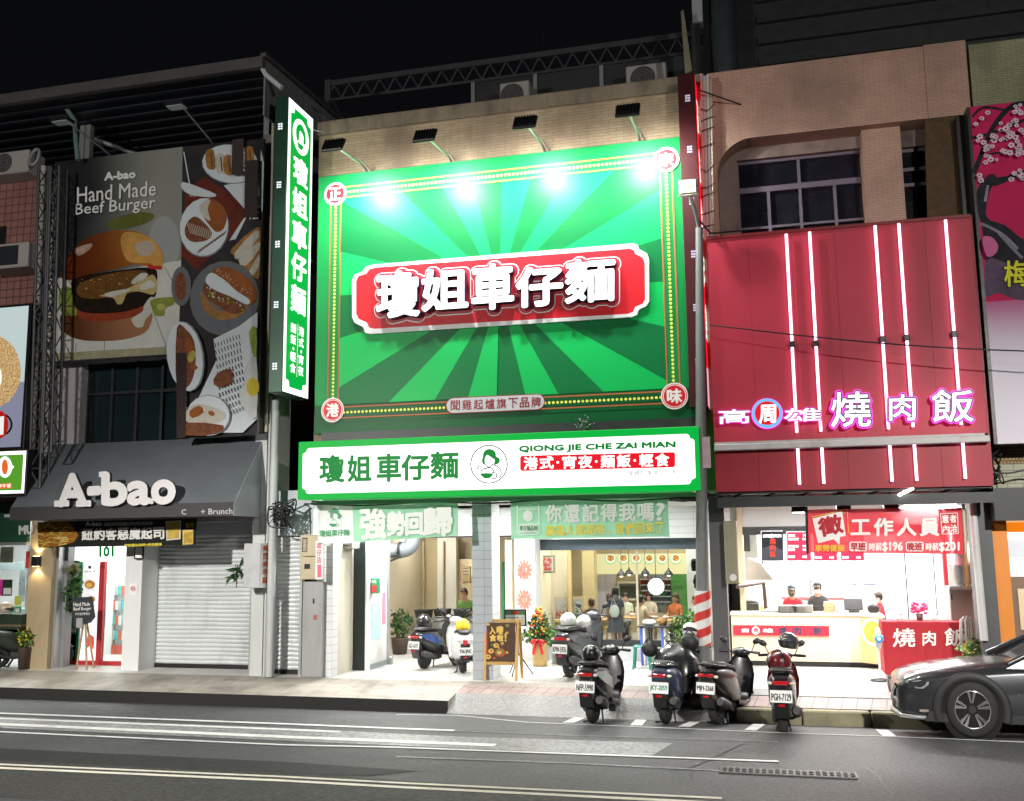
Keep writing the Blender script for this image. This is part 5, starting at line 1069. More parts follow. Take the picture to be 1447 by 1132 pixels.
def lattice(nm, lab, pb, pt, Y, w, n, d=.22):
 a_ = at(*pb, Y); b_ = at(*pt, Y); o = thing(nm, lab, 'lattice mast', a_, 'lattice masts by the left building'); m = MB(); m.mat(mat('mast_steel', (.10, .105, .11), .5, .5, .3, 4, dirt=((.10, .05, .03), .5, 4)))
 xs_ = (a_.x-w/2, a_.x+w/2)
 for x in xs_:
  for y in (Y, Y+d): m.tube([(x, y, a_.z), (x+(b_.x-a_.x), y, b_.z)], .028, 6)
 for k in range(n):
  z0_ = a_.z+(b_.z-a_.z)*k/n; z1_ = a_.z+(b_.z-a_.z)*(k+1)/n; dx0 = (b_.x-a_.x)*k/n; dx1 = (b_.x-a_.x)*(k+1)/n
  m.tube([(xs_[0]+dx0, Y, z0_), (xs_[1]+dx0, Y, z0_)], .016, 5)
  l, r_ = (0, 1) if k % 2 else (1, 0)
  m.tube([(xs_[l]+dx0, Y, z0_), (xs_[r_]+dx1, Y, z1_)], .014, 5); m.tube([(xs_[0]+dx0, Y+d*(k % 2), z0_), (xs_[0]+dx1, Y+d*(1-k % 2), z1_)], .014, 5); m.tube([(xs_[1]+dx0, Y+d*(k % 2), z0_), (xs_[1]+dx1, Y+d*(1-k % 2), z1_)], .014, 5)
 m.build('lattice_frame', o)
 return o
lattice('lattice_mast', 'dark steel lattice mast rising beside the bun billboard to the air conditioner', (49, 690), (62, 236), 16.15, .24, 17)
lattice('lattice_mast', 'dark steel lattice mast at the left edge of the burger billboard', (66, 640), (78, 235), 15.9, .20, 17)
b = MB(); b.mat(mat('pipe_pale_grey', (.40, .38, .36), .5, 0, .2, 3)); p0 = at(45, 640, 16.6); p1 = at(62, 235, 16.6); b.tube([p0, p1], .06, 10); b.build('drain_pipe', nb)
# ================================================================== right building (roast meat rice)
M_rtile = tiles('pink_strip_tile', (.46, .285, .215), (.50, .31, .235), (.31, .19, .145), .16, .042, .005, .65, .5, 'xz', .22, dirt=((.20, .135, .105), .8, .8, .6))
M_grn = tiles('mossy_strip_tile', (.27, .26, .155), (.31, .30, .18), (.15, .145, .09), .16, .042, .005, .65, .5, 'xz', .3, dirt=((.10, .10, .05), .7, .9, .5))
M_red = mat('red_sheet', (.44, .028, .055), .45, 0, .10, .8, .5, spec=.35)
M_redd = mat('red_sheet_lower', (.30, .016, .030), .45, 0, .12, .8, spec=.35)
YO, YRC = 16.6, 17.05
rx0 = at(1004, 200, YO).x; rxm = at(1372, 155, YO).x
zo0 = at(1047, 196, YO).z; zo1 = at(1047, 98, YO).z
rb = thing('shop_building', 'right building with pink strip tiles and big dark windows above a bright red sheet front', 'building', ((rx0+rxm)/2, 17, ZB))
b = MB(); b.mat(M_rtile)
xj = at(1308, 110, YO).x
xi = at(1013, 230, YO).x; rr = .62; P = [(rx0, zo0-2.4), (xi, zo0-2.4), (xi, zo0-rr)]+[(xi+rr*(1-math.cos(R(a))), zo0-rr+rr*math.sin(R(a))) for a in range(10, 91, 10)]+[(xj-.006, zo0), (xj-.006, zo1), (rx0, zo1)]
b.prism(P, YO, 17.3); b.build('overhang', rb)
b = MB(); b.mat(M_rtile); b.box(xj, YO+.005, zo0, rxm, 17.3, zo1+.02); b.build('overhang', rb)
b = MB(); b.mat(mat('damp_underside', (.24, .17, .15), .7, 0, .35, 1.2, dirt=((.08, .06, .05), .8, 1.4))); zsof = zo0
wl_, wz0, wr_, wz1 = rect(1041, 222, 1224, 330, YRC); wz1 = at(1130, 218, YRC).z
zb0 = at(1200, 340, YRC).z-1.2
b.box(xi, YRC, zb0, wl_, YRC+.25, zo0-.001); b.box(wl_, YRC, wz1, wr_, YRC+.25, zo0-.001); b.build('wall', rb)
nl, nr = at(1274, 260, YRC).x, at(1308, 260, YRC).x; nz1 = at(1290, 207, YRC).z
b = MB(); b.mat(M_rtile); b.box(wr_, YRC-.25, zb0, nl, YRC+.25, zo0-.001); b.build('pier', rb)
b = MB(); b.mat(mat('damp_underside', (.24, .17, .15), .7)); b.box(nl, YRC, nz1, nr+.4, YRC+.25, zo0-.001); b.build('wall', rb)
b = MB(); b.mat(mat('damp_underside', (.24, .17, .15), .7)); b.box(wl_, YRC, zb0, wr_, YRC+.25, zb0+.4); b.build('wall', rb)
M_wf = mat('window_frame_mauve', (.17, .14, .18), .45, .3, .12, 4); M_wg = mat('window_glass_dark', (.014, .013, .020), .12, 0, .6, 1.6, spec=.6)
def X_(px, py=270): return at(px, py, YRC).x
def Z_(px, py): return at(px, py, YRC).z
f = MB(); f.mat(M_wf); ztr = Z_(1135, 259); zlr = Z_(1140, 313)
f.box(wl_, YRC+.10, ztr-.05, wr_, YRC+.2, ztr+.05)
for x, z0_, z1_ in ((X_(1043), zb0+.4, wz1), (X_(1129, 240), ztr+.05, wz1), (X_(1087, 295), zb0+.4, ztr-.05), (X_(1132, 290), zb0+.4, ztr-.05), (X_(1181, 280), zb0+.4, ztr-.05), (X_(1223), zb0+.4, wz1)): f.box(x-.025, YRC+.11, z0_, x+.025, YRC+.19, z1_)
f.box(wl_, YRC+.115, zlr-.02, wr_, YRC+.185, zlr+.02); f.box(wl_, YRC+.1, wz1-.05, wr_, YRC+.2, wz1)
fo = f.build('window', rb); g = MB(); g.mat(M_wg); g.box(wl_, YRC+.2, zb0+.4, wr_, YRC+.215, wz1); g.build('pane', fo)
f = MB(); f.mat(M_wf);
for py in (209, 236, 258): z = Z_(1290, py); f.box(nl, YRC+.1, z-.03, nr+.3, YRC+.18, z+.03)
f.box(nl, YRC+.1, zb0, nl+.05, YRC+.18, nz1); fo = f.build('window', rb); g = MB(); g.mat(M_wg); g.box(nl+.05, YRC+.19, zb0, nr+.3, YRC+.2, nz1); g.build('pane', fo)
b = MB(); b.mat(mat('rusty_board', (.075, .040, .014), .75, 0, .6, 9, bump=.5, bscale=30)); b.pprism([(1307, 166), (1371, 157), (1374, 306), (1312, 314)], YO+.02, .1); b.build('rusty_board', rb)
b = MB(); b.mat(M_dark); z = zo1-.3; b.box(rx0-.1, 17.6, z, 16, 17.8, z+5)
for k in range(9): b.box(rx0+.9, 17.5, z+.35+k*.42, 16, 17.599, z+.5+k*.42)
b.build('roof_shed', rb)
b = MB(); b.mat(mat('tank_dark', (.035, .045, .05), .5, .2, .2)); x = at(1022, 40, 17.3).x; b.lathe([(.22, zo1-.2), (.24, zo1), (.24, zo1+4)], (x, 17.25, 0), 18); b.build('roof_tank', rb)
b = MB(); b.mat(mat('post_pale', (.34, .36, .37), .5, .1, .1)); b.fb(975, -60, 993, 30, 16.9, .25); b.mat(M_dark); b.fb(976, 30, 992, 112, 16.95, .2); b.mat(mat('old_board_edge', (.18, .16, .10), .7, 0, .3, 4)); b.pprism([(962, 16), (966, 14), (978, 100), (968, 104)], 16.6, .05); b.build('roof_post', rb)
YF = 16.15
fx0 = at(1003, 470, YF).x; fx1 = at(1384, 470, YF).x; fz1 = at(1200, 322, YF).z; fzl1 = at(1200, 619, YF).z; fzl0 = at(1200, 632, YF).z; fz0 = at(1200, 691, YF).z
rf = thing('red_signboard', 'large red sheet shopfront with white neon bars and glowing white characters', 'signboard', ((fx0+fx1)/2, YF, fz0))
b = MB(); b.mat(M_red)
n = 6
for k in range(n): xa_ = fx0+(fx1-fx0)*k/n; xb_ = fx0+(fx1-fx0)*(k+1)/n; b.box(xa_+.0015, YF, fzl1, xb_-.0015, YF+.06, fz1)
b.build('upper_panel', rf)
b = MB(); b.mat(mat('red_edge', (.16, .008, .012), .4, .2, .1)); b.box(fx0, YF-.03, fz1, fx1, YF+.4, fz1+.05); b.build('top_trim', rf)
b = MB(); b.mat(mat('ledge_grey', (.42, .40, .40), .5, .1, .15, 3, dirt=((.2, .12, .05), .6, 2))); b.box(fx0, YF-.16, fzl0, fx1, YF+.06, fzl0+.10, .01); b.box(fx0, YF-.05, fzl0+.1005, fx1-.05, YF+.06, fzl1); b.build('ledge', rf)
b = MB(); b.mat(M_redd);
for k in range(n): xa_ = fx0+(fx1-fx0)*k/n; xb_ = fx0+(fx1-fx0)*(k+1)/n; b.box(xa_+.0015, YF-.01, fz0, xb_-.0015, YF+.06, fzl0-.001)
b.build('lower_panel', rf)
b = MB(); b.mat(M_redd); b.box(fx1+.001, YF, fz0, fx1+.03, YF+.6, fz1+.04); b.build('return_panel', rf)
e_neon = emat('neon_tube', srgb(255, 216, 246), 3.0)
def ntube(x, za, zb):
 m = MB(); m.mat(e_neon); m.tube([(x, YF-.07, za), (x, YF-.07, zb)], .022, 8); o = m.build('neon_tube', rf)
for (pt, py, pm, pb, pl0, pl1) in ((1111, 331, 487, 612, 629, 685), (1144, 328, 486, 610, 627, 684), (1236.5, 319, 480, 607, 624, 681), (1270, 316, 478, 604, 621, 680), (1336, 311, 473, 601, 618, 677)):
 x = at(pt, py, YF-.07).x; z = lambda p: at(pt, p, YF-.07).z
 ntube(x, z(py), z(pm)+.05); ntube(x, z(pm)-.05, z(pb)); ntube(x, z(pl0), z(pl1))
 m = MB(); m.mat(M_black); zz = z(pm); m.box(x-.04, YF-.10, zz-.05, x+.04, YF, zz+.05, .01); m.build('tube_holder', rf)
e_pink = emat('pink_bloom_outline', srgb(226, 70, 205), 1.7); M_nav = mat('letter_side_navy', (.03, .03, .07), .4, .2, .1)  # pink: camera bloom around the letters, painted as an emissive outline
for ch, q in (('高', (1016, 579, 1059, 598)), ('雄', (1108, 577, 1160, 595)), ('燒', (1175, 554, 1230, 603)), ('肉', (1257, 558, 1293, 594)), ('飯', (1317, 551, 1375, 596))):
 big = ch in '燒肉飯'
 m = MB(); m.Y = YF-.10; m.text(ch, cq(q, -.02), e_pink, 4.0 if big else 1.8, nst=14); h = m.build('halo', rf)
 m = MB(); m.Y = YF-.125; m.text(ch, cq(q, -.02), M_nav, 2.0 if big else .8, ext=.05, side=M_nav, nst=8); m.Y = YF-.18; m.text(ch, cq(q, -.02), emat('letter_white_lit', (1, 1, 1), 1.5), .55 if big else .3, nst=6); m.build('channel_character', rf)
c = at(1084, 584, YF-.1)
m = MB(); m.mat(emat('disc_blue', srgb(110, 190, 245), 1.0)); m.lathe([(.235, YF-.12), (.235, YF-.05)], (c.x, 0, c.z), 36, ax='y'); m.mat(e_red); m.lathe([(.19, YF-.124), (.19, YF-.1205)], (c.x, 0, c.z), 36, ax='y'); m.mat(e_pink); m.lathe([(.25, YF-.046), (.25, YF-.042)], (c.x, 0, c.z), 30, ax='y')
m.Y = YF-.126; m.text('周', [(1073, 573), (1096, 572), (1096, 597), (1073, 598)], e_white, .7); m.mat(e_white); m.build('round_emblem', rf)
cb = MB()
for k, (a_, b_, r, c) in enumerate((((991, 105), (996, 340), .022, (.5, .5, .5)), ((995, 108), (1000, 345), .03, (.55, .58, .56)), ((1000, 106), (1005, 340), .03, (.5, .52, .52)), ((1005, 112), (1008, 338), .022, (.42, .36, .26)))):
 cb.mat(mat('conduit_%d' % k, c, .5, 0, .2, 3)); cb.tube([at(*a_, 16.4), at(*b_, 16.4)], r, 8)
cb.mat(M_black)
for k, y in enumerate((150, 168, 182, 205, 235, 262, 275, 300, 320)): cb.tube([at(990, y+4, 16.36), at(999, y+random.uniform(-4, 8), 16.33), at(1010, y-3, 16.4)], .009, 5)
tag(cb.build('cable_bundle'), 'bundle of pale conduits strapped with black cables along the edge of the pink tiled wall', 'cables')
o = MB().mat(M_black).tube([at(990, 128, 16.2), at(1047, 148, YO-.01)], .014, 6).build('sign_stay'); tag(o, 'thin dark stay rod from the maroon sign to the pink tiled wall', 'rod')
p = MB(); p.mat(M_black); p.tube([at(1002, 459, 15.7).lerp(at(1447+200, 500, 15.2), k/24)-Vector((0, 0, .12*math.sin(math.pi*k/24))) for k in range(25)], .011, 6, False); tag(p.build('overhead_cable'), 'thin black cable crossing in front of the red neon front', 'cable')
p = MB(); p.mat(M_black); p.tube([at(989, 312, 15.8), at(1004, 330, 15.9), at(1046, 326, 16.6)], .016, 6, False); tag(p.build('overhead_cable'), 'short black cable sagging from the pole top to the dark window', 'cable')
zbm = at(1200, 705, 16.3).z
b = MB(); b.mat(M_dark); b.box(fx0, 16.25, zbm-.10, fx1+.05, 16.45, zbm+.06); b.box(fx0, 16.2, fz0-.03, fx1, 16.9, fz0+.0); b.box(fx0, 16.7, zbm-.04, fx1, 16.8, zbm+.04)
for k in range(8): x = fx0+.2+(fx1-fx0-.4)*k/7; b.tube([(x, 16.35, zbm+.05), (x+.25, 16.4, fz0)], .02, 6)
b.build('steel_beam', rb)
px0, px1 = at(1006, 850, 16.9).x, at(1028, 850, 16.9).x
b = MB(); b.mat(mat('charcoal_pillar', (.075, .078, .082), .5, 0, .12, 3)); b.box(px0, 16.9, ZB, px1, 17.4, fz0); b.build('pillar', rb)
p2, p3 = at(1384, 850, 16.9).x, at(1410, 850, 16.9).x
b = MB(); b.mat(mat('charcoal_pillar', (.075, .078, .082), .5)); b.box(p2, 16.9, ZB, p3, 17.4, fz0); b.build('pillar', rb)
b = MB(); b.mat(mat('pipe_white2', (.55, .56, .56), .45, 0, .1)); b.tube([at(1374, 712, 16.85), at(1391, 905, 16.85)], .06, 10); b.build('drain_pipe', rb)
o = thing('utility_box', 'tall beige metal box with round white sticker, on the charcoal pillar behind the pole', 'utility box', at(1033, 825, 16.8))
m = MB(); m.mat(mat('box_khaki', (.34, .32, .22), .5, .1, .12, 3, dirt=((.2, .18, .12), .5, 3))); m.fb(1022, 736, 1044, 825, 16.7, .3, .012); m.build('body', o)
a = MB(); a.Y = 16.697; a.disc(1036, 816, 5, None, 0, M_pw); a.build('sticker', o)
YI = 23.2; ZC = 3.25
ix0 = px0+.1; ix1 = at(1384, 850, 17.2).x+.2
M_iw = mat('interior_white', (.80, .80, .79), .5, 0, .03)
b = MB(); b.mat(M_iw); b.box(ix0-1.0, YI, ZB, ix1+3.0, YI+.1, ZC); b.box(ix1+2.9, 17.4, ZB, ix1+3.0, YI, ZC); b.build('rear_wall', rb)
b = MB(); b.mat(mat('side_wall_cream', (.66, .64, .58), .5, 0, .06)); b.box(ix0-.1, 17.4, ZB, ix0, YI, ZC); b.build('side_wall', rb)
b = MB(); b.mat(M_ceil); b.box(ix0-1, 16.95, ZC, ix1+3, YI+.1, ZC+.06); b.build('ceiling', rb)
YM = 20.6
b = MB(); b.mat(M_dark); b.fb(1030, 745, 1390, 752, YM-.05, .1); b.mat(mat('soffit_white_r', (.70, .72, .73), .5, 0, .05)); x0, z0, x1, z1 = rect(1030, 712, 1390, 745, YM); b.box(x0, YM, z0, x1, YM+.15, ZC-.001); b.build('soffit', rb)
for q in ((1143, 795, 1148, 868), (1211, 793, 1215.5, 868), (1279, 780, 1284, 878), (1319, 780, 1325, 878), (1076, 792, 1080, 815)): b = MB(); b.mat(M_dark); b.fb(*q, YI-.6, .08); b.build('mullion', rb)
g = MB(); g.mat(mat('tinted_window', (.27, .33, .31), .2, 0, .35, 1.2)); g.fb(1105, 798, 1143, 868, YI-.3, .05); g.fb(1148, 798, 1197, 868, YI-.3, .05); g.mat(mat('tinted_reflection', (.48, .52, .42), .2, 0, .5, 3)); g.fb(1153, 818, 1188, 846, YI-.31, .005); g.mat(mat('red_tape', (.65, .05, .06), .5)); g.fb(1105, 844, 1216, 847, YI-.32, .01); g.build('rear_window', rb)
for (q, c, lab) in (((1203, 823, 1212, 841), (.66, .68, .55), 'small framed notice left of the black post behind the till'), ((1218, 823, 1239, 852), (.62, .60, .72), 'price poster with dark heading behind the till')):
 o = thing('wall_poster', lab, 'poster', at(q[0], q[3], YI-.1)); m = MB(); m.mat(mat('rp%d' % q[0], c, .5, 0, .1, 20)); m.fb(*q, YI-.12, .01); m.mat(mat('poster_navy', (.1, .1, .16), .5)); m.fb(q[0]+1, q[1]+1, q[2]-1, q[1]+4.5, YI-.125, .004); m.build('sheet', o)
for k, (q, lab) in enumerate((((1075, 750, 1108, 793), 'black lit menu board with red characters'), ((1111, 751, 1147, 793), 'red lit price board next to the black menu board'), ((1149, 752, 1184, 793), 'red lit price board below the hiring banner, middle one'), ((1187, 752, 1222, 793), 'red lit price board below the hiring banner, rightmost one'))):
 o = thing('menu_board', lab, 'menu board', at(q[0], q[3], YM-.3), 'row of menu boards over the counter')
 m = MB(); m.mat(M_alu); m.fb(*q, YM-.3, .07); m.build('frame', o)
 a = MB(); a.Y = YM-.302; i = (q[0]+1.2, q[1]+1.2, q[2]-1.2, q[3]-1.2); R4 = lambda q: [(q[0], q[1]), (q[2], q[1]), (q[2], q[3]), (q[0], q[3])]
 if k == 0:
  a.poly(R4(i), emat('menu_black_lit', srgb(50, 52, 58), .8)); a.poly([(1077, 775), (1090, 770), (1107, 778), (1107, 792), (1077, 792)], emat('menu_haze', srgb(92, 90, 100), .8), 0)
  for t, c in zip('燒肉飯', (765, 774, 783)): a.text(t, [(1088, c-4), (1096, c-4), (1096, c+4), (1088, c+4)], emat('menu_redtext', srgb(240, 80, 60), .9), .3, nst=4)
  a.text('高 雄', [(1078, 755.5), (1104, 755), (1104, 759), (1078, 759.5)], e_white, .3, nst=4); a.disc(1090.5, 757.5, 3, None, 0, e_white, 12)
 else:
  a.poly(R4(i), emat('menu_red_lit', srgb(238, 62, 96), .95))
  for r_ in range(7):
   y = i[1]+3+r_*5;
   if r_ in (2, 5): continue
   a.text('招牌燒肉飯' if r_ % 2 else '雞腿飯', [(i[0]+2, y), (i[0]+(16 if r_ % 2 else 11), y), (i[0]+(16 if r_ % 2 else 11), y+3.2), (i[0]+2, y+3.2)], e_white, .2, nst=4); a.text('%d' % (75+5*r_), [(i[0]+22, y), (i[0]+28, y), (i[0]+28, y+3.2), (i[0]+22, y+3.2)], e_white, .2, nst=4)
 a.build('lit_print', o)
YCN = 19.65
cx0, cx1 = at(1034, 900, YCN).x, at(1216, 900, YCN).x; cz1 = at(1120, 867, YCN).z; cz0 = ZB+.10
cx2 = at(1249, 900, YCN-.35).x
M_oak = tiles('pale_oak_boards', (.60, .50, .35), (.66, .56, .40), (.42, .34, .22), 1.3, .14, .004, .45, .4, 'xz', .08, bump=0)
M_oak2 = mat('oak_end', (.60, .43, .20), .45, 0, .12, 4, 0)
ct = thing('service_counter', 'pale wooden counter with a red sign strip and black base under the menu boards', 'counter', ((cx0+cx2)/2, YCN, ZB))
b = MB(); b.mat(M_oak); b.box(cx0, YCN, cz0, cx1, YCN+.6, cz1-.04); b.build('front_panel', ct)
b = MB(); b.mat(M_oak2); b.prism([(cx1+.001, YCN), (cx2, YCN-.35), (cx2, YCN+.6), (cx1+.001, YCN+.6)], cz0, cz1-.04, 'z'); b.build('end_panel', ct)
b = MB(); b.mat(mat('counter_top_pale', (.70, .64, .52), .35, 0, .05)); b.box(cx0-.02, YCN-.03, cz1-.039, cx1, YCN+.65, cz1, .006); b.prism([(cx1, YCN-.03), (cx2+.03, YCN-.39), (cx2+.03, YCN+.65), (cx1, YCN+.65)], cz1-.039, cz1+.002, 'z'); b.build('countertop', ct)
b = MB(); b.mat(M_black); b.box(cx0+.05, YCN+.08, ZB, cx2-.05, YCN+.5, cz0-.001)
b.build('base', ct)
a = MB(); a.Y = YCN-.02; q = (1036, 883.5, 1172, 899)
m = MB(); m.mat(mat('strip_red', (.62, .012, .03), .4, 0, .04)); m.fb(*q, YCN-.03, .029); m.build('sign_strip', ct)
a = MB(); a.Y = YCN-.032; a.disc(1068, 891, 5.5, None, 0, e_white, 20); a.text('周', [(1064.5, 887.5), (1071.5, 887.5), (1071.5, 894.5), (1064.5, 894.5)], M_pr, .3, nst=4); a.text('高', [(1048, 888.5), (1058, 888.5), (1058, 893.5), (1048, 893.5)], e_white, .2, nst=4); a.text('雄', [(1078, 888.5), (1092, 888.5), (1092, 893.5), (1078, 893.5)], e_white, .2, nst=4)
for ch, x in (('燒', 1100), ('肉', 1120), ('飯', 1149)): a.text(ch, [(x, 886), (x+12, 886), (x+12, 897), (x, 897)], M_nav, .5, nst=4)
a.build('lettering', ct)
m = MB(); m.mat(emat('strip_led', (1, .96, .9), 5))
for k in range(24): p = at(1038+k*5.8, 881.5, YCN-.02); m.lathe([(.018, p.z-.015), (.018, p.z+.012)], (p.x, YCN-.018, 0), 8)
m.build('led_row', ct)
c = at(1233, 893, YCN-.2); m = MB(); ang = math.atan2(-.35, cx2-cx1); T = Matrix.Translation((cx1+(cx2-cx1)*.55, YCN-.35*.55-.004, c.z)) @ Matrix.Rotation(ang, 4, 'Z'); m.T = T
for k, (r, mm) in enumerate(((.25, mat('decal_white', (.78, .74, .66), .5)), (.20, mat('decal_orange', (.80, .36, .05), .5, 0, .1)))):
 m.mat(mm); m.lathe([(r, -.002-k*.002), (r, 0-k*.002)], (0, 0, 0), 28, ax='y')
m.T = None; m.build('round_decal', ct)
for (px, lab, r) in ((1112, 'steel pot on the counter in front of the stooping worker', .16), (1136, 'steel pot on the counter in front of the worker in black', .17)):
 p = at(px, 868, YCN+.25); o = thing('cooking_pot', lab, 'pot', (p.x, YCN+.25, cz1)); m = MB(); m.mat(M_steel); m.lathe([(r, cz1+.001), (r, cz1+.13), (r+.012, cz1+.135), (r-.012, cz1+.13), (r-.014, cz1+.03)], (p.x, YCN+.25, 0), 22); m.build('pot_body', o); m = MB(); m.mat(M_black); m.box(p.x+r, YCN+.22, cz1+.10, p.x+r+.14, YCN+.25, cz1+.125, .006); m.build('handle', o)
p = at(1207, 866, YCN+.3); o = thing('cash_register', 'black touch screen till on the right end of the wooden counter', 'till', (p.x, YCN+.3, cz1)); m = MB(); m.mat(M_black); m.T = Matrix.Translation((p.x, YCN+.3, cz1+.03)) @ Matrix.Rotation(R(-18), 4, 'X'); m.box(-.17, 0, .02, .17, .03, .25, .01); m.T = None; m.box(p.x-.1, YCN+.25, cz1+.001, p.x+.1, YCN+.45, cz1+.04, .01); m.build('screen', o); m = MB(); m.mat(M_black); m.box(p.x+.25, YCN+.25, cz1+.003, p.x+.45, YCN+.45, cz1+.14, .03); m.mat(M_steel); m.tube([(p.x+.3, YCN+.3, cz1+.14), (p.x+.36, YCN+.3, cz1+.2)], .02, 6); m.build('card_printer', o)
o = thing('range_hood', 'white metal range hood and duct at the left end of the rice shop', 'range hood', at(1057, 800, 21.2)); m = MB(); m.mat(mat('hood_metal', (.62, .63, .62), .35, .4, .1)); x0, z0, x1, z1 = rect(1046, 800, 1076, 820, 21.2); m.prism([(x0, z0), (x1+.25, z0), (x1, z0+.35), (x0, z0+.5)], 21.2, 21.9); m.box(x0+.05, 21.3, z0+.45, x1-.05, 21.7, ZC-.01); m.build('hood', o); m = MB(); m.mat(M_black); m.fb(1047, 750, 1060, 779, 21.15, .04); m.build('filter_panel', o)
o = thing('worktop_frame', 'dark brown pipe frame standing at the left end of the wooden counter', 'frame', at(1060, 868, 20.5)); m = MB(); m.mat(mat('frame_brown', (.06, .035, .03), .5, .2, .1)); m.tube([at(1042, 829, 20.0), at(1079, 823.5, 20.6), at(1083, 868, 20.6)], .045, 8); m.build('pipe', o)
o = thing('gas_stove', 'blackened gas stove with pans behind the left end of the counter', 'stove', at(1060, 868, 20.9)); m = MB(); m.mat(mat('stove_black', (.04, .04, .038), .5, .3, .4, 10)); m.fb(1049, 852, 1073, 868, 20.9, .5, .02); m.build('body', o); m = MB(); m.mat(M_steel); p = at(1060, 852, 21.1); m.lathe([(.12, p.z+.001), (.17, p.z+.08)], (p.x, 21.1, 0), 16); m.build('pan', o); m = MB(); m.mat(mat('bottle_lime', (.55, .65, .05), .4)); p = at(1077, 866, 20.85); m.lathe([(.035, p.z-.06), (.035, p.z+.1), (.012, p.z+.15), (.012, p.z+.19)], (p.x, 20.85, 0), 10); tag(m.build('bottle'), 'lime green squeeze bottle beside the blackened stove', 'bottle')
o = thing('hand_dryer', 'small white dispenser on the white rear wall left of the stooping worker', 'dispenser', at(1099, 845, YI-.1)); m = MB(); m.mat(M_pw); m.fb(1096, 832, 1102, 849, YI-.12, .11, .02); m.mat(M_black); m.fb(1098.3, 838, 1099.2, 844, YI-.123, .002); m.build('casing', o)
o = thing('exhaust_duct', 'fat silver cylindrical duct hanging by the right end of the rice shop', 'duct', at(1359, 805, 18.2)); m = MB(); m.mat(mat('duct_silver', (.62, .62, .62), .28, .9, .15, 3)); p0 = at(1358, 770, 18.2); p1 = at(1361, 828, 18.2); m.lathe([(.20, p1.z), (.21, p1.z+.02), (.21, p1.z+.33), (.215, p1.z+.345), (.21, p1.z+.36), (.21, p1.z+1.3)], (p1.x, 18.2, 0), 24); m.build('duct_pipe', o); m = MB(); m.mat(M_steel); m.box(p1.x-.25, 18.0, p1.z-.05, p1.x+.3, 18.4, p1.z-.001); m.build('bracket', o)
o = thing('steel_cabinet', 'tall grey steel cabinet standing under the silver duct', 'cabinet', at(1360, 960, 18.3)); m = MB(); m.mat(M_grey); m.fb(1341, 831, 1384, 958, 18.35, .5, .01); m.build('body', o); m = MB(); m.mat(M_black); m.fb(1344, 840, 1346, 848, 18.33, .019); m.build('handle', o)
b = MB(); b.mat(mat('red_post', (.45, .02, .03), .4)); b.fb(1333, 720, 1339, 880, 18.9, .1); b.fb(1374, 718, 1380, 828, 18.9, .1); b.build('red_post', rb)
for k, (px, lab) in enumerate(((1128, 'black hanging spotlight left of the hiring banner'), (1192, 'black hanging spotlight over the left half of the hiring banner'), (1259, 'black hanging spotlight over the middle of the hiring banner'))):
 p = at(px, 717, 16.75); o = thing('spotlight', lab, 'spotlight', p, 'hanging spotlights over the hiring banner'); m = MB(); m.mat(M_black); m.box(p.x-.11, 16.68, p.z-.08, p.x+.11, 16.88, p.z+.13, .01); m.tube([(p.x, 16.78, p.z+.13), (p.x, 16.76, zbm+.1)], .02, 6); m.build('housing', o)
 m = MB(); m.mat(e_lamp); m.box(p.x-.09, 16.70, p.z-.088, p.x+.09, 16.86, p.z-.0805); m.build('lens', o)
 light('spotlight_beam', 'SPOT', (p.x, 16.78, p.z-.10), 90, (1, .97, .92), (p.x, 17.2, 0), .08, spot=110, blend=.6, parent=o)
p = at(1280, 695, 16.2); o = thing('work_lamp', 'small glaring lamp clamped under the bottom edge of the red front', 'lamp', p); m = MB(); m.mat(M_steel); m.tube([(p.x-.1, 16.3, fz0), (p.x, 16.2, p.z+.02)], .015, 6); m.build('arm', o); m = MB(); m.mat(emat('work_lamp_lens', (1, .95, .8), 14)); m.T = Matrix.Translation(p) @ Matrix.Rotation(R(-25), 4, 'Y'); m.box(-.12, -.05, -.02, .12, .05, .02, .01); m.build('lens', o)
for k, (px, Y, E) in enumerate(((1085, 21.6, 190), (1165, 21.6, 230), (1240, 21.4, 210), (1320, 20.6, 200), (1130, 18.3, 150), (1250, 18.3, 150))):
 x = at(px, 800, Y).x; o = thing('ceiling_light', ('tube lamp over the kitchen end of the rice shop', 'tube lamp over the worker in black', 'tube lamp over the till', 'tube lamp over the cloth draped stand at right', 'tube lamp in front of the counter, behind the hiring banner left half', 'tube lamp in front of the counter, behind the hiring banner right half')[k], 'ceiling light', (x, Y, ZC), 'tube lamps in the rice shop ceiling')
 m = MB(); m.mat(M_pw); m.box(x-.5, Y-.06, ZC-.04, x+.5, Y+.06, ZC-.001); m.build('housing', o); m = MB(); m.mat(e_lamp); m.box(x-.48, Y-.04, ZC-.06, x+.48, Y+.04, ZC-.0405); m.build('tube', o)
 light('lamp_glow', 'AREA', (x, Y, ZC-.07), E, (1, .99, .97), (x, Y, 0), 1.0, .4, parent=o)
YH = 16.55
M_cr = clothmat('banner_red', (.60, .035, .055), .2, thin=.06); M_crw = clothmat('banner_red_print', (.92, .90, .88), .06, thin=0); M_cry = clothmat('banner_red_yellow', (.80, .55, .05), .06, thin=0)
hb = thing('hanging_banner', 'red cloth hiring banner with big white characters and hourly pay figures', 'banner', at(1250, 750, YH))
cloth([(1141, 720), (1359, 717), (1363, 783), (1142, 781)], YH, M_cr, 26, seed=9).build('cloth', hb)
m = MB(); m.mat(M_black); m.tube([at(1139.5, 716, YH), at(1141, 783, YH)], .022, 6); m.build('rod', hb); m = MB(); m.mat(mat('rod_cream', (.55, .5, .38), .5)); m.tube([at(1361, 712, YH), at(1365, 782, YH)], .025, 6); m.build('rod', hb)
a = MB(); a.Y = YH-.02
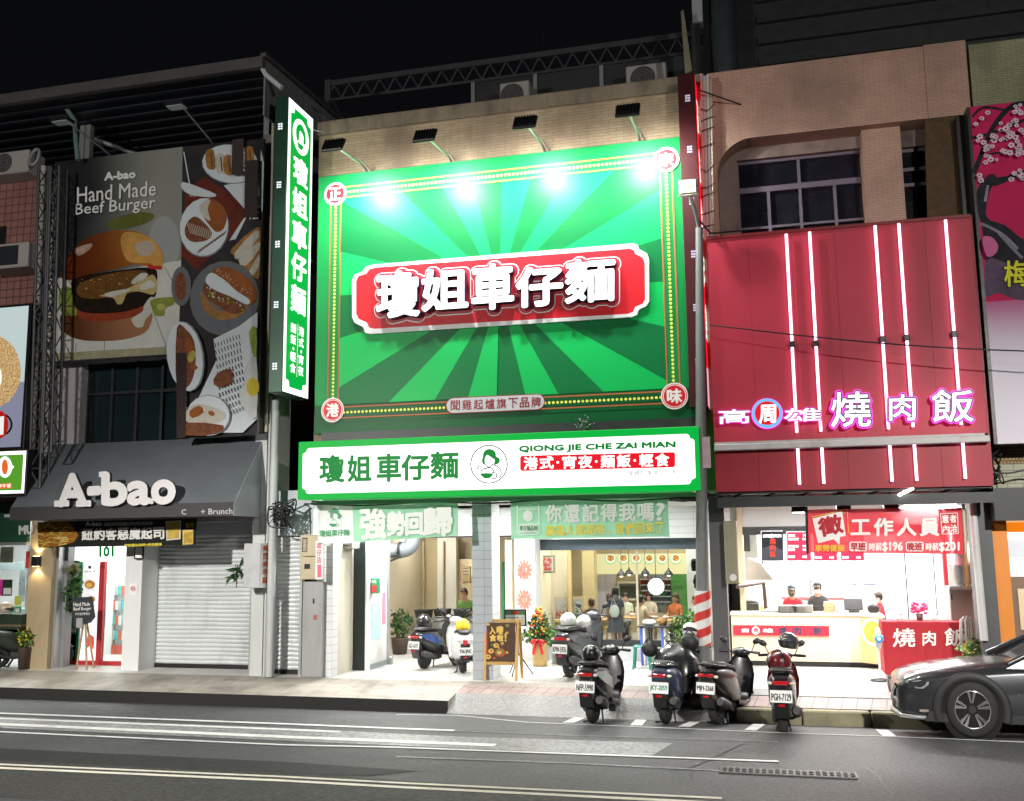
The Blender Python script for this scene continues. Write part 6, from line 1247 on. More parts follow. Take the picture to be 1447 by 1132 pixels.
a.poly([(1148, 733), (1190, 722), (1195, 757), (1187, 759), (1186, 770), (1178, 762), (1156, 768)], M_crw); a.line([(1147, 731), (1197, 719.5), (1199, 754)], 1.2, M_cry)
a.text('徵', [(1155, 734), (1187, 726), (1192, 752), (1160, 759)], M_cr, 1.3, nst=6)
for k, ch in enumerate('工作人員'): x = 1203+k*32.5; a.text(ch, [(x, 733), (x+26, 732.5), (x+26, 756.5), (x, 757)] if ch != '工' else [(x, 735), (x+26, 734.5), (x+26, 755), (x, 755.5)], M_crw, 1.1, nst=6)
for (u, v) in (((1329, 726), (1353, 725)), ((1353, 725), (1354, 754)), ((1354, 754), (1331, 755)), ((1331, 755), (1329, 726))): a.line([u, v], .9, M_crw)
for ch, x, y in (('意', 1331, 728), ('者', 1342, 727.5), ('內', 1332, 742), ('洽', 1343, 741.5)): a.text(ch, [(x, y), (x+9.5, y), (x+9.5, y+11), (x, y+11)], M_crw, .3, nst=4)
for k, ch in enumerate('享勞健保'): x = 1152+k*10.5; a.text(ch, [(x, 770), (x+9.5, 770), (x+9.5, 779), (x, 779)], M_cry, .4, nst=4)
for x, t, n_ in ((1200, '早班', '$196'), (1280, '晚班', '$201')):
 a.poly(pill(x, 765.5, x+25, 779, 3), M_crw); a.text(t, [(x+2, 767), (x+23, 766.8), (x+23, 777.8), (x+2, 778)], M_cr, .6, nst=6); a.text('時薪', [(x+28, 767.5), (x+46, 767.2), (x+46, 778), (x+28, 778.3)], M_crw, .3, nst=4); a.text(n_, [(x+47, 766.5), (x+75, 766), (x+75, 779.5), (x+47, 780)], M_crw, .7, nst=6)
a.build('lettering', hb)
YT = 18.0
st = thing('draped_stand', 'food stand draped in dark red cloth with three white characters, before the steel cabinet', 'stand', at(1312, 962, YT))
M_drape = mat('drape_red', (.33, .012, .022), .8, 0, .15, 3)
x0 = at(1248, 900, YT).x; x1 = at(1378, 900, YT).x; zt = at(1300, 879, YT).z; zb_ = at(1300, 954, YT).z
m = MB(); m.mat(M_drape); nu, nv = 40, 10; V = []
for j in range(nv+1):
 for i in range(nu+1):
  u, v = i/nu, j/nv; V.append((x0+(x1-x0)*u, YT-.015*v*(math.sin(u*33)+.6*math.sin(u*61+1))*1.3, zt-(zt-zb_+.02*math.sin(u*9))*v))
m.add(V, [(j*(nu+1)+i, (j+1)*(nu+1)+i, (j+1)*(nu+1)+i+1, j*(nu+1)+i+1) for j in range(nv) for i in range(nu)], True)
m.box(x0, YT+.01, zt-.02, x1, YT+.6, zt+.0); m.box(x0-.005, YT+.02, zb_, x0+.005, YT+.6, zt-.021); m.build('drape', st)
m = MB(); m.mat(M_steel)
for x in (x0+.08, x1-.08):
 for y in (YT+.08, YT+.5): m.tube([(x, y, ZB), (x, y, zb_+.2)], .025, 8)
m.build('leg_frame', st)
a = MB(); a.Y = YT-.045
for ch, q in (('燒', (1262, 888, 1293, 914)), ('肉', (1304, 892, 1322, 912)), ('飯', (1335, 888, 1366, 913))): a.text(ch, cq(q, 0), mat('drape_print', (.78, .74, .72), .7), .5, nst=6)
a.build('lettering', st)
o = thing('flower_pot', 'pink paper flowers in a glass on top of the red draped stand', 'flower', at(1300, 878, YT+.3)); p = at(1300, 879, YT+.3); m = MB(); m.mat(mat('pot_dark', (.1, .06, .06), .4)); m.lathe([(.05, zt+.001), (.06, zt+.12)], (p.x, YT+.3, 0), 12); m.build('pot', o)
m = MB(); m.mat(mat('flower_pink', (.80, .04, .16), .6, 0, .3, 20))
for k in range(26): m.ell((p.x+random.uniform(-.12, .12), YT+.3+random.uniform(-.08, .08), zt+.2+random.uniform(-.07, .09)), .035, .035, .03, 6, 4)
m.build('bloom', o)
for px, lab in ((1272, 'white cup on the left half of the red draped stand'), (1322, 'white jar on the right half of the red draped stand')):
 p = at(px, 879, YT+.2); m = MB(); m.mat(M_pw); m.lathe([(.045, zt+.001), (.05, zt+.10), (.04, zt+.11)], (p.x, YT+.2, 0), 12); m.mat(M_steel); m.lathe([(.052, zt+.1105), (.052, zt+.125)], (p.x, YT+.2, 0), 12); tag(m.build('cup'), lab, 'cup')
o = thing('mop', 'grey string mop propped upside down at the right end of the red draped stand', 'mop', at(1368, 930, YT-.15)); p = at(1366, 872, YT-.15); m = MB(); m.mat(mat('mop_string', (.36, .35, .33), .9, 0, .2, 20))
for k in range(60): a_ = random.uniform(0, 6.28); r = random.uniform(.02, .15); m.tube([(p.x+r*.4*math.cos(a_), YT-.15+r*.4*math.sin(a_), p.z), (p.x+r*math.cos(a_), YT-.15+r*.5*math.sin(a_), p.z-.06), (p.x+r*1.2*math.cos(a_), YT-.15+r*.6*math.sin(a_), p.z-random.uniform(.35, .55))], .009, 4, False)
m.build('mop_head', o); m = MB(); m.mat(M_alu); m.tube([(p.x, YT-.15, p.z+.02), (p.x+.02, YT-.13, ZB)], .012, 6); m.build('handle', o)
o = thing('pedestal_fan', 'pedestal fan with blue hub seen edge on, left of the red draped stand', 'fan', at(1242, 958, YT-.1)); p = at(1241, 902, YT-.1); fl = ZB
m = MB(); m.mat(mat('fan_white', (.7, .72, .72), .4)); m.tube([(p.x, YT-.05, fl+.04), (p.x, YT-.05, p.z)], .018, 8); m.build('pole', o); m = MB(); m.mat(M_black); m.lathe([(.17, fl+.001), (.16, fl+.03), (.03, fl+.05)], (p.x, YT-.05, 0), 20); m.build('base', o)
m = MB(); m.mat(mat('fan_guard_white', (.66, .68, .68), .4));
for k in range(10): t = math.pi*k/10; m.tube([(p.x+.05*math.cos(s_)*math.cos(t)+0, YT-.12+.19*math.cos(s_)*math.sin(t)*.35, p.z+.19*math.sin(s_)) for s_ in [2*math.pi*i/20 for i in range(21)]], .004, 4, False)
m.build('guard', o); m = MB(); m.mat(mat('fan_blue', (.03, .25, .6), .4)); m.ell((p.x, YT-.2, p.z), .07, .05, .07, 14, 8); m.mat(M_pw); m.ell((p.x, YT-.24, p.z), .03, .02, .03, 10, 6); m.build('hub', o); m = MB(); m.mat(mat('fan_blade', (.4, .6, .7), .3));
for k in range(3): t = 2*math.pi*k/3; m.add([(p.x+.015*math.cos(t), YT-.14, p.z+.03*math.sin(t)), (p.x+.08*math.cos(t+.4), YT-.13, p.z+.16*math.sin(t+.4)), (p.x+.08*math.cos(t-.2), YT-.15, p.z+.16*math.sin(t-.2))], [(0, 1, 2)])
m.build('blade', o)
YPB = 16.1
nbr = thing('shop_building', 'rightmost building with mossy tiles and an orange shopfront, cut by the picture edge', 'building', (6, 17, ZB))
x0 = at(1373, 120, YO).x+.003
b = MB(); b.mat(M_grn); b.box(x0, YO+.008, zo0-.25, 14, 17.3, at(1420, 57, YO).z); b.build('overhang', nbr)
xb0 = at(1395, 640, 16.7).x
b = MB(); b.mat(tiles('ochre_mosaic', (.28, .19, .07), (.36, .25, .1), (.1, .07, .03), .05, .05, .01, .7, .5, 'xz', .3)); x_, z0, x1_, z1 = rect(1396, 622, 1447, 655, 16.7); b.box(xb0, 16.7, z0, 14, 17.2, z1+2.5); b.mat(tiles('pale_moss_tile', (.30, .31, .22), (.34, .35, .25), (.18, .18, .13), .22, .10, .008, .6, .5, 'xz', .3)); zz = at(1420, 690, 16.7).z; b.box(xb0, 16.7, zz, 14, 17.2, z0-.001); b.mat(M_dark); b.box(xb0, 16.5, zz-.5, 14, 17.2, zz-.001); b.build('wall', nbr)
po = thing('billboard', 'plum blossom billboard with dark branches on crimson and a yellow character', 'billboard', at(1430, 628, YPB))
bx0 = at(1378, 240, YPB).x; bz1 = at(1410, 147, YPB).z; bz0 = at(1425, 627, YPB).z; bx1 = bx0+3.4
b = MB(); b.mat(M_black); b.box(bx0-.05, YPB, bz0, bx1, YPB+.45, bz1); b.box(bx0-.16, YPB+.3, bz0-.4, bx0-.051, YPB+.5, bz1); b.build('board', po)
a = MB(); a.Y = YPB
crim = P_('crimson', (.52, .02, .10), v=.12, s=1.5); rose = P_('rose', (.58, .14, .32), v=.15, s=1.5); lil = P_('lilac_white', (.50, .47, .54), v=.06, s=1); ink = P_('ink_bark', (.020, .020, .028), v=.7, s=7); bsh = P_('bark_light', (.22, .21, .26), v=.6, s=6); blo = P_('blossom', (.78, .50, .60), v=.4, s=12); blo2 = P_('blossom_core', (.40, .03, .08), v=.5, s=14)
a.wpoly([(bx0, bz0), (bx1, bz0), (bx1, bz1), (bx0, bz1)], crim)
zz = at(1420, 425, YPB).z; a.wpoly([(bx0, bz0), (bx1, bz0), (bx1, zz), (bx0, zz)], blend('rose_to_lilac', (.66, .62, .70), (.50, .09, .26), 'Z', at(1420, 500, YPB).z-bz0-.1, at(1420, 405, YPB).z-bz0))
a.poly([(1392, 370), (1399, 350), (1430, 352), (1470, 366), (1470, 418), (1440, 424), (1410, 414), (1393, 418)], P_('ink_wash', (.09, .06, .10), v=.8, s=3), 3)
a.poly([(1380, 275), (1384, 262), (1398, 246), (1408, 250), (1398, 272), (1393, 300), (1400, 312), (1420, 318), (1442, 336), (1470, 352), (1470, 385), (1435, 376), (1412, 368), (1400, 362), (1392, 346), (1387, 318), (1382, 300)], ink, 2)
a.poly([(1404, 252), (1422, 249), (1447, 240), (1447, 246), (1424, 256), (1404, 264)], ink, 2)
for L in ([(1386, 316), (1400, 322), (1420, 334), (1438, 352)], [(1396, 262), (1392, 285)], [(1412, 330), (1430, 350), (1445, 365)]): a.line(spline(L, 4, False), 4, bsh)
for L, w in (([(1376, 245), (1384, 225), (1396, 195), (1410, 170), (1430, 150), (1450, 146)], 7), ([(1372, 195), (1395, 190), (1425, 180), (1450, 168)], 4), ([(1374, 165), (1390, 152), (1420, 156)], 3.5), ([(1384, 222), (1410, 216), (1440, 214)], 3)): a.line(spline(L, 4, False), w, ink)
rp = random.Random(3)
for k in range(105):
 cx_, cy_ = rp.choice(((1384, 172), (1388, 205), (1404, 196), (1420, 215), (1435, 176), (1440, 160), (1425, 190), (1400, 222), (1380, 258), (1442, 250), (1436, 215), (1450, 190))); x, y = cx_+rp.gauss(0, 6), cy_+rp.gauss(0, 5)
 if x < 1374+max(0, (y-150)*.07): continue
 r = rp.uniform(2, 4); pp = []
 for j in range(20): t = 2*math.pi*j/20; q_ = r*(1+.28*abs(math.sin(2.5*t))); pp.append((x+q_*math.cos(t), y+q_*.8*math.sin(t)))
 a.poly(pp, blo)
 a.disc(x, y, r*.4, r*.35, 0, blo2, 8)
a.poly([(1386, 340), (1398, 338), (1408, 350), (1404, 362), (1392, 365)], rose, 3)
a.build('plum_print', po)
a = MB(); a.Y = YPB-.045; a.text('梅', [(1419, 369), (1453, 368), (1454, 404), (1420, 405)], P_('sign_yellow', (.72, .72, .04), v=.03), .7, nst=6); a.build('lettering', po)
xo0, xo1 = at(1406, 800, 16.95).x, at(1427, 800, 16.95).x; zo_ = at(1420, 708, 16.95).z
b = MB(); b.mat(mat('orange_pillar', (.72, .24, .025), .5, 0, .10, 2)); b.box(xo0, 16.95, ZB, xo1, 17.5, zo_); b.build('pillar', nbr)
YOS = 18.2
b = MB(); x0 = at(1424, 800, YOS).x
for (y0, y1, mm) in ((700, 724, emat('orange_soffit_lit', srgb(255, 226, 178), .9)), (724, 738, emat('peach_lit', srgb(250, 190, 120), .9)), (738, 752, emat('orange_lit', srgb(240, 130, 20), .9)), (752, 763, emat('shop_white_lit', srgb(255, 255, 255), 1.2)), (763, 815, emat('shop_pale_lit', srgb(222, 232, 240), .85))):
 b.mat(mm); z1 = at(1435, y0, YOS).z; z0 = at(1435, y1, YOS).z; b.box(x0-.3, YOS, z0+.001, 12, YOS+.05, z1)
b.build('lit_fascia', nbr)
b = MB(); b.mat(mat('brown_board', (.16, .11, .08), .6, 0, .1)); z1 = at(1435, 815, YOS).z; b.box(x0-.3, YOS, ZB, 12, YOS+.05, z1); b.mat(M_cream); b.fb(1438, 832, 1460, 890, YOS-.02, .019); b.build('lower_board', nbr)
light('shop_glow', 'AREA', (x0+1.2, 17.3, 3.2), 60, (1, .85, .65), (x0+1.2, 17.3, 0), 1.2, .5)
# ================================================================== scooters
def rbox(w, zb, zt, y, r=.3, n=3):
 P = []; h = (zt-zb)/2; c = (zt+zb)/2; q = min(w, h)*r*1.6
 for sx, sz, a0 in ((1, 1, 0), (-1, 1, 90), (-1, -1, 180), (1, -1, 270)):
  for k in range(n+1):
   a = R(a0+90*k/n); P.append((sx*(w-q)+q*math.cos(a), y, c+sz*(h-q)+q*math.sin(a)))
 return P
M_plate = mat('plate_white', (.72, .73, .72), .4, 0, .04); M_pink_ = mat('plate_ink', (.02, .02, .025), .5, 0, 0); M_pgreen = mat('plate_green_ink', (.02, .22, .12), .5, 0, 0)
M_chrome = mat('chrome', (.72, .72, .72), .12, 1, .05); M_tail = mat('tail_light_red', (.45, .01, .015), .15, 0, .1, 8, coat=.6); M_seat = mat('seat_vinyl', (.018, .018, .019), .5, 0, .2, 9); M_engine = mat('engine_metal', (.06, .06, .062), .5, .5, .3, 10); M_mir = mat('mirror_glass', (.35, .38, .42), .05, 1, 0)
def paint(n, c, r=.28): return mat('paint_'+n, c, r, .1, .08, 4, coat=.4)
def wheel(mb_parent, y, r, w, rim, parent, nm):
 t = MB(); t.mat(M_rubber); prof = [(r*.62, -w*.5), (r*.85, -w*.56), (r*.97, -w*.36), (r, 0), (r*.97, w*.36), (r*.85, w*.56), (r*.62, w*.5)]; t.lathe(prof, (0, y, r), 26, ax='x', cap=False); o = t.build(nm, parent)
 g = MB(); g.mat(rim); g.lathe([(r*.615, -w*.45), (r*.60, -w*.5), (r*.5, -w*.3), (r*.5, w*.3), (r*.60, w*.5), (r*.615, w*.45)], (0, y, r), 22, ax='x', cap=False); g.lathe([(r*.18, -w*.6), (r*.18, w*.6)], (0, y, r), 12, ax='x')
 for k in range(5): a = 2*math.pi*k/5; g.tube([(-w*.3, y, r), (-w*.52, y+.55*r*math.cos(a), r+.55*r*math.sin(a))], r*.08, 6); g.tube([(w*.3, y, r), (w*.52, y+.55*r*math.cos(a), r+.55*r*math.sin(a))], r*.08, 6)
 g.build('rim', o); return o
def scooter(label, loc, yaw, body, accent, plate, pcol=None, pitch=0.0, seatc=None, retro=False, mirror=True, tailsplit=False, front=None, lean=0.0, rail=True, silver=None, sc=1.07):
 o = thing('scooter', label, 'scooter', (0, 0, 0), 'scooters parked in front of the shops'); front = front or body
 WB = 1.10; r = .205
 wheel(None, 0, r, .10, M_engine, o, 'rear_wheel'); wheel(None, WB, r, .09, M_engine, o, 'front_wheel')
 S = [(-.36, .085, .60, .72), (-.30, .12, .54, .755), (-.18, .145, .45, .775), (0, .165, .36, .775), (.22, .175, .29, .76), (.42, .17, .27, .70), (.52, .15, .27, .56)]
 if retro: S = [(-.34, .10, .40, .68), (-.28, .16, .33, .74), (-.12, .215, .27, .775), (.08, .225, .24, .775), (.28, .20, .24, .75), (.44, .16, .26, .66), (.52, .14, .27, .50)]
 m = MB(); m.mat(body); m.loft([rbox(w, a, b, y, .42) for y, w, a, b in S]); m.build('body_shell', o)
 if accent is not None:
  for sx in (-1, 1):
   m = MB(); m.mat(accent); P = [(-.30, .70), (-.02, .70), (.34, .60), (.40, .44), (.16, .50), (-.20, .60)]
   V = [(sx*((.128 if y < -.2 else .176) + (.052 if retro else .004)), y, z) for y, z in P]; V2 = [(v[0]*.9, v[1], v[2]) for v in V]; n = len(P); m.add(V+V2, [list(range(n)) if sx > 0 else list(range(n))[::-1]]+[(i, (i+1) % n, (i+1) % n+n, i+n) for i in range(n)]); m.build('side_panel', o)
 m = MB(); m.mat(seatc or M_seat); m.loft([rbox(w, a, b, y, .5) for y, w, a, b in ((-.27, .07, .775, .80), (-.22, .12, .77, .845), (.0, .135, .77, .85), (.16, .125, .765, .815), (.40, .115, .72, .79), (.52, .08, .69, .74))]); m.build('seat', o)
 if rail:
  m = MB(); m.mat(silver or M_black); m.tube([(-.13, .02, .79), (-.14, -.22, .80), (-.09, -.36, .81), (0, -.39, .815), (.09, -.36, .81), (.14, -.22, .80), (.13, .02, .79)], .016, 8); m.build('grab_rail', o)
 m = MB(); m.mat(M_tail)
 if retro: m.box(-.045, -.375, .56, .045, -.335, .66, .015)
 elif tailsplit: m.box(-.115, -.385, .645, -.02, -.345, .69, .012); m.box(.02, -.385, .645, .115, -.345, .69, .012); m.box(-.02, -.375, .65, .02, -.35, .68)
 else: m.box(-.10, -.385, .635, .10, -.345, .685, .015)
 m.build('tail_light', o)
 for sx in (-1, 1):
  m = MB(); m.mat(mat('indicator_clear', (.6, .55, .5), .15, 0, .1, coat=.5)); m.ell((sx*.135, -.335, .655), .035, .03, .022, 10, 6); m.build('indicator', o)
 zp = .50 if not retro else .45
 m = MB(); m.mat(M_black); m.prism([(-.345, zp+.14), (-.30, zp+.14), (-.18, .30), (-.24, .22), (-.29, .24), (-.365, zp-.07)], -.09, .09, 'x'); m.build('rear_fender', o)
 m = MB(); m.mat(M_plate); m.T = Matrix.Translation((0, -.378, zp)) @ Matrix.Rotation(R(-8), 4, 'X'); m.box(-.135, -.004, -.075, .135, .004, .075, .004); pl_ = m.build('license_plate', o)
 m = MB(); V, F, B, asp = textgeo(plate); m.mat(pcol or M_pink_); m.T = Matrix.Translation((0, -.378, zp)) @ Matrix.Rotation(R(-8), 4, 'X')
 for i, (dx, dz) in enumerate(((0, 0), (.003, 0), (-.003, 0), (0, .003))): m.add([((u-.5)*.235+dx, -.0052-i*.0001, (v-.5)*.085-.008+dz) for u, v in V], F)
 m.build('lettering', pl_)
 m = MB(); m.mat(M_tail); m.box(-.04, -.372, zp-.125, .04, -.355, zp-.095, .004); m.build('reflector', o)
 m = MB(); m.mat(M_engine); m.box(-.13, -.08, .15, -.055, .34, .36, .03); m.box(-.10, .2, .16, .10, .5, .34, .03); m.build('engine_case', o)
 m = MB(); m.mat(M_engine); m.tube([(.10, .32, .18), (.15, .12, .22), (.165, .05, .25)], .022, 8); m.tube([(.165, .05, .25), (.175, -.05, .28), (.18, -.26, .33), (.18, -.31, .335)], .06, 12, radii=[.035, .062, .066, .05]); m.build('exhaust', o)
 m = MB(); m.mat(M_engine); m.tube([(-.05, .26, .18), (-.10, .16, .012), (-.16, .06, .012)], .013, 6); m.tube([(.05, .26, .18), (.10, .16, .012)], .013, 6); m.build('kickstand', o)
 m = MB(); m.mat(front); m.loft([rbox(w, a, b, y, .4) for y, w, a, b in ((.45, .15, .25, .33), (.62, .165, .22, .29), (.80, .165, .22, .30), (.86, .16, .24, .40))]); m.build('floorboard', o)
 m = MB(); m.mat(front); m.loft([[(x*w, y+.06*(1-x*x)*(1 if i < 9 else .35), z) for i, x in enumerate([-1+2*k/8 for k in range(9)]+[1-2*k/8 for k in range(9)])] for z, y, w in ((.26, .84, .14), (.45, .86, .20), (.65, .88, .215), (.80, .90, .18), (.90, .92, .11))]); m.build('leg_shield', o)
 m = MB(); m.mat(front); m.loft([[(x*.065, WB+rr*math.cos(R(a)), r+rr*math.sin(R(a))) for x, rr in ((-1, .22), (-.6, .25), (.6, .25), (1, .22))] for a in (150, 120, 90, 60, 35)], closed=False, caps=False); m.build('front_fender', o)
 m = MB(); m.mat(M_chrome);
 for sx in (-1, 1): m.tube([(sx*.07, WB, r), (sx*.06, WB-.16, .62)], .02, 8)
 m.build('fork', o)
 m = MB(); m.mat(front); m.ell((0, .93, .95), .14, .10, .075, 16, 10); m.mat(mat('dial_glass', (.35, .38, .36), .1, 0, .2)); m.ell((0, .885, .985), .075, .05, .03, 14, 6); m.build('headset', o)
 m = MB(); m.mat(M_black); m.tube([(-.30, .84, .955), (-.19, .90, .96), (0, .93, .955), (.19, .90, .96), (.30, .84, .955)], .017, 8); m.tube([(-.31, .835, .955), (-.19, .90, .96)], .021, 8); m.tube([(.31, .835, .955), (.19, .90, .96)], .021, 8); m.tube([(-.29, .87, .965), (-.16, .95, .965)], .008, 6); m.tube([(.29, .87, .965), (.16, .95, .965)], .008, 6); m.build('handlebar', o)
 if mirror:
  for sx in (-1, 1):
   m = MB(); m.mat(M_black); m.tube([(sx*.17, .90, .965), (sx*.23, .89, 1.09)], .008, 6); m.ell((sx*.255, .885, 1.12), .065, .022, .042, 14, 8, rot=Matrix.Rotation(R(sx*-25), 3, 'Y')); mo = m.build('mirror', o)
 o.location = loc; o.rotation_euler = (pitch, lean, yaw); o.scale = (sc,)*3
 return o
def helmet(label, c, r, shell, yaw=0, tilt=0, visor=True, accent=None, roll=0):
 o = thing('helmet', label, 'helmet', (0, 0, 0)); m = MB(); m.mat(shell); m.ell((0, 0, 0), r, r*1.12, r*.98, 20, 12, lo=-.55); m.build('shell', o)
 if visor: m = MB(); m.mat(mat('helmet_visor', (.03, .035, .04), .08, 0, 0, coat=1)); m.ell((0, r*.12, -.02*r), r*1.0, r*1.12, r*.5, 18, 6, lo=-.7, hi=.6); m.build('visor', o)
 if accent is not None: m = MB(); m.mat(accent); m.ell((0, -.01*r, .02*r), r*.5, r*1.135, r*1.0, 16, 8, lo=.2); m.build('stripe', o)
 m = MB(); m.mat(mat('helmet_lining', (.05, .05, .05), .9, 0, .2)); m.lathe([(r*.75, -.57*r), (r*.80, -.545*r)], (0, 0, 0), 16); m.build('lining', o)
 o.location = c; o.rotation_euler = (tilt, roll, yaw); return o
blk = paint('black', (.008, .008, .009)); gry = paint('graphite', (.05, .053, .06)); wht = paint('white', (.70, .70, .69)); blu = paint('deep_blue', (.012, .05, .20)); slv = paint('silver', (.38, .40, .42)); nvy = paint('navy_grey', (.035, .045, .085)); dgr = paint('dark_green', (.012, .022, .012)); vio = paint('black_violet', (.012, .010, .016))
def placed(px, py, on, f=0): p = onroad(px, py) if on == 'road' else (onwalk(px, py) if on == 'walk' else gz(px, py, ZB)); return Vector(p)
pr = -.075
p1 = placed(838, 1022, 'road'); scooter('black scooter with silver side panel and a helmet on its seat, leftmost at the kerb', p1, R(-7), blk, slv, 'NFP-5990', pitch=pr)
p2 = placed(941, 1023, 'road'); scooter('navy scooter with silver grab rail and a big black rain cover over its front', p2, R(-8), nvy, None, 'JKY-2059', M_pgreen, pitch=pr, silver=M_chrome, mirror=False)
p3 = placed(1013, 1024, 'road'); scooter('plain black scooter with split red tail lamp, next to the foot of the striped pole', p3, R(-20), blk, None, 'MJH-2268', pitch=pr, tailsplit=True)
p4 = placed(1107, 1031, 'road'); p4.y = 14.36; scooter('black and red scooter carrying a red and black helmet, rightmost at the kerb', p4, R(-2), vio, None, 'PGH-7129', pitch=pr, front=paint('dark_red', (.05, .005, .008)), rail=True)
p5 = placed(806, 958, 'floor'); scooter('graphite scooter with two white helmets, parked in the arcade behind the kerb scooters', p5, R(-15), gry, paint('dark_grey', (.10, .105, .115)), 'KPW-5976')
p6 = placed(600, 945, 'floor'); scooter('black scooter with blue side panels, parked in the left bay beside the glazed white panel', p6, R(-16), blk, blu, '623-GHT', front=blk, sc=.94)
p7 = placed(654, 951, 'floor'); scooter('rounded white scooter with a yellow helmet on its seat, parked beside the grey tiled pillar', p7, R(26), wht, None, '726-JNC', retro=True, rail=False, sc=.94)
p8 = placed(-6, 938, 'floor'); p8.y = 16.95; p8.x = at(-2, 930, 16.95).x; scooter('dark green scooter with a crate behind its seat, cut by the left picture edge', p8, R(-60), dgr, None, 'AEK-318')
def sp_(p, yaw, x, y, z): c, s = math.cos(yaw), math.sin(yaw); f = .94 if p in (p6, p7) else 1.07; x, y, z = x*f, y*f, z*f; return Vector((p.x+c*x-s*y, p.y+s*x+c*y, p.z+z))
helmet('black open face helmet with clear visor on the leftmost kerb scooter', sp_(p1, R(-7), 0, -.03, .93), .135, blk, R(-7), R(-8), accent=mat('helmet_shine_grey', (.18, .18, .19), .2, 0, .1, coat=.8))
helmet('red and black patterned helmet lying on the seat of the rightmost kerb scooter', sp_(p4, R(-2), -.02, .12, .90), .17, mat('helmet_red_black', (.085, .006, .008), .25, 0, 1.0, 7, coat=.6), R(20), R(10), accent=blk)
helmet('glossy black helmet hung on the handlebar of the rightmost kerb scooter', sp_(p4, R(-2), .10, .84, 1.08), .145, mat('helmet_mottled', (.03, .03, .032), .2, 0, .9, 12, coat=.8), R(150), R(15))
helmet('white helmet with dark marks on the seat of the graphite arcade scooter', sp_(p5, R(-15), -.02, 0, .93), .14, wht, R(-24), 0, False)
helmet('second white helmet hooked in front of the seat of the graphite arcade scooter', sp_(p5, R(-15), .10, .34, .88), .13, mat('helmet_white_dots', (.72, .72, .70), .3, 0, .25, 18), R(-24), R(12), True)
helmet('black helmet with grey visor on the blue sided scooter', sp_(p6, R(-16), -.02, .0, .94), .15, blk, R(-16), R(10))
helmet('bright yellow helmet on the seat of the rounded white scooter', sp_(p7, R(26), .0, -.02, .91), .135, mat('helmet_yellow', (.78, .60, .02), .3, 0, .05, coat=.5), R(26), 0, False)
helmet('white helmet hung at the handlebar of the rain covered scooter', sp_(p2, R(-8), .17, 1.02, 1.17), .135, wht, R(160), R(20), True)
helmet('brown and white half helmet on top of the green scooter at the left edge', at(8, 860, 16.9), .14, mat('helmet_cream_brown', (.45, .38, .30), .3, 0, .5, 6, coat=.5), R(-60), 0, True)
o = thing('rain_cover', 'shiny black rain cover draped over the front of the navy scooter', 'cover', sp_(p2, R(-8), 0, .7, .3))
m = MB(); m.mat(mat('vinyl_black', (.010, .010, .011), .28, 0, .2, 5, coat=.3)); yaw = R(-8); secs = []
for j, (z, y0, y1, w) in enumerate(((.36, .40, 1.02, .20), (.46, .34, 1.06, .33), (.62, .36, 1.06, .34), (.80, .42, 1.05, .30), (.93, .52, 1.02, .22), (.99, .62, .98, .12))):
 q_ = []
 for k in range(28):
  a = 2*math.pi*k/28; cx_ = (y0+y1)/2; rx_ = w*(1+.06*math.sin(5*a+j)); ry_ = (y1-y0)/2*(1+.05*math.cos(4*a+j*2)); sq = lambda v: math.copysign(abs(v)**.65, v)
  q_.append(sp_(p2, yaw, rx_*sq(math.cos(a))+.02, cx_+ry_*sq(math.sin(a)), z+.025*math.sin(3*a+j)))
 secs.append(q_)
m.loft(secs); m.build('sheet', o)
for (x, y, z, rx_, rz_, lab) in ((-.36, .62, .93, .13, .12, 'left padded black hand cover on the handlebar of the rain covered scooter'), (.20, .78, 1.03, .15, .14, 'bulky black bag hung on the handlebar of the rain covered scooter')):
 c = sp_(p2, yaw, x, y, z); m = MB(); m.mat(mat('bag_black', (.012, .012, .013), .55, 0, .3, 8)); m.ell(c, rx_, .13, rz_, 16, 10, rot=Matrix.Rotation(.4, 3, 'Y')); m.tube([c+Vector((-.08, 0, rz_*.8)), c+Vector((0, -.05, rz_+.06)), c+Vector((.08, 0, rz_*.8))], .012, 6); tag(m.build('bag'), lab, 'bag')
m = MB(); m.mat(M_chrome); m.tube([sp_(p2, yaw, 0, .46, .99), sp_(p2, yaw, -.10, .44, 1.12), sp_(p2, yaw, 0, .43, 1.19), sp_(p2, yaw, .10, .44, 1.12), sp_(p2, yaw, .0, .46, .99)], .012, 8); tag(m.build('backrest_hoop'), 'chrome hoop backrest behind the rain cover of the navy scooter', 'hoop')
cp = at(6, 879, 16.85); o = thing('crate', 'dark green slatted crate with a lid behind the helmet at the left edge', 'crate', cp); m = MB(); m.mat(mat('crate_green', (.015, .028, .015), .6, 0, .3, 6)); x0, z0, x1, z1 = rect(-25, 868, 29, 890, 16.8); m.box(x0, 16.8, z0, x1, 17.25, z1, .01); m.mat(mat('crate_band', (.15, .11, .06), .6, 0, .2)); m.box(x0-.004, 16.795, z0+.06, x1+.004, 17.255, z0+.10); m.build('body', o)
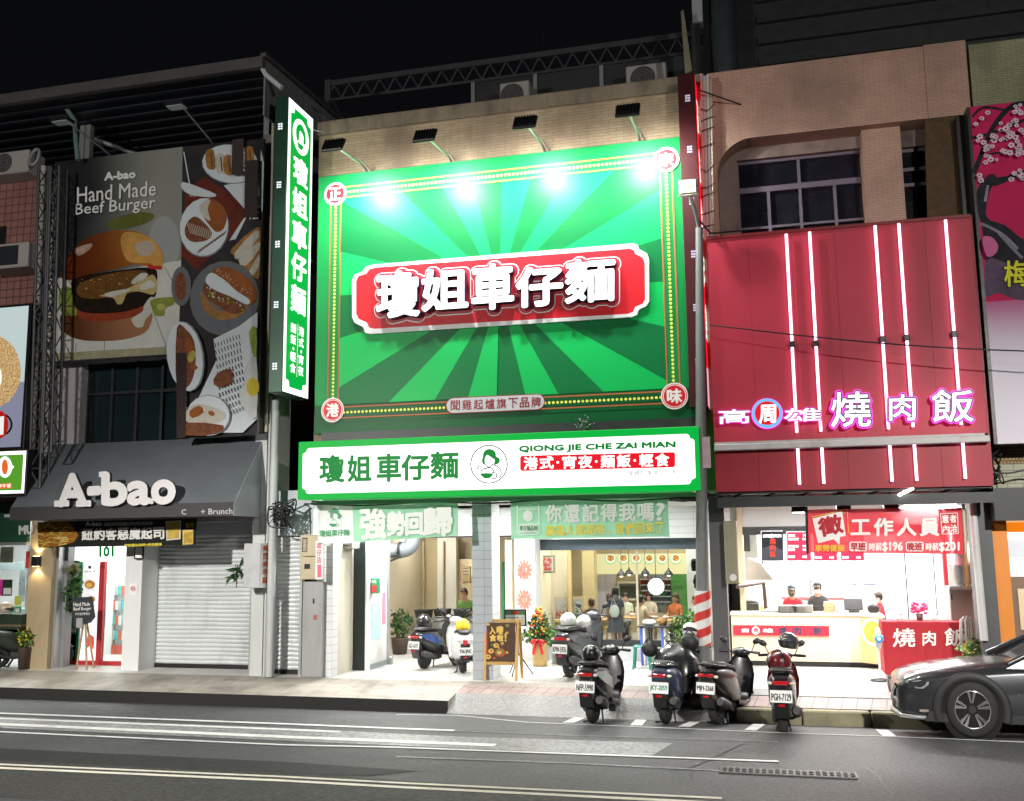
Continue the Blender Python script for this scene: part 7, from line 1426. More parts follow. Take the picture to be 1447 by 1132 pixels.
# ================================================================== car
cs = .78
cw = onroad(1377, 1045); cy0 = cw.y-.02
car = thing('parked_car', 'dark grey crossover car parked at the kerb, its rear half cut by the right edge', 'car', (0, 0, 0))
M_cp = mat('car_grey_paint', (.040, .042, .046), .3, .5, .04, 2, coat=.9); M_clad = mat('car_cladding', (.016, .016, .017), .6, 0, .15, 8); M_cg = mat('car_glass', (.012, .014, .016), .08, 0, 0, spec=.4)
WX = .88; HWY = .68
def csec(x, w, zl, zs, zt):
 wt = w*.80; L = [(-w*.93, zl), (-w, zl+.08), (-w*1.0, zl+(zs-zl)*.5), (-w*.995, zs-.04), (-w*.965, zs), (-wt, zt-.012), (-wt*.5, zt+.004), (0, zt+.01)]
 return [(x, y, z) for y, z in L]+[(x, -y, z) for y, z in L[-2::-1]]
m = MB(); m.mat(M_cp)
m.loft([csec(*s_) for s_ in ((0, .40, .28, .50, .545), (.035, .52, .23, .575, .615), (.12, .60, .20, .625, .67), (.30, .66, .18, .665, .725), (.60, .685, .17, .70, .775), (1.0, .69, .17, .73, .82), (1.5, .69, .17, .765, .865), (2.3, .69, .17, .79, .86), (3.9, .68, .2, .81, .87), (4.3, .6, .28, .78, .83), (4.38, .5, .35, .7, .74))]); m.build('body', car)
m = MB(); m.mat(M_cg)
wb, wr = .635, .49; B_ = [(1.33, .79), (2.25, 1.235), (3.7, 1.22), (4.3, .79)]
bt = [(x, (-wb if z < 1 else -wr), z) for x, z in B_]; V = bt+[(x, -y, z) for x, y, z in bt]; m.add(V, [(0, 1, 5, 4), (1, 2, 6, 5), (2, 3, 7, 6), (3, 2, 1, 0), (4, 5, 6, 7)]); m.build('window', car)
m = MB(); m.mat(M_cp); m.loft([[(x, -wr-.02, z), (x, -wr*.6, z+.045), (x, wr*.6, z+.045), (x, wr+.02, z)] for x, z in ((2.12, 1.19), (2.35, 1.24), (3.6, 1.23), (3.85, 1.17))], closed=True);
for sg in (-1, 1):
 m.tube([(1.36, sg*(wb+.005), .845), (1.85, sg*(wb*.55+wr*.45+.012), 1.06), (2.28, sg*(wr+.012), 1.238)], .035, 8); m.tube([(2.75, sg*(wb+.008), .85), (2.70, sg*(wr+.008), 1.23)], .03, 8)
m.build('roof', car)
def wheelcar(x, sg, zc):
 w = MB(); w.mat(M_rubber); rr = .325; y = sg*(HWY-.058); w.lathe([(rr*.66, -.10), (rr*.9, -.105), (rr*.985, -.08), (rr, 0), (rr*.985, .08), (rr*.9, .105), (rr*.66, .10)], (x, y, zc), 40, ax='y', cap=False); o = w.build('wheel', car)
 g = MB(); g.mat(mat('rim_black', (.012, .012, .013), .35, .3, .1)); g.lathe([(rr*.665, -.095), (rr*.64, -.09), (rr*.6, -.045), (rr*.6, .09)] if sg < 0 else [(rr*.665, .095), (rr*.64, .09), (rr*.6, .045), (rr*.6, -.09)], (x, y, zc), 40, ax='y', cap=False)
 g.mat(mat('rim_silver', (.72, .73, .74), .22, .9, .05))
 for k in range(5):
  for d in (-.17, .17):
   a = 2*math.pi*k/5+.31; i0 = a+d*1.0; ca = lambda t, r_, yy: (x+r_*math.cos(t), y+sg*yy, zc+r_*math.sin(t))
   w0, w1 = .055, .10; q0, q1 = rr*.22, rr*.655
   g.add([ca(a+d*.75-w0*2, q0, .075), ca(a+d*.75+w0*2, q0, .075), ca(i0+w1, q1, .098), ca(i0-w1, q1, .098), ca(a+d*.75-w0*2, q0, .05), ca(a+d*.75+w0*2, q0, .05), ca(i0+w1, q1, .06), ca(i0-w1, q1, .06)], [(0, 1, 2, 3), (0, 3, 2, 1), (1, 2, 6, 5), (0, 3, 7, 4), (0, 1, 5, 4)])
 g.tube([(x+rr*.655*math.cos(t), y+sg*.098, zc+rr*.655*math.sin(t)) for t in [2*math.pi*i/40 for i in range(41)]], .006, 5, False)
 g.mat(M_clad); g.lathe([(rr*.14, .0), (rr*.14, sg*.085)], (x, y, zc), 14, ax='y'); g.build('rim', o)
for x in (WX, WX+2.5):
 for sg in (-1, 1): wheelcar(x, sg, .325 if sg < 0 else .22)
for sg in (-1, 1):
 for x in (WX, WX+2.5):
  m = MB(); m.mat(M_clad); ya = sg*.70
  n = 26; V = []
  for i in range(n+1):
   a = R(-18+216*i/n)
   for rr, y in ((.36, ya*.96), (.37, ya*1.012), (.475, ya*1.012), (.485, ya*.97)): V.append((x+rr*math.cos(a), y, .30+rr*.93*math.sin(a)))
  m.add(V, [(4*i+j, 4*i+4+j, 4*i+5+j, 4*i+1+j) for i in range(n) for j in range(3)], True); m.build('arch_cladding', car)
  m = MB(); m.mat(mat('wheel_well', (.003, .003, .003), .9, 0, 0)); m.lathe([(.372, -.004), (.372, .004)], (x, ya*.988, .30), 30, ax='y'); m.build('wheel_well', car)
 m = MB(); m.mat(M_clad); m.prism([(WX+.44, .17), (WX+2.06, .17), (WX+2.06, .27), (WX+.44, .27)], sg*.685, sg*.705, 'y'); m.prism([(.30, .18), (.58, .17), (.60, .26), (.36, .30)], sg*.655, sg*.70, 'y'); m.build('sill_cladding', car)
for sg in (-1, 1):
 hl = MB(); hl.mat(mat('headlight_dark', (.03, .032, .036), .06, 0, .3, 12, coat=1)); cw_ = lambda x: next(w0+(w1-w0)*(x-a)/(b-a) for (a, w0), (b, w1) in (((0, .40), (.035, .52)), ((.035, .52), (.12, .60)), ((.12, .60), (.30, .66)), ((.30, .66), (.60, .685)), ((.60, .685), (1, .69))) if a <= x <= b); f_ = lambda x, z, d=0: (x, sg*(cw_(x)+.012+d), z)
 P = [(.05, .565), (.12, .535), (.26, .55), (.36, .575), (.44, .625), (.62, .672), (.50, .668), (.30, .650), (.14, .622)]
 n = len(P); hl.add([f_(*q) for q in P]+[(q[0]+.02, f_(*q)[1]-sg*.05, q[1]) for q in P], [list(range(n)) if sg < 0 else list(range(n))[::-1]]+[(i, (i+1) % n, (i+1) % n+n, i+n) for i in range(n)]); ho = hl.build('headlight', car)
 g = MB(); g.mat(mat('drl_silver', (.75, .77, .8), .15, .4, 0)); g.add([f_(x, z, .004) for x, z in ((.20, .566), (.27, .558), (.33, .59), (.35, .625), (.38, .63), (.37, .59), (.30, .545), (.21, .545))], [[0, 1, 2, 3, 4, 5, 6, 7], [7, 6, 5, 4, 3, 2, 1, 0]]); g.add([f_(x, z, .004) for x, z in ((.10, .60), (.28, .635), (.29, .645), (.11, .615))], [[0, 1, 2, 3], [3, 2, 1, 0]]); g.build('lamp_bar', ho)
m = MB(); m.mat(M_black); m.prism([(-.33, .53), (.33, .53), (.24, .40), (-.24, .40)], -.018, .06, 'x'); gr = m.build('grille', car)
m = MB(); m.mat(M_chrome)
for sg in (-1, 1): m.tube([(-.005, sg*.40, .555), (-.03, sg*.30, .49), (-.03, sg*.13, .39)], .022, 8)
m.tube([(-.03, -.13, .39), (-.03, .13, .39)], .02, 8)
for z in (.43, .46, .49, .515): m.tube([(-.022, -.24, z), (-.022, .24, z)], .005, 5)
m.build('chrome_bar', gr)
m = MB(); m.mat(M_clad); m.loft([[(x0-.02, y, .25), (x0-.03, y, .33), (x0+.08, y, .33), (x0+.08, y, .24)] for y, x0 in ((-.64, .28), (-.58, .13), (-.45, .04), (0, .0), (.45, .04), (.58, .13), (.64, .28))]); m.build('bumper_intake', car)
m = MB(); m.mat(mat('skid_silver', (.52, .53, .54), .3, .7, .06)); m.loft([[(x0-.04, y, .185), (x0-.06, y, .225), (x0+.04, y, .235), (x0+.06, y, .175)] for y, x0 in ((-.66, .36), (-.60, .18), (-.48, .06), (0, -.0), (.48, .06), (.60, .18), (.66, .36))]); m.build('skid_plate', car)
m = MB(); m.mat(mat('fog_bezel', (.4, .34, .28), .3, .5, .2)); m.box(.24, -.675, .275, .36, -.655, .305, .006); m.build('fog_lamp', car)
m = MB(); m.mat(M_black); m.box(1.60, -.700, .27, 1.606, -.6925, .80); m.box(2.75, -.700, .27, 2.756, -.6925, .80); m.box(1.6, -.7, .80, 3.6, -.67, .806); m.build('door_seam', car)
m = MB(); m.mat(M_chrome); m.box(1.45, -.704, .505, 1.458, -.690, .513); m.box(2.45, -.715, .66, 2.62, -.69, .685, .01); m.build('handle', car)
m = MB(); m.mat(M_cp); m.ell((1.93, -.80, .93), .07, .10, .07, 14, 8); m.mat(M_clad); m.tube([(1.9, -.66, .86), (1.92, -.76, .90)], .03, 6); m.build('mirror', car)
car.location = (cw.x-WX, cw.y+.69, 0); car.scale = (1, 1, 1.11)
# ================================================================== small things along the shops
M_wood = mat('light_wood', (.55, .33, .10), .5, 0, .25, 6, 2)
def leafball(m, c, rx, ry, rz, n, s, mats, seed=1, hang=False, wd=.36):
 rr = random.Random(seed);
 for k in range(n):
  d = Vector((rr.gauss(0, 1), rr.gauss(0, 1), rr.gauss(0, 1))).normalized()*(rr.random()**.45); p = Vector((c[0]+d.x*rx, c[1]+d.y*ry, c[2]+d.z*rz))
  a = Vector((rr.gauss(0, 1), rr.gauss(0, 1), rr.gauss(0, 1)-(1.2 if hang else -.3))).normalized(); b = a.orthogonal().normalized(); b.rotate(Matrix.Rotation(rr.uniform(0, 6.28), 3, a)); l = s*rr.uniform(.7, 1.4); w = l*wd
  m.mat(mats[k % len(mats)]); m.add([p, p+a*l*.5+b*w+a.cross(b)*l*.12, p+a*l, p+a*l*.5-b*w+a.cross(b)*l*.12], [(0, 1, 2, 3)])
L1 = mat('leaf_mid', (.045, .13, .025), .45, 0, .4, 9); L2 = mat('leaf_light', (.10, .22, .04), .45, 0, .4, 9); L3 = mat('leaf_dark', (.02, .065, .018), .5, 0, .4, 9); L4 = mat('leaf_olive', (.10, .11, .035), .5, 0, .4, 9)
F1 = mat('petal_red', (.70, .03, .02), .5, 0, .3, 9); F2 = mat('petal_orange', (.80, .28, .04), .5, 0, .3, 9); F3 = mat('petal_yellow', (.80, .60, .05), .5, 0, .2, 9)
def pot(o, c, r0, r1, h, m_): m = MB(); m.mat(m_); m.lathe([(r0, c[2]+.001), (r1, c[2]+h*.95), (r1+.01, c[2]+h), (r1-.02, c[2]+h), (r1-.03, c[2]+h*.9)], (c[0], c[1], 0), 22); return m.build('pot', o)
p = onwalk(704, 960); p.y = 16.9; YA = 16.9
x0, z0, x1, z1 = rect(682, 876, 731, 945, YA)
o = thing('menu_board', 'wooden A frame menu board with dark poster, standing by the grey tiled pillar', 'A-frame sign', ((x0+x1)/2, YA, ZB))
m = MB(); m.mat(M_wood); w = .05
for sgn, yy in ((1, YA), (-1, YA+.42)):
 lean = .13*sgn
 for x in (x0, x1-w): m.add([(x, yy, ZB), (x+w, yy, ZB), (x+w, yy+.03, ZB), (x, yy+.03, ZB), (x, yy+lean, z1), (x+w, yy+lean, z1), (x+w, yy+lean+.03, z1), (x, yy+lean+.03, z1)], [(3, 2, 1, 0), (4, 5, 6, 7), (0, 1, 5, 4), (1, 2, 6, 5), (2, 3, 7, 6), (3, 0, 4, 7)])
m.box(x0+w, YA+.125, z1-.05, x1-w, YA+.155, z1-.001); zl = at(700, 940, YA).z; m.box(x0+w, YA+.04, zl, x1-w, YA+.07, zl+.05); m.build('frame', o)
m = MB(); m.mat(mat('menu_brown', (.075, .035, .018), .4, 0, .3, 8)); Yb = YA+.07; m.box(x0+w, Yb, zl+.05, x1-w, Yb+.02, z1-.05); m.build('poster_board', o)
a = MB(); a.Y = Yb; my = mat('menu_yellow', (.75, .52, .10), .5, 0, .1); mr_ = mat('menu_red', (.55, .05, .03), .5, 0, .1); mg_ = mat('menu_green', (.10, .22, .06), .5, 0, .4, 9)
for t, q in (('入', (692, 886, 700, 896)), ('嚟', (702, 885, 711, 896)), ('食', (692, 897, 701, 906)), ('啦', (703, 897, 711, 906)), ('!', (713.5, 895, 715.5, 906))): a.text(t, [(q[0], q[1]), (q[2], q[1]), (q[2], q[3]), (q[0], q[3])], my, .5, nst=6)
for (x, y, r, mm) in ((690, 882, 2.5, my), (717, 884, 3, mg_), (701, 912, 4, my), (710, 909, 2.2, my), (694, 920, 4.2, my), (707, 922, 7.5, mr_), (707, 921.5, 5.8, mg_), (706, 922, 3, my), (690, 928, 4.2, my), (699, 930, 2.2, mr_), (717, 922, 2, my), (717, 894, 2, my)): a.disc(x, y, r, r*.8, 0, mm, 14); a.disc(x+.6, y-.4, r*.45, r*.35, 0, mr_, 8)
for k in range(9): a.disc(random.uniform(688, 718), random.uniform(907, 932), random.uniform(.8, 1.6), None, 0, (mg_, my, mr_)[k % 3], 7)
for k, ch in enumerate('港式車仔麵'): a.text(ch, [(687, 890+k*7), (690.5, 890+k*7), (690.5, 896+k*7), (687, 896+k*7)], mr_, .1, nst=4)
a.text('自選配料 任君選擇！', [(691, 934.5), (717, 934.5), (717, 938), (691, 938)], my, 0); a.build('lettering', o)
YM2 = 17.6; x0, z0, x1, z1 = rect(712, 861, 744, 885, YM2); o = thing('menu_stand', 'black framed menu on a tripod stand behind the A frame board', 'menu stand', ((x0+x1)/2, YM2, ZB))
m = MB(); m.mat(M_black); m.box(x0, YM2, z0, x1, YM2+.03, z1, .006); m.build('frame', o)
a = MB(); a.Y = YM2-.001; a.poly([(714.5, 863.5), (741.5, 863.5), (741.5, 883), (714.5, 883)], mat('menu_sheet', (.42, .47, .42), .4, 0, .15, 9)); a.poly([(714.5, 863.5), (741.5, 863.5), (741.5, 869), (714.5, 869)], mat('menu_head_green', (.03, .12, .04), .4)); a.disc(728, 866, 5, 2, 0, M_tail);
for k in range(3): a.line([(716, 873+k*3.5), (740, 873+k*3.5)], .6, M_pink_)
a.line([(731, 870), (731, 882)], .5, M_pink_); a.build('sheet', o)
m = MB(); m.mat(M_black); xc_ = at(731, 900, YM2).x; m.tube([(xc_, YM2+.04, z0+.02), (xc_, YM2+.04, ZB+.35)], .018, 8)
for t in (20, 140, 260): m.tube([(xc_, YM2+.04, ZB+.40), (xc_+.27*math.cos(R(t)), YM2+.04+.27*math.sin(R(t)), ZB+.01)], .012, 6)
m.build('tripod', o)
YV = 19.0; c = at(763, 939, YV); cx_ = c.x; o = thing('flower_vase', 'tall orange and green flower arrangement with red bow in a golden vase', 'flowers', (cx_, YV, ZB))
zv = at(763, 908, YV).z; m = MB(); m.mat(mat('vase_gold', (.60, .42, .17), .35, .2, .25, 5)); m.lathe([(.135, ZB+.001), (.145, ZB+.05), (.15, zv-.05), (.155, zv), (.13, zv), (.13, zv-.06)], (cx_, YV, 0), 26); m.build('vase', o)
zt_ = at(763, 858, YV).z; m = MB(); leafball(m, (cx_, YV, zv+.28), .24, .2, .32, 420, .075, (L1, L3, L2, L3), 4); leafball(m, (cx_-.1, YV, zv+.12), .30, .2, .14, 160, .085, (L1, L3, L2), 5); m.build('foliage', o)
m = MB(); rr = random.Random(8)
for k in range(95):
 a_ = rr.uniform(0, 6.28); z = rr.random(); r = .22*(1-z*.75)*math.sqrt(rr.random()); m.mat((F2, F1, F2, F3)[k % 4]); m.ell((cx_+r*math.cos(a_), YV-.10+r*.6*math.sin(a_), zv+.16+z*(zt_-zv-.16)), .024, .024, .02, 6, 4)
m.build('bloom', o)
m = MB(); m.mat(mat('ribbon_red', (.62, .02, .02), .4, 0, .1));
for sg in (-1, 1): m.ell((cx_+sg*.075, YV-.165, zv+.03), .08, .03, .05, 10, 6, rot=Matrix.Rotation(sg*.4, 3, 'Y')); m.prism([(cx_+sg*.01, zv+.01), (cx_+sg*.06, zv+.01), (cx_+sg*.12, zv-.2), (cx_+sg*.07, zv-.22)], YV-.17, YV-.165)
m.build('bow', o)
def plant(label, px, py, Y, h, rx, n, s, mats, seed, potm=None, ph=.2, base=ZB, nm='potted_plant', hang=False, wd=.36):
 c = at(px, py, Y); o = thing(nm, label, 'plant', (c.x, Y, base))
 if potm is not None: pot(o, (c.x, Y, base), rx*.5, rx*.62, ph, potm)
 m = MB(); leafball(m, (c.x, Y, base+ph+h/2), rx, rx*.8, h/2, n, s, mats, seed, hang, wd); m.build('foliage', o)
 m = MB(); m.mat(L4);
 for k in range(4): m.tube([(c.x, Y, base+ph-.03), (c.x+random.uniform(-.4, .4)*rx, Y, base+ph+h*.8)], .008, 5)
 m.build('stem', o); return o
P_t = mat('pot_dark_clay', (.07, .045, .035), .7, 0, .2); P_w = mat('pot_white', (.6, .6, .58), .4, 0, .1)
plant('small green plant in a white pot left of the glass shopfront, beside the golden vase', 789, 930, 19.4, .35, .25, 150, .09, (L1, L2), 11, P_w, .35)
plant('leafy bright green plant behind the striped pole, at the right end of the glass', 972, 925, 19.6, .80, .34, 420, .09, (L1, L2, L2, L3), 12, P_t, .25)
plant('low leafy bush with yellow tips at the foot of the charcoal pillar, behind the car', 1388, 940, 17.2, .55, .36, 320, .08, (L1, L2, L3, F3, L1), 13, P_t, .28)
plant('small shrub with yellow flowers beside the beige pillar at the left edge', 33, 930, 16.85, .38, .17, 240, .06, (L1, L2, F3, L3), 14, P_t, .42)
plant('climbing leafy plant on the grey wall left of the red framed door', 100, 930, 17.35, .75, .17, 190, .13, (L3, L1, L3), 15, None, 0, at(100, 868, 17.35).z, 'hanging_plant')
plant('olive hanging plant high on the grey wall left of the red framed door', 90, 930, 17.4, .42, .16, 110, .17, (L4, L3, L4), 16, None, .0, at(90, 818, 17.4).z, 'hanging_plant', True)
plant('dark bush at the back of the left bay, beside the blue sided scooter', 565, 905, 20.5, .62, .3, 300, .08, (L3, L4, L3, L1), 17, P_t, .35)
plant('spiky dark plant growing beside the pale utility cabinet with red characters', 335, 800, 16.55, .5, .12, 24, .26, (L3, L3, L1), 18, None, 0, at(332, 828, 16.55).z, 'hanging_plant', False, .11)
w_ = plant('small weed with tiny flowers growing out of the top of the white lightbox sign', 826, 600, 16.15, .26, .17, 130, .035, (L2, L1, mat('weed_flower', (.3, .3, .45), .6)), 19, None, 0, at(826, 609, 16.15).z, 'weed')
YT3 = 18.9; c = at(908, 944, YT3); o = thing('stool', 'small teal stool between the kerb scooters and the glass shopfront', 'stool', (c.x, YT3, ZB)); M_teal = mat('teal_plastic', (.02, .20, .17), .45, 0, .1)
m = MB(); m.mat(M_teal); m.box(c.x-.16, YT3-.14, ZB+.40, c.x+.16, YT3+.14, ZB+.43, .012); m.build('seat', o)
for sx in (-1, 1):
 for sy in (-1, 1): m = MB(); m.mat(M_teal); m.tube([(c.x+sx*.12, YT3+sy*.10, ZB+.40), (c.x+sx*.16, YT3+sy*.13, ZB)], .022, 6); m.build('leg', o)
YT4 = 19.5; c = at(925, 925, YT4); o = thing('folding_table', 'small folding table with blue and white cloth legs in front of the glass', 'table', (c.x, YT4, ZB)); m = MB(); m.mat(M_dark); m.box(c.x-.30, YT4-.2, ZB+.72, c.x+.30, YT4+.2, ZB+.75, .008); m.build('tabletop', o)
for sx in (-1, 1): m = MB(); m.mat(mat('sling_blue', (.06, .11, .45), .6)); m.box(c.x+sx*.2-.05, YT4-.15, ZB, c.x+sx*.2, YT4+.15, ZB+.719, .01); m.mat(mat('sling_white', (.7, .7, .7), .6)); m.box(c.x+sx*.2+.001, YT4-.15, ZB, c.x+sx*.2+.04, YT4+.15, ZB+.719, .01); m.build('leg', o)
m = MB(); m.mat(M_pw); m.ell((c.x-.08, YT4, ZB+.81), .14, .12, .06, 14, 6); tag(m.build('napkin_pack'), 'white bundle of napkins on the small folding table', 'napkins')
m = MB(); m.mat(mat('basket_brown', (.25, .13, .05), .6, 0, .3, 9)); m.lathe([(.07, ZB+.751), (.09, ZB+.90)], (c.x+.18, YT4, 0), 14); tag(m.build('basket'), 'brown chopstick basket on the small folding table', 'basket')
YE = 17.0; e0 = at(115, 945, YE); o = thing('easel_sign', 'dark slate board on a wooden easel in front of the red framed door', 'easel sign', (e0.x, YE, ZB)); m = MB(); m.mat(mat('slate', (.030, .034, .040), .5, 0, .2, 6)); m.pprism([(101, 845), (130, 843), (134, 872), (128, 880), (104, 886)], YE-.03, .02); m.build('slate_board', o)
a = MB(); a.Y = YE-.031; a.text('Hand Made', [(104, 851.5), (127, 850.5), (127, 856), (104, 857)], P_('letter_white', (.62, .62, .6)), .1, nst=4); a.text('Beef Burger', [(104, 858.5), (129, 857.5), (129, 863), (104, 864)], wt, .1, nst=4); a.text('手作漢堡專賣店', [(106, 866), (127, 865.2), (127, 869), (106, 869.8)], wt, 0); a.build('lettering', o)
m = MB(); m.mat(mat('easel_wood', (.40, .28, .16), .5, 0, .2, 6, 2)); zt_ = at(112, 846, YE).z
for dx, dy in ((-.10, -.05), (.14, -.05), (.02, .32)): m.tube([(e0.x, YE+.03, zt_-.25), (e0.x+dx, YE+.03+dy, ZB)], .02, 6)
m.build('easel_leg', o); c = at(111, 881, YE-.1); m = MB(); m.mat(mat('leaflet_grey', (.35, .34, .33), .5)); m.box(c.x-.07, YE-.09, c.z-.09, c.x+.07, YE-.04, c.z+.1, .008); m.build('leaflet_box', o)
YMB = 16.75; M_mb = mat('meter_beige', (.52, .44, .30), .5, .05, .1, 3, dirt=((.35, .28, .18), .4, 3))
o = thing('meter_box', 'beige electric meter boxes with small dark windows, one above the other, left of the arcade', 'meter box', at(440, 820, YMB));
for q in ((424, 756, 453, 786), (424, 787, 453, 819)): m = MB(); m.mat(M_mb); m.fb(*q, YMB, .2, .012); m.mat(M_black); m.fb(430, q[1]+10, 438, q[1]+17, YMB-.004, .003) if q[1] > 770 else m.fb(427, q[1]+4, 434, q[1]+24, YMB-.004, .003); m.build('box', o)
a = MB(); a.Y = YMB-.005; a.text('注意高壓危險', [(428, 761), (433, 761), (433, 779), (428, 779)], M_mb, .2, nst=4); a.build('lettering', o)
o = thing('steel_cabinet', 'tall weathered grey steel cabinet standing under the beige meter boxes', 'cabinet', at(441, 957, YMB)); m = MB(); m.mat(mat('cabinet_weathered', (.36, .36, .36), .5, .1, .18, 3, 1.5, dirt=((.2, .17, .15), .5, 2.5, .4))); x0, z0, x1, z1 = rect(428, 822, 455, 957, YMB); m.box(x0, YMB, ZB, x1, YMB+.4, z1, .012); m.build('body', o); m = MB(); m.mat(M_black); m.fb(442, 846, 444, 853, YMB-.01, .009); m.mat(mat('sticker_rust', (.4, .1, .07), .6, 0, .3, 9)); m.fb(443, 869, 448, 876, YMB-.004, .003); m.build('handle', o)
o = thing('notice_sign', 'narrow white vertical sign with pink characters beside the beige meter boxes', 'notice', at(450, 820, YMB-.2)); m = MB(); m.mat(M_pw); m.fb(446, 764, 456, 819, YMB-.2, .03, .004); m.build('board', o)
a = MB(); a.Y = YMB-.202;
for k, ch in enumerate('車仔店'): a.text(ch, [(447.5, 767+k*10), (454, 767+k*10), (454, 775.5+k*10), (447.5, 775.5+k*10)], mat('notice_pink_ink', (.75, .15, .25), .5), .2, nst=4)
a.poly([(448.5, 798), (454, 798), (454, 816), (448.5, 816)], mat('notice_pink_ink', (.75, .15, .25), .5)); a.build('lettering', o)
Yq = yd+.0 if False else 17.9
c = at(528, 828, yd if 'yd' in globals() and isinstance(yd, float) else 17.9); xq = at(528, 828, 17.85)
o = thing('alarm_box', 'green wall box with a red panel on the glazed white side panel', 'box', at(528, 838, 17.85)); m = MB(); m.mat(mat('box_green', (.02, .30, .11), .4, 0, .08)); m.fb(520, 817, 534, 839, 17.85, .12, .01); m.build('body', o); m = MB(); m.mat(mat('box_red', (.5, .03, .03), .4, 0, .1)); m.fb(522, 827, 532, 837, 17.842, .0075); m.build('front_panel', o)
a = MB(); a.Y = 17.848; a.text('滅火器', [(522.5, 819.5), (531.5, 819.5), (531.5, 824), (522.5, 824)], M_pw, .1, nst=4); a.build('lettering', o)
Yd_ = 19.3; o = thing('exhaust_duct', 'fat grey curved duct pipe hanging under the soffit of the left bay', 'duct', at(560, 775, Yd_)); m = MB(); m.mat(mat('duct_grey', (.20, .22, .24), .45, .3, .15, 4)); m.tube(spline([tuple(at(a_, b_, Yd_)) for a_, b_ in ((532, 755), (538, 768), (550, 777), (566, 778), (580, 772), (584, 755))], 5, False), .16, 16); m.build('duct_pipe', o); m = MB(); m.mat(M_dark);
m.tube([at(520, 787, Yd_-.2), at(566, 785, Yd_-.2)], .02, 6); m.tube([at(531, 801, Yd_-.2), at(566, 787, Yd_-.2)], .02, 6); c = at(567, 777, Yd_); m.lathe([(.175, -.03), (.175, .03)], c, 16, ax='x'); m.build('bracket', o)
aircon('white air conditioner above the dark doorway, behind the brush lettered banner', (476, 766, 497, 776), 17.3, .4, False)
YK2 = 21.8; o = thing('service_counter', 'grey steel kitchen counter at the back of the left bay, behind the scooters', 'counter', at(640, 905, YK2)); m = MB(); m.mat(M_grey); m.fb(611, 878, 668, 921, YK2, .7, .01); m.build('body', o); m = MB(); m.mat(M_steel); m.fb(596, 874, 676, 878, YK2-.05, .8); m.build('countertop', o)
for (q, lab) in (((586, 862, 606, 875), 'dark plastic crate on the steel kitchen counter, left one'), ((613, 861, 632, 874), 'black bin heaped with bowls on the steel kitchen counter, middle one'), ((641, 861, 658, 874), 'black bin on the steel kitchen counter next to the cook, right one')):
 c = at((q[0]+q[2])/2, q[3], YK2+.3); x0, z0, x1, z1 = rect(*q, YK2+.2); o = thing('plastic_crate', lab, 'crate', (c.x, YK2+.3, z0)); m = MB(); m.mat(mat('crate_dark', (.03, .035, .035), .5, 0, .3, 12)); cxm = (x0+x1)/2; hw = (x1-x0)/2; m.add([(cxm-hw*.8, YK2+.2, z0), (cxm+hw*.8, YK2+.2, z0), (cxm+hw*.8, YK2+.5, z0), (cxm-hw*.8, YK2+.5, z0), (cxm-hw, YK2+.17, z1), (cxm+hw, YK2+.17, z1), (cxm+hw, YK2+.53, z1), (cxm-hw, YK2+.53, z1)], [(3, 2, 1, 0), (4, 5, 6, 7), (0, 1, 5, 4), (1, 2, 6, 5), (2, 3, 7, 6), (3, 0, 4, 7)]); m.build('tub', o)
 m = MB(); m.mat(mat('tub_rim', (.08, .09, .09), .5)); m.box(cxm-hw-.01, YK2+.16, z1-.02, cxm+hw+.01, YK2+.1699, z1+.01); m.build('rim', o)
def tangle(label, c, rx, rz, n, Y, seed):
 rr = random.Random(seed); m = MB(); m.mat(M_black)
 for k in range(n):
  P = [Vector((c[0]+rr.uniform(-rx, rx), Y+rr.uniform(-.12, .12), c[1]+rr.uniform(-rz, rz))) for _ in range(4)]; m.tube(spline([tuple(q) for q in P], 6, False), rr.uniform(.008, .016), 5, False)
 tag(m.build('cable_tangle'), label, 'cables')
c = at(402, 727, 16.6); tangle('tangle of black cables at the drain pipe, left of the brush lettered banner', (c.x, c.z), .24, .26, 26, 16.55, 3)
c = at(975, 703, 16.5); tangle('tangle of black cables under the right end of the white lightbox sign', (c.x, c.z), .34, .07, 12, 16.4, 4)
c = at(1402, 660, 16.5); tangle('tangle of black cables between the red front and the plum blossom billboard', (c.x, c.z), .12, .30, 12, 16.5, 5)
for k, (a_, b_, Y, sag, lab) in enumerate((((430, 712), (985, 702), 16.4, .05, 'long black cable running along under the white lightbox sign'), ((1400, 668), (1560, 655), 16.3, .03, 'black cable leading right from the tangle below the plum blossom billboard'), ((440, 150), (462, 168), 16.4, .02, 'thin bright stay wire at the top of the tall green sign'))):
 u, v = at(*a_, Y), at(*b_, Y); m = MB(); m.mat(M_black); m.tube([u.lerp(v, t/20)-Vector((0, 0, sag*math.sin(math.pi*t/20*3)**2)) for t in range(21)], .014, 6, False); tag(m.build('overhead_cable'), lab, 'cable')
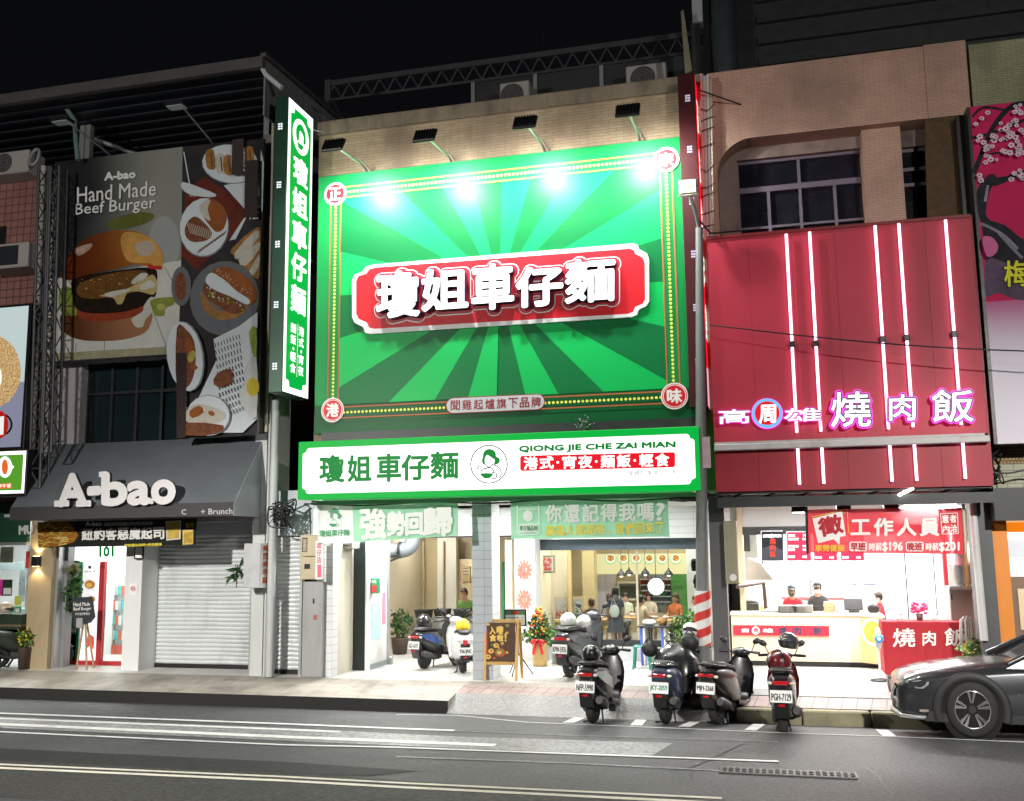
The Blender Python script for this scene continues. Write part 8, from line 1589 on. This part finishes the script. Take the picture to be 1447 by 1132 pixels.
# ================================================================== people
M_skin = mat('skin', (.48, .27, .18), .5, 0, .08, 6); M_hair = mat('hair_black', (.012, .009, .008), .45, 0, .3, 30); M_hairb = mat('hair_brown', (.07, .035, .018), .45, 0, .3, 30)
def figure(label, base, face, pose, top, bottom, hair=M_hair, hairstyle='short', cap=None, mask=None, s=.92, sleeve='short', arms=None, shoes=None, skirt=None, bend=0.0):
 """face: heading in degrees, 0 = away from the street (+y), 180 = towards the street."""
 shoes = shoes or M_black
 o = thing('person', label, 'person', (0, 0, 0))
 sit = pose == 'sit'
 pz = .50 if sit else .90
 J = {'pelvis': (0, 0, pz), 'belly': (0, .02+bend*.25, pz+.20), 'chest': (0, .01+bend*.8, pz+.40), 'neck': (0, .0+bend*1.15, pz+.55), 'head': (0, .02+bend*1.5, pz+.66), 'crown': (0, .01+bend*1.7, pz+.765)}
 Rr = {'pelvis': (.145, .11), 'belly': (.135, .10), 'chest': (.155, .105), 'neck': (.052, .052), 'head': (.078, .092), 'crown': (.07, .08)}
 E_ = [('pelvis', 'belly'), ('belly', 'chest'), ('chest', 'neck'), ('neck', 'head'), ('head', 'crown')]; reg = {'head': 'skin', 'crown': 'skin', 'neck': 'skin'}
 arms = arms or {}
 for sx, sd in ((-1, 'l'), (1, 'r')):
  sh = (sx*.165, bend*.85, pz+.47); J['sh'+sd] = sh; Rr['sh'+sd] = (.062, .062)
  el, wr = arms.get(sd, ((sx*.215, .02, pz+.22), (sx*.20, .10, pz+.0))) if not sit else arms.get(sd, ((sx*.22, .06, pz+.24), (sx*.14, .30, pz+.24)))
  J['el'+sd] = el; Rr['el'+sd] = (.044, .044); J['wr'+sd] = wr; Rr['wr'+sd] = (.030, .026)
  d = (Vector(wr)-Vector(el)).normalized(); J['ha'+sd] = tuple(Vector(wr)+d*.07); Rr['ha'+sd] = (.036, .02)
  E_ += [('chest', 'sh'+sd), ('sh'+sd, 'el'+sd), ('el'+sd, 'wr'+sd), ('wr'+sd, 'ha'+sd)]
  J['hip'+sd] = (sx*.085, .01, pz-.05); Rr['hip'+sd] = (.09, .09)
  if sit: kn, an, to = (sx*.11, .42, pz-.02), (sx*.11, .38, .07), (sx*.12, .52, .035)
  else: kn, an, to = (sx*.095, .03, .48), (sx*.10, -.01, .08), (sx*.115, .13, .035)
  J['kn'+sd] = kn; Rr['kn'+sd] = (.06, .06); J['an'+sd] = an; Rr['an'+sd] = (.04, .04); J['to'+sd] = to; Rr['to'+sd] = (.04, .03)
  E_ += [('pelvis', 'hip'+sd), ('hip'+sd, 'kn'+sd), ('kn'+sd, 'an'+sd), ('an'+sd, 'to'+sd)]
 names = list(J); me = bpy.data.meshes.new('body'); me.from_pydata([J[n] for n in names], [(names.index(a), names.index(b)) for a, b in E_], [])
 tmp = bpy.data.objects.new('tmp_body', me); COL.objects.link(tmp); tmp.modifiers.new('s', 'SKIN'); ss = tmp.modifiers.new('u', 'SUBSURF'); ss.levels = 1; ss.render_levels = 1
 for i, n in enumerate(names): me.skin_vertices[0].data[i].radius = Rr[n]; me.skin_vertices[0].data[i].use_root = (n == 'pelvis')
 dg = bpy.context.evaluated_depsgraph_get(); dg.update(); ev = bpy.data.meshes.new_from_object(tmp.evaluated_get(dg)); bpy.data.objects.remove(tmp)
 V = [v.co.copy() for v in ev.vertices]; F = [tuple(p.vertices) for p in ev.polygons]; bpy.data.meshes.remove(ev)
 m = MB()
 segs = [(Vector(J[a]), Vector(J[b]), a, b) for a, b in E_]
 def region(p):
  best = None
  for a, b, na, nb in segs:
   d = b-a; t = max(0, min(1, (p-a).dot(d)/max(1e-9, d.length_squared))); dist = (p-(a+d*t)).length-(Rr[na][0]*(1-t)+Rr[nb][0]*t)
   if best is None or dist < best[0]: best = (dist, na, nb, t)
  _, na, nb, t = best
  if nb in ('head', 'crown') or (nb == 'neck' and t > .75): return M_skin
  if nb[:2] in ('wr',): return top if sleeve == 'long' else M_skin
  if nb[:2] == 'ha': return M_skin
  if nb[:2] == 'el': return top if sleeve == 'long' or t < .7 else M_skin
  if nb[:2] == 'to': return shoes
  if nb[:2] in ('kn', 'an', 'hi'):
   if skirt is not None and nb[:2] in ('kn', 'an'): return M_skin if nb[:2] == 'an' or t > .6 else top
   return bottom
  return top
 for f in F:
  c = sum((V[i] for i in f), Vector())/len(f); m.mat(region(c)); base_i = len(m.v)
  m.f.append(list(f)); m.mi.append(m.cur); m.sm.append(True)
 m.v = [tuple(v) for v in V]
 m.mat(M_skin)
 for sd, sx in (('l', -1), ('r', 1)):
  w_, h_ = Vector(J['wr'+sd]), Vector(J['ha'+sd]); d = (h_-w_).normalized(); sdv = d.cross(Vector((0, 0, 1))); sdv = sdv.normalized() if sdv.length > .1 else Vector((1, 0, 0)); dn = d.cross(sdv).normalized(); dn = dn if dn.z < 0 else -dn
  for k, L in enumerate((.055, .068, .063, .048)):
   b_ = h_+sdv*(k-1.5)*.017; m.tube([b_-d*.02, b_+d*L*.55, b_+d*L*.85+dn*L*.35], .009, 6, radii=[.010, .009, .007])
  b_ = w_+d*.025+sdv*(-.034); m.tube([b_+sdv*.012, b_+d*.028-sdv*.014, b_+d*.055-sdv*.014+dn*.012], .010, 6, radii=[.012, .010, .008])
 hd = Vector(J['head']); fwd = Vector((0, 1, -bend*.8)).normalized()
 m.ell(hd+fwd*.092+Vector((0, 0, .0)), .012, .016, .022, 8, 6)
 for sx in (-1, 1): m.ell(hd+Vector((sx*.08, -.005, .0)), .012, .018, .028, 8, 6)
 m.build('body', o)
 e = MB(); e.mat(mat('eye_dark', (.02, .015, .012), .3, 0, 0))
 for sx in (-1, 1): e.ell(hd+fwd*.083+Vector((sx*.03, 0, .026)), .010, .006, .006, 8, 4); e.ell(hd+fwd*.086+Vector((sx*.03, 0, .045)), .017, .005, .004, 8, 4)
 e.mat(mat('lip', (.35, .12, .10), .5, 0, 0)); e.ell(hd+fwd*.086+Vector((0, 0, -.042)), .022, .007, .007, 8, 4); e.build('face', o)
 cr = Vector(J['crown']); hc = (hd+cr)/2+Vector((0, -.012, .022)); tilt = Matrix.Rotation(-bend*1.2, 3, 'X')
 h = MB(); h.mat(hair)
 if hairstyle == 'short': h.ell(hc, .092, .105, .105, 18, 10, lo=-.15, rot=tilt @ Matrix.Rotation(R(22), 3, 'X')); h.ell(hc+Vector((0, -.03, -.045)), .086, .078, .075, 14, 8)
 elif hairstyle == 'long': h.ell(hc, .098, .108, .108, 18, 10, lo=-.15, rot=tilt @ Matrix.Rotation(R(20), 3, 'X')); h.loft([[(hc.x+w*math.cos(t), hc.y-.035+.07*math.sin(t)*k_, z) for t in [2*math.pi*i/16 for i in range(16)]] for z, w, k_ in ((hc.z-.02, .096, 1), (hc.z-.12, .10, .95), (hc.z-.24, .095, .8), (hc.z-.33, .06, .5))])
 elif hairstyle == 'bob': h.ell(hc, .102, .11, .11, 18, 10, lo=-.15, rot=tilt @ Matrix.Rotation(R(20), 3, 'X')); h.loft([[(hc.x+w*math.cos(t), hc.y-.02+.085*math.sin(t), z) for t in [2*math.pi*i/16 for i in range(16)]] for z, w in ((hc.z, .10), (hc.z-.08, .108), (hc.z-.14, .10))])
 h.build('hair', o)
 if cap is not None:
  h = MB(); h.mat(cap); h.ell(hc+Vector((0, .008, .012)), .100, .115, .102, 18, 8, lo=.02, rot=tilt); c0 = hc+Vector((0, .10, .02)); h.loft([[(hc.x+x, c0.y+y*math.sqrt(max(0, 1-(x/.09)**2)), c0.z-.012*(x/.08)**2-y*.22+dz) for x, dz in [(-.085+.17*i/8, .006) for i in range(9)]+[(.085-.17*i/8, -.004) for i in range(9)]] for y in (-.04, .03, .09)]); h.build('cap', o)
 if mask is not None:
  h = MB(); h.mat(mask); h.ell(hd+fwd*.028+Vector((0, 0, -.035)), .074, .080, .052, 16, 8, rot=tilt); h.build('face_mask', o)
 if skirt is not None:
  h = MB(); h.mat(skirt); h.loft([[(w*math.cos(t)*(1+.04*math.sin(7*t)), .01+w*.72*math.sin(t), z) for t in [2*math.pi*i/24 for i in range(24)]] for z, w in ((pz+.36, .17), (pz+.12, .16), (pz-.05, .19), (pz-.30, .235), (pz-.38, .245))]); h.build('dress', o)
 o.scale = (s, s, s); o.location = base; o.rotation_euler = (0, 0, R(face)); return o
def C_(n, c, r=.75, v=.12): return mat('cloth_'+n, c, r, 0, v, 6)
def stool(label, x, y, h=.46):
 o = thing('stool', label, 'stool', (x, y, ZB), 'wooden stools in the noodle shop'); m = MB(); m.mat(M_wood); m.lathe([(.15, ZB+h-.035), (.16, ZB+h-.02), (.15, ZB+h)], (x, y, 0), 18); m.build('seat', o)
 for t in (45, 135, 225, 315): m = MB(); m.mat(M_wood); m.tube([(x+.10*math.cos(R(t)), y+.1*math.sin(R(t)), ZB+h-.03), (x+.15*math.cos(R(t)), y+.15*math.sin(R(t)), ZB)], .018, 6); m.build('leg', o)
def dtable(label, x, y, w=.8, d=.6):
 o = thing('dining_table', label, 'table', (x, y, ZB), 'dining tables in the noodle shop'); m = MB(); m.mat(mat('table_wood', (.50, .30, .11), .4, 0, .2, 5)); m.box(x-w/2, y-d/2, ZB+.57, x+w/2, y+d/2, ZB+.60, .008); m.build('tabletop', o)
 for sx in (-1, 1):
  for sy in (-1, 1): m = MB(); m.mat(M_dark); m.tube([(x+sx*(w/2-.05), y+sy*(d/2-.05), ZB), (x+sx*(w/2-.05), y+sy*(d/2-.05), ZB+.57)], .018, 6); m.build('leg', o)
 rr = random.Random(int(x*100))
 return o, rr
def bowl(label, x, y, z, r=.075):
 m = MB(); m.mat(M_pw); m.lathe([(r*.5, z+.001), (r*.9, z+.04), (r, z+.065), (r*.93, z+.065), (r*.8, z+.035)], (x, y, 0), 16); m.mat(mat('soup', (.45, .2, .06), .3)); m.lathe([(r*.86, z+.048), (r*.86, z+.052)], (x, y, 0), 14); tag(m.build('noodle_bowl'), label, 'bowl')
def onf(px, Y, dx=0): return Vector((at(px, 860, Y).x+dx, Y, ZB))
fh = ZB+.01
def seat_s(s): return (.50*s-.09*s)-.01
for (lab, px, Y, face, top, bot, hair, hs, s, kw) in (
 ('seated person with brown hair in a black jacket and backpack, back to the street', 836, 22.0, 8, C_('black', (.018, .018, .022)), C_('denim_dark', (.03, .035, .05)), M_hairb, 'short', 1.0, dict(sleeve='long')),
 ('seated person in a white shirt facing the street, holding a pale sheet', 884, 24.4, 178, C_('white', (.62, .64, .58)), C_('dark', (.05, .05, .05)), M_hair, 'short', 1.0, {}),
 ('seated person in a beige shirt leaning over a table by the glass joint', 906, 23.0, -40, C_('beige', (.62, .52, .36)), C_('khaki', (.30, .24, .15)), M_hair, 'short', 1.02, {}),
 ('seated person in a pale shirt and face half hidden, behind the beige shirted guest', 918, 24.6, 170, C_('cream', (.55, .47, .38)), C_('dark', (.05, .05, .05)), M_hair, 'bob', 1.0, {}),
 ('seated long haired person in an orange and black top by the green wall', 955, 23.4, 150, C_('orange', (.55, .14, .04)), C_('dark', (.05, .05, .05)), M_hairb, 'long', 1.04, {}),
 ('seated person in a pale green shirt turned sideways, at the right end of the glass', 984, 22.4, 70, C_('mint', (.50, .58, .46)), C_('dark', (.05, .05, .05)), M_hair, 'short', 1.04, {}),
 ('seated person in a grey top at the table behind the standing woman', 862, 24.0, -90, C_('grey', (.28, .27, .30)), C_('dark', (.05, .05, .05)), M_hairb, 'bob', 1.0, {})):
 p = onf(px, Y); figure(lab, p, face, 'sit', top, bot, hair, hs, s=s*.84, **kw)
 stool('round wooden stool under the guest in the '+{836: 'black jacket', 884: 'white shirt', 906: 'beige shirt', 918: 'pale shirt', 955: 'orange top', 984: 'pale green shirt', 862: 'grey top'}[px], p.x, p.y, seat_s(s*.84))
figure('standing woman in a dark grey dress with long hair, back to the street', onf(870, 21.6), 12, 'stand', C_('dress_grey', (.075, .08, .10)), C_('dress_grey', (.075, .08, .10)), M_hair, 'long', s=.80, skirt=C_('dress_grey', (.075, .08, .10)), shoes=C_('shoe_white', (.6, .6, .6)))
bp = onf(868, 21.35); m = MB(); m.mat(C_('bag_white', (.68, .70, .64))); m.ell((bp.x, bp.y, ZB+.88), .11, .06, .14, 16, 10, lo=-.9); m.tube([(bp.x-.08, bp.y, ZB+.97), (bp.x-.02, bp.y+.02, ZB+1.16), (bp.x+.06, bp.y, ZB+.97)], .008, 6); tag(m.build('shoulder_bag'), 'white cap shaped bag slung on the back of the standing woman', 'bag')
bp = onf(836, 21.72); m = MB(); m.mat(mat('backpack_navy', (.02, .022, .04), .5, 0, .5, 14)); m.ell((bp.x, bp.y, ZB+.62), .16, .09, .2, 16, 10); m.mat(mat('backpack_strap', (.2, .22, .28), .5)); m.tube([(bp.x-.1, bp.y-.07, ZB+.74), (bp.x, bp.y-.1, ZB+.62), (bp.x+.1, bp.y-.07, ZB+.52)], .01, 6); tag(m.build('backpack'), 'navy backpack worn by the seated person in the black jacket', 'backpack')
for (lab, px, Y) in (('wooden dining table beside the person in the black jacket', 850, 22.9), ('wooden dining table between the white shirted and beige shirted guests', 893, 23.6), ('wooden dining table by the green wall near the orange top', 940, 22.8), ('wooden dining table at the right end of the glass', 975, 23.2)):
 p = onf(px, Y); o, rr = dtable(lab, p.x, p.y)
 for k in range(3): bowl(('left', 'middle', 'right')[k]+' white bowl on the '+lab.replace('wooden dining table', 'table').replace(' between the white shirted and beige shirted guests', ' between two guests'), p.x-.25+k*.25, p.y+rr.uniform(-.15, .15), ZB+.60)
m = MB(); m.mat(mat('menu_pale', (.66, .72, .55), .5)); p = onf(886, 24.05); m.box(p.x-.13, p.y, ZB+.70, p.x+.15, p.y+.01, ZB+.86); tag(m.build('menu_sheet'), 'pale sheet held by the seated person in the white shirt', 'menu')
figure('cook in a bright green top at the kitchen counter beside the grey tiled pillar', onf(660, 22.9)+Vector((0, 0, 0)), 172, 'sit', C_('lime', (.16, .34, .08)), C_('navy', (.05, .07, .2)), M_hairb, 'short', s=.98, bend=.10)
YWk = 20.75
figure('stooping worker in a red shirt and black cap with dark mask behind the wooden counter', Vector((at(1122, 860, YWk).x, YWk, ZB)), 170, 'stand', C_('red_shirt', (.58, .02, .035)), M_black, M_hair, 'short', cap=mat('cap_charcoal', (.045, .05, .055), .7, 0, .15, 9), mask=mat('mask_dark', (.035, .025, .02), .7), s=.85, bend=.14, arms={'l': ((-.22, .16, 1.16), (-.10, .34, 1.08)), 'r': ((.22, .16, 1.16), (.10, .34, 1.08))})
figure('worker in black shirt, black cap and white mask behind the wooden counter', Vector((at(1158, 860, YWk).x, YWk, ZB)), 165, 'stand', C_('charcoal_shirt', (.035, .038, .042)), M_black, M_hair, 'short', cap=mat('cap_black', (.014, .014, .016), .7, 0, .15, 9), mask=mat('mask_white', (.75, .75, .74), .7, 0, .03), s=.88, bend=.05, arms={'l': ((-.23, .12, 1.14), (-.12, .30, 1.05)), 'r': ((.23, .12, 1.14), (.10, .30, 1.05))})
figure('worker in a red vest and cap turned sideways at the counter end', Vector((at(1247, 870, YWk-.4).x, YWk-.4, ZB)), 105, 'stand', C_('red_vest', (.58, .02, .035)), M_black, M_hair, 'short', cap=mat('cap_brown', (.07, .055, .045), .7, 0, .15, 9), mask=mat('mask_pale', (.72, .66, .62), .7, 0, .03), s=.78, bend=.04, arms={'l': ((-.22, .14, 1.14), (-.12, .34, 1.12)), 'r': ((.22, .14, 1.14), (.12, .34, 1.12))})
for px, lab in ((1112, 'white range of chopped food in a steel tray on the counter by the stooping worker'),):
 p = at(px-22, 868, YCN+.35); m = MB(); m.mat(M_steel); m.box(p.x-.2, YCN+.2, cz1+.003, p.x+.2, YCN+.45, cz1+.035, .01); m.mat(M_pw); m.ell((p.x, YCN+.32, cz1+.04), .15, .09, .03, 12, 6); tag(m.build('food_tray'), 'shallow steel food tray on the left part of the wooden counter', 'tray')
# ================================================================== more things inside the shops
def pend(px, py, Y, lab, r=.11):
 p = at(px, py, Y); o = thing('pendant_lamp', lab, 'lamp', (p.x, Y, p.z), 'pendant lamps in the noodle shop'); m = MB(); m.mat(M_dark); m.lathe([(r, p.z), (r*.9, p.z+.05), (r*.35, p.z+.12), (.02, p.z+.15), (.02, p.z+.17)], (p.x, Y, 0), 18, cap=False); m.tube([(p.x, Y, p.z+.16), (p.x, Y, 3.29)], .006, 5); m.build('lamp_shade', o); m = MB(); m.mat(emat('bulb_warm', (1, .85, .55), 7)); m.ell((p.x, Y, p.z+.02), .045, .045, .05, 10, 8); m.build('bulb', o)
for px, py, Y, l in ((878, 814, 23.6, 'dark pendant lamp over the standing woman'), (889, 812, 24.4, 'dark pendant lamp left of the glowing globe'), (912, 812, 24.0, 'dark pendant lamp close to the glass joint'), (945, 813, 23.8, 'dark pendant lamp right of the glowing globe')): pend(px, py, Y, l)
for k, (q, lab) in enumerate((((976, 790, 989, 807), 'upper dark speaker box beside the pole at the right end of the glass'), ((980, 812, 990, 832), 'lower dark speaker box beside the pole at the right end of the glass'))):
 o = thing('speaker', lab, 'speaker', at(q[0], q[3], 22.0)); m = MB(); m.mat(mat('speaker_slate', (.035, .05, .055), .5, 0, .2)); m.fb(*q, 22.0, .3, .03); m.build('cabinet', o); m = MB(); m.mat(M_black); p = at((q[0]+q[2])/2, (q[1]+q[3])/2, 21.98); m.lathe([(.09, 21.985), (.09, 21.999)], (p.x, 0, p.z), 18, ax='y'); m.build('cone', o)
rr = random.Random(21)
BC = [mat('bottle_%d' % k, c, .2, 0, .1) for k, c in enumerate(((.04, .16, .05), (.3, .1, .03), (.5, .45, .35), (.35, .03, .03), (.05, .1, .2)))]
for r_, (y, x0, x1, Y) in enumerate(((826, 906, 946, YR2-.45), (842, 906, 946, YR2-.45), (872, 786, 826, YR2-4.1), (875.5, 905, 935, 24.9))):
 o = thing('bottle_row', ('row of bottles on the upper steel shelf behind the diners', 'row of jars on the lower steel shelf behind the diners', 'row of bottles on the grey wooden counter at the left of the dining room', 'row of sauce bottles on the far table behind the diners')[r_], 'bottles', at(x0, y, Y)); z0 = at(x0, y, Y).z
 if r_ == 2: z0 = at(800, 876, YR2-4.3).z+.003
 if r_ == 3: z0 = ZB+.60
 for k in range(9):
  x = at(x0+(x1-x0)*k/8.5, y, Y).x; h = rr.uniform(.12, .24); m = MB(); m.mat(BC[rr.randrange(5)]); m.lathe([(.035, z0+.002), (.038, z0+h*.6), (.014, z0+h*.78), (.014, z0+h)], (x, Y+.1, 0), 10); m.build('bottle', o)
for q, c, lab, Y in (((713, 795, 728, 797), None, '', 0),):
 o = thing('door_frame', 'green painted doorway between the grey and the white pillar', 'doorway', at(720, 900, 22.0)); m = MB(); m.mat(mat('frame_green', (.03, .26, .12), .45, 0, .1)); m.fb(709, 794, 728, 810, 22.0, .08); m.fb(709, 810, 713.5, 905, 22.0, .08); m.build('frame', o); m = MB(); m.mat(mat('door_panel_ochre', (.55, .40, .18), .5, 0, .3, 4, 1)); m.fb(713.5, 810, 728, 905, 22.03, .05); m.build('door_leaf', o)
for q, c, lab, Y in (((553, 816, 560, 832), (.10, .10, .10), 'dark switch box on the cream wall behind the glazed white panel', YBK-.25), ((574, 800, 586, 818), (.62, .55, .45), 'pale notice on the cream wall above the parked scooters', YBK-.03), ((652, 800, 664, 822), (.55, .42, .22), 'brown notice on the cream panel beside the grey tiled pillar', YBK-.34), ((1290, 800, 1300, 816), (.75, .72, .72), 'white notice on the rear wall right of the till', YI-.03), ((1296, 838, 1311, 852), (.6, .6, .62), 'grey paper towel box on the rear wall behind the draped stand', YI-.08)):
 o = thing('wall_notice', lab, 'notice', at(q[0], q[3], Y)); m = MB(); m.mat(mat('wn%d' % q[0], c, .5, 0, .15, 9)); m.fb(*q, Y, .02); m.mat(mat('notice_line_grey', (.2, .2, .2), .5)); [m.fb(q[0]+2, q[1]+3+4*k, q[2]-2, q[1]+4.2+4*k, Y-.004, .003) for k in range(3)]; m.build('sheet', o)
for k, (px, y0, y1) in enumerate(((598, 765, 880), (627, 765, 880))):
 p0, p1 = at(px, y1, YBK-.5), at(px, y0, YBK-.5); m = MB(); m.mat(mat('conduit_tan', (.42, .34, .2), .5)); m.tube([p0, p1], .025, 8); tag(m.build('wall_pipe'), ('tan pipe running up the rear wall of the left bay, left one', 'tan pipe running up the rear wall of the left bay, right one')[k], 'pipe')
for k, (px, lab) in enumerate(((1185, 'stack of white bowls on the counter left of the till'), (1172, 'stack of paper boxes on the counter beside the worker in black'))):
 p = at(px, 866, YCN+.35); m = MB(); m.mat(M_pw if k == 0 else mat('kraft', (.45, .3, .16), .7, 0, .1))
 if k == 0:
  for j in range(5): m.lathe([(.05, cz1+.003+j*.022), (.085, cz1+.05+j*.022)], (p.x, YCN+.35, 0), 16)
 else:
  for j in range(4): m.box(p.x-.1+.01*(j % 2), YCN+.27, cz1+.003+j*.05, p.x+.09+.01*(j % 2), YCN+.45, cz1+.05+j*.05, .004)
 tag(m.build('bowl_stack' if k == 0 else 'box_stack'), lab, 'stack')
# ================================================================== rooftop and street lamps
YT2 = 19.0
a_ = at(462, 116, YT2); b_ = at(1000, 47, YT2)
o = thing('roof_truss', 'long steel lattice girder spanning above the middle roof against the night sky', 'truss', ((a_.x+b_.x)/2, YT2, ZP))
M_tr = mat('truss_grey', (.065, .07, .075), .5, .4, .2, 3); m = MB(); m.mat(M_tr)
n = 26; zt = a_.z; zb_ = a_.z-.42; x0, x1 = a_.x, b_.x+1
m.box(x0, YT2-.05, zt-.12, x1, YT2+.05, zt); m.box(x0, YT2-.03, zb_-.06, x1, YT2+.03, zb_)
for k in range(n): xa_ = x0+(x1-x0)*k/n; xb_ = x0+(x1-x0)*(k+1)/n; xm_ = (xa_+xb_)/2; m.tube([(xa_, YT2, zb_), (xm_, YT2, zt-.1)], .022, 5); m.tube([(xm_, YT2, zt-.1), (xb_, YT2, zb_)], .022, 5)
m.build('girder', o)
m = MB(); m.mat(M_tr); m.box(x0-.02, YT2-.07, ZP-2.2, x0+.12, YT2+.07, zt+.02); m.tube([(x0+.1, YT2, zb_), (x0+1.3, YT2, ZP-.4)], .05, 6); m.build('post', o)
m = MB(); m.mat(M_black); p = at(768, 60, YT2); m.tube([(p.x, YT2, zt-.2), (p.x, YT2, zt+2.0)], .014, 5); m.build('antenna_rod', o)
m = MB(); m.mat(mat('roof_shed_grey', (.035, .04, .042), .5, .2, .2, 1)); x0, z0, x1, z1 = rect(668, 100, 1010, 160, 18.6); z1 = at(800, 100, 18.6).z; m.box(x0, 18.6, ZP-1.0, x1, 20.5, z1); m.mat(M_grey)
for px in (668, 756, 850): x = at(px, 120, 18.55).x; m.box(x-.04, 18.56, ZP-.5, x+.04, 18.599, z1)
m.build('roof_shed', bld)
aircon('white air conditioner on the roof behind the parapet, left of the shed post', (706, 118, 748, 150), 17.9, .4)
aircon('white air conditioner on the roof behind the parapet, beside the maroon sign', (884, 94, 942, 126), 17.9, .4)
pb = onwalk(994, 988); pt = at(988, 322, pb.y); po = thing('utility_pole', 'grey utility pole with red and white striped sleeve at its foot', 'pole', pb)
M_pole = mat('pole_grey', (.16, .17, .165), .55, .1, .2, 3, 1, dirt=((.07, .07, .06), .6, 3, .3))
m = MB(); m.mat(M_pole); m.tube([pb, pb+(pt-pb)*.35, pb+(pt-pb)*.75, pt], .12, 18, radii=[.115, .095, .075, .06]); m.build('pole_shaft', po)
zc0 = at(994, 912, pb.y).z; zc1 = at(994, 835, pb.y).z
m = MB(); m.mat(mat('stripe_white', (.66, .66, .64), .45, 0, .1)); d = (pt-pb); ax = lambda z: pb+d*((z-pb.z)/d.z)
m.tube([ax(zc0), ax(zc1)], .128, 24)
m.mat(mat('stripe_red', (.52, .03, .025), .45, 0, .1)); nst = 4; H_ = zc1-zc0; seg = 28
for k in range(-1, nst):
 V = []
 for i in range(seg+1):
  t = 2*math.pi*i/seg-math.pi
  for dz in (0, .135):
   z = min(zc1, max(zc0, zc0+(k*.27)+dz+.27*(i/seg))); c = ax(z); V.append((c.x+.1305*math.sin(t), c.y-.1305*math.cos(t), z))
 m.add(V, [(2*i, 2*i+2, 2*i+3, 2*i+1) for i in range(seg)], True)
m.build('striped_sleeve', po)
m = MB(); m.mat(M_pole); c = ax(pb.z+.45); m.tube([pb-Vector((0, 0, .1)), c], .2, 20, radii=[.19, .17]); m.build('base_sleeve', po)
m = MB(); m.mat(mat('mossy_base', (.10, .095, .05), .9, 0, .5, 9)); m.ell((pb.x, pb.y, pb.z-.05), .33, .28, .17, 18, 6, lo=0); m.build('mossy_footing', po)
lp = at(972, 264, pb.y-.55)
m = MB(); m.mat(M_steel); m.tube([pt+Vector((0, 0, -.1)), pt+Vector((-.03, -.1, .18)), (lp.x+.03, lp.y+.05, lp.z-.12)], .03, 8); m.build('lamp_arm', po)
m = MB(); m.mat(mat('lamp_case_grey', (.35, .35, .34), .4, .3, .1)); T = Matrix.Translation(lp) @ Matrix.Rotation(R(14), 4, 'X'); m.T = T; m.box(-.15, 0, -.12, .15, .10, .12, .02); m.box(-.165, -.012, -.145, .165, .02, -.1205, .005); m.build('lamp_head', po)
m = MB(); m.mat(emat('pole_lamp_lens', (1, .84, .46), 3.5)); m.T = T
for i in range(3):
 for j in range(2): m.box(-.125+i*.086, -.010, -.09+j*.1, -.05+i*.086, -.0005, -.005+j*.1)
m.build('lens', po)
light('pole_lamp_beam', 'SPOT', lp+Vector((0, -.06, -.03)), 900, (1, .90, .74), (lp.x-2.0, 5.0, 0), .12, spot=150, blend=.8, parent=po)
o = thing('notice_sign', 'faded pink notice wrapped round the utility pole beside the white lightbox sign', 'notice', ax(at(1002, 645, pb.y).z)); m = MB(); m.mat(mat('notice_pink', (.45, .30, .36), .6, 0, .25, 9)); z0, z1 = at(1000, 662, pb.y).z, at(1000, 618, pb.y).z; m.box(ax(z0).x+.03, pb.y-.10, z0, ax(z0).x+.16, pb.y-.09, z1); m.build('sheet', o)
def street_lamp(x, y, z, E, tx, ty, lab, col=(1, .96, .90)):
 o = thing('street_lamp', lab, 'street lamp', (x, y, 0), 'street lamps on the near pavement')
 m = MB(); m.mat(M_pole); m.tube([(x, y, -.1), (x, y, z-.4), (x, y+.3, z-.05), (x, y+1.2, z+.05)], .08, 10, radii=[.1, .07, .05, .045]); m.build('pole_shaft', o)
 m = MB(); m.mat(M_grey); m.box(x-.15, y+1.1, z, x+.15, y+1.75, z+.1, .03); m.build('lamp_head', o)
 m = MB(); m.mat(emat('street_lens', (1, .95, .85), 12)); m.box(x-.12, y+1.15, z-.008, x+.12, y+1.7, z-.0005); m.build('lens', o)
 light('street_beam', 'SPOT', (x, y+1.4, z-.04), E, col, (tx, ty, 0), .2, spot=165, blend=.6, parent=o)
 light('street_beam_cutoff', 'SPOT', (x, y+1.4, z-.05), 17000, col, (x*.75, 11.8, 0), .2, spot=58, blend=.75, parent=o)
street_lamp(-12.5, -1.0, 8.6, 4600, -9, 13, 'tall street lamp on the near pavement, out to the left')
street_lamp(6.5, -1.0, 8.6, 4600, 3, 13, 'added unseen street lamp on the near pavement, out to the right')  # unseen lamp added to light the road and ground floors
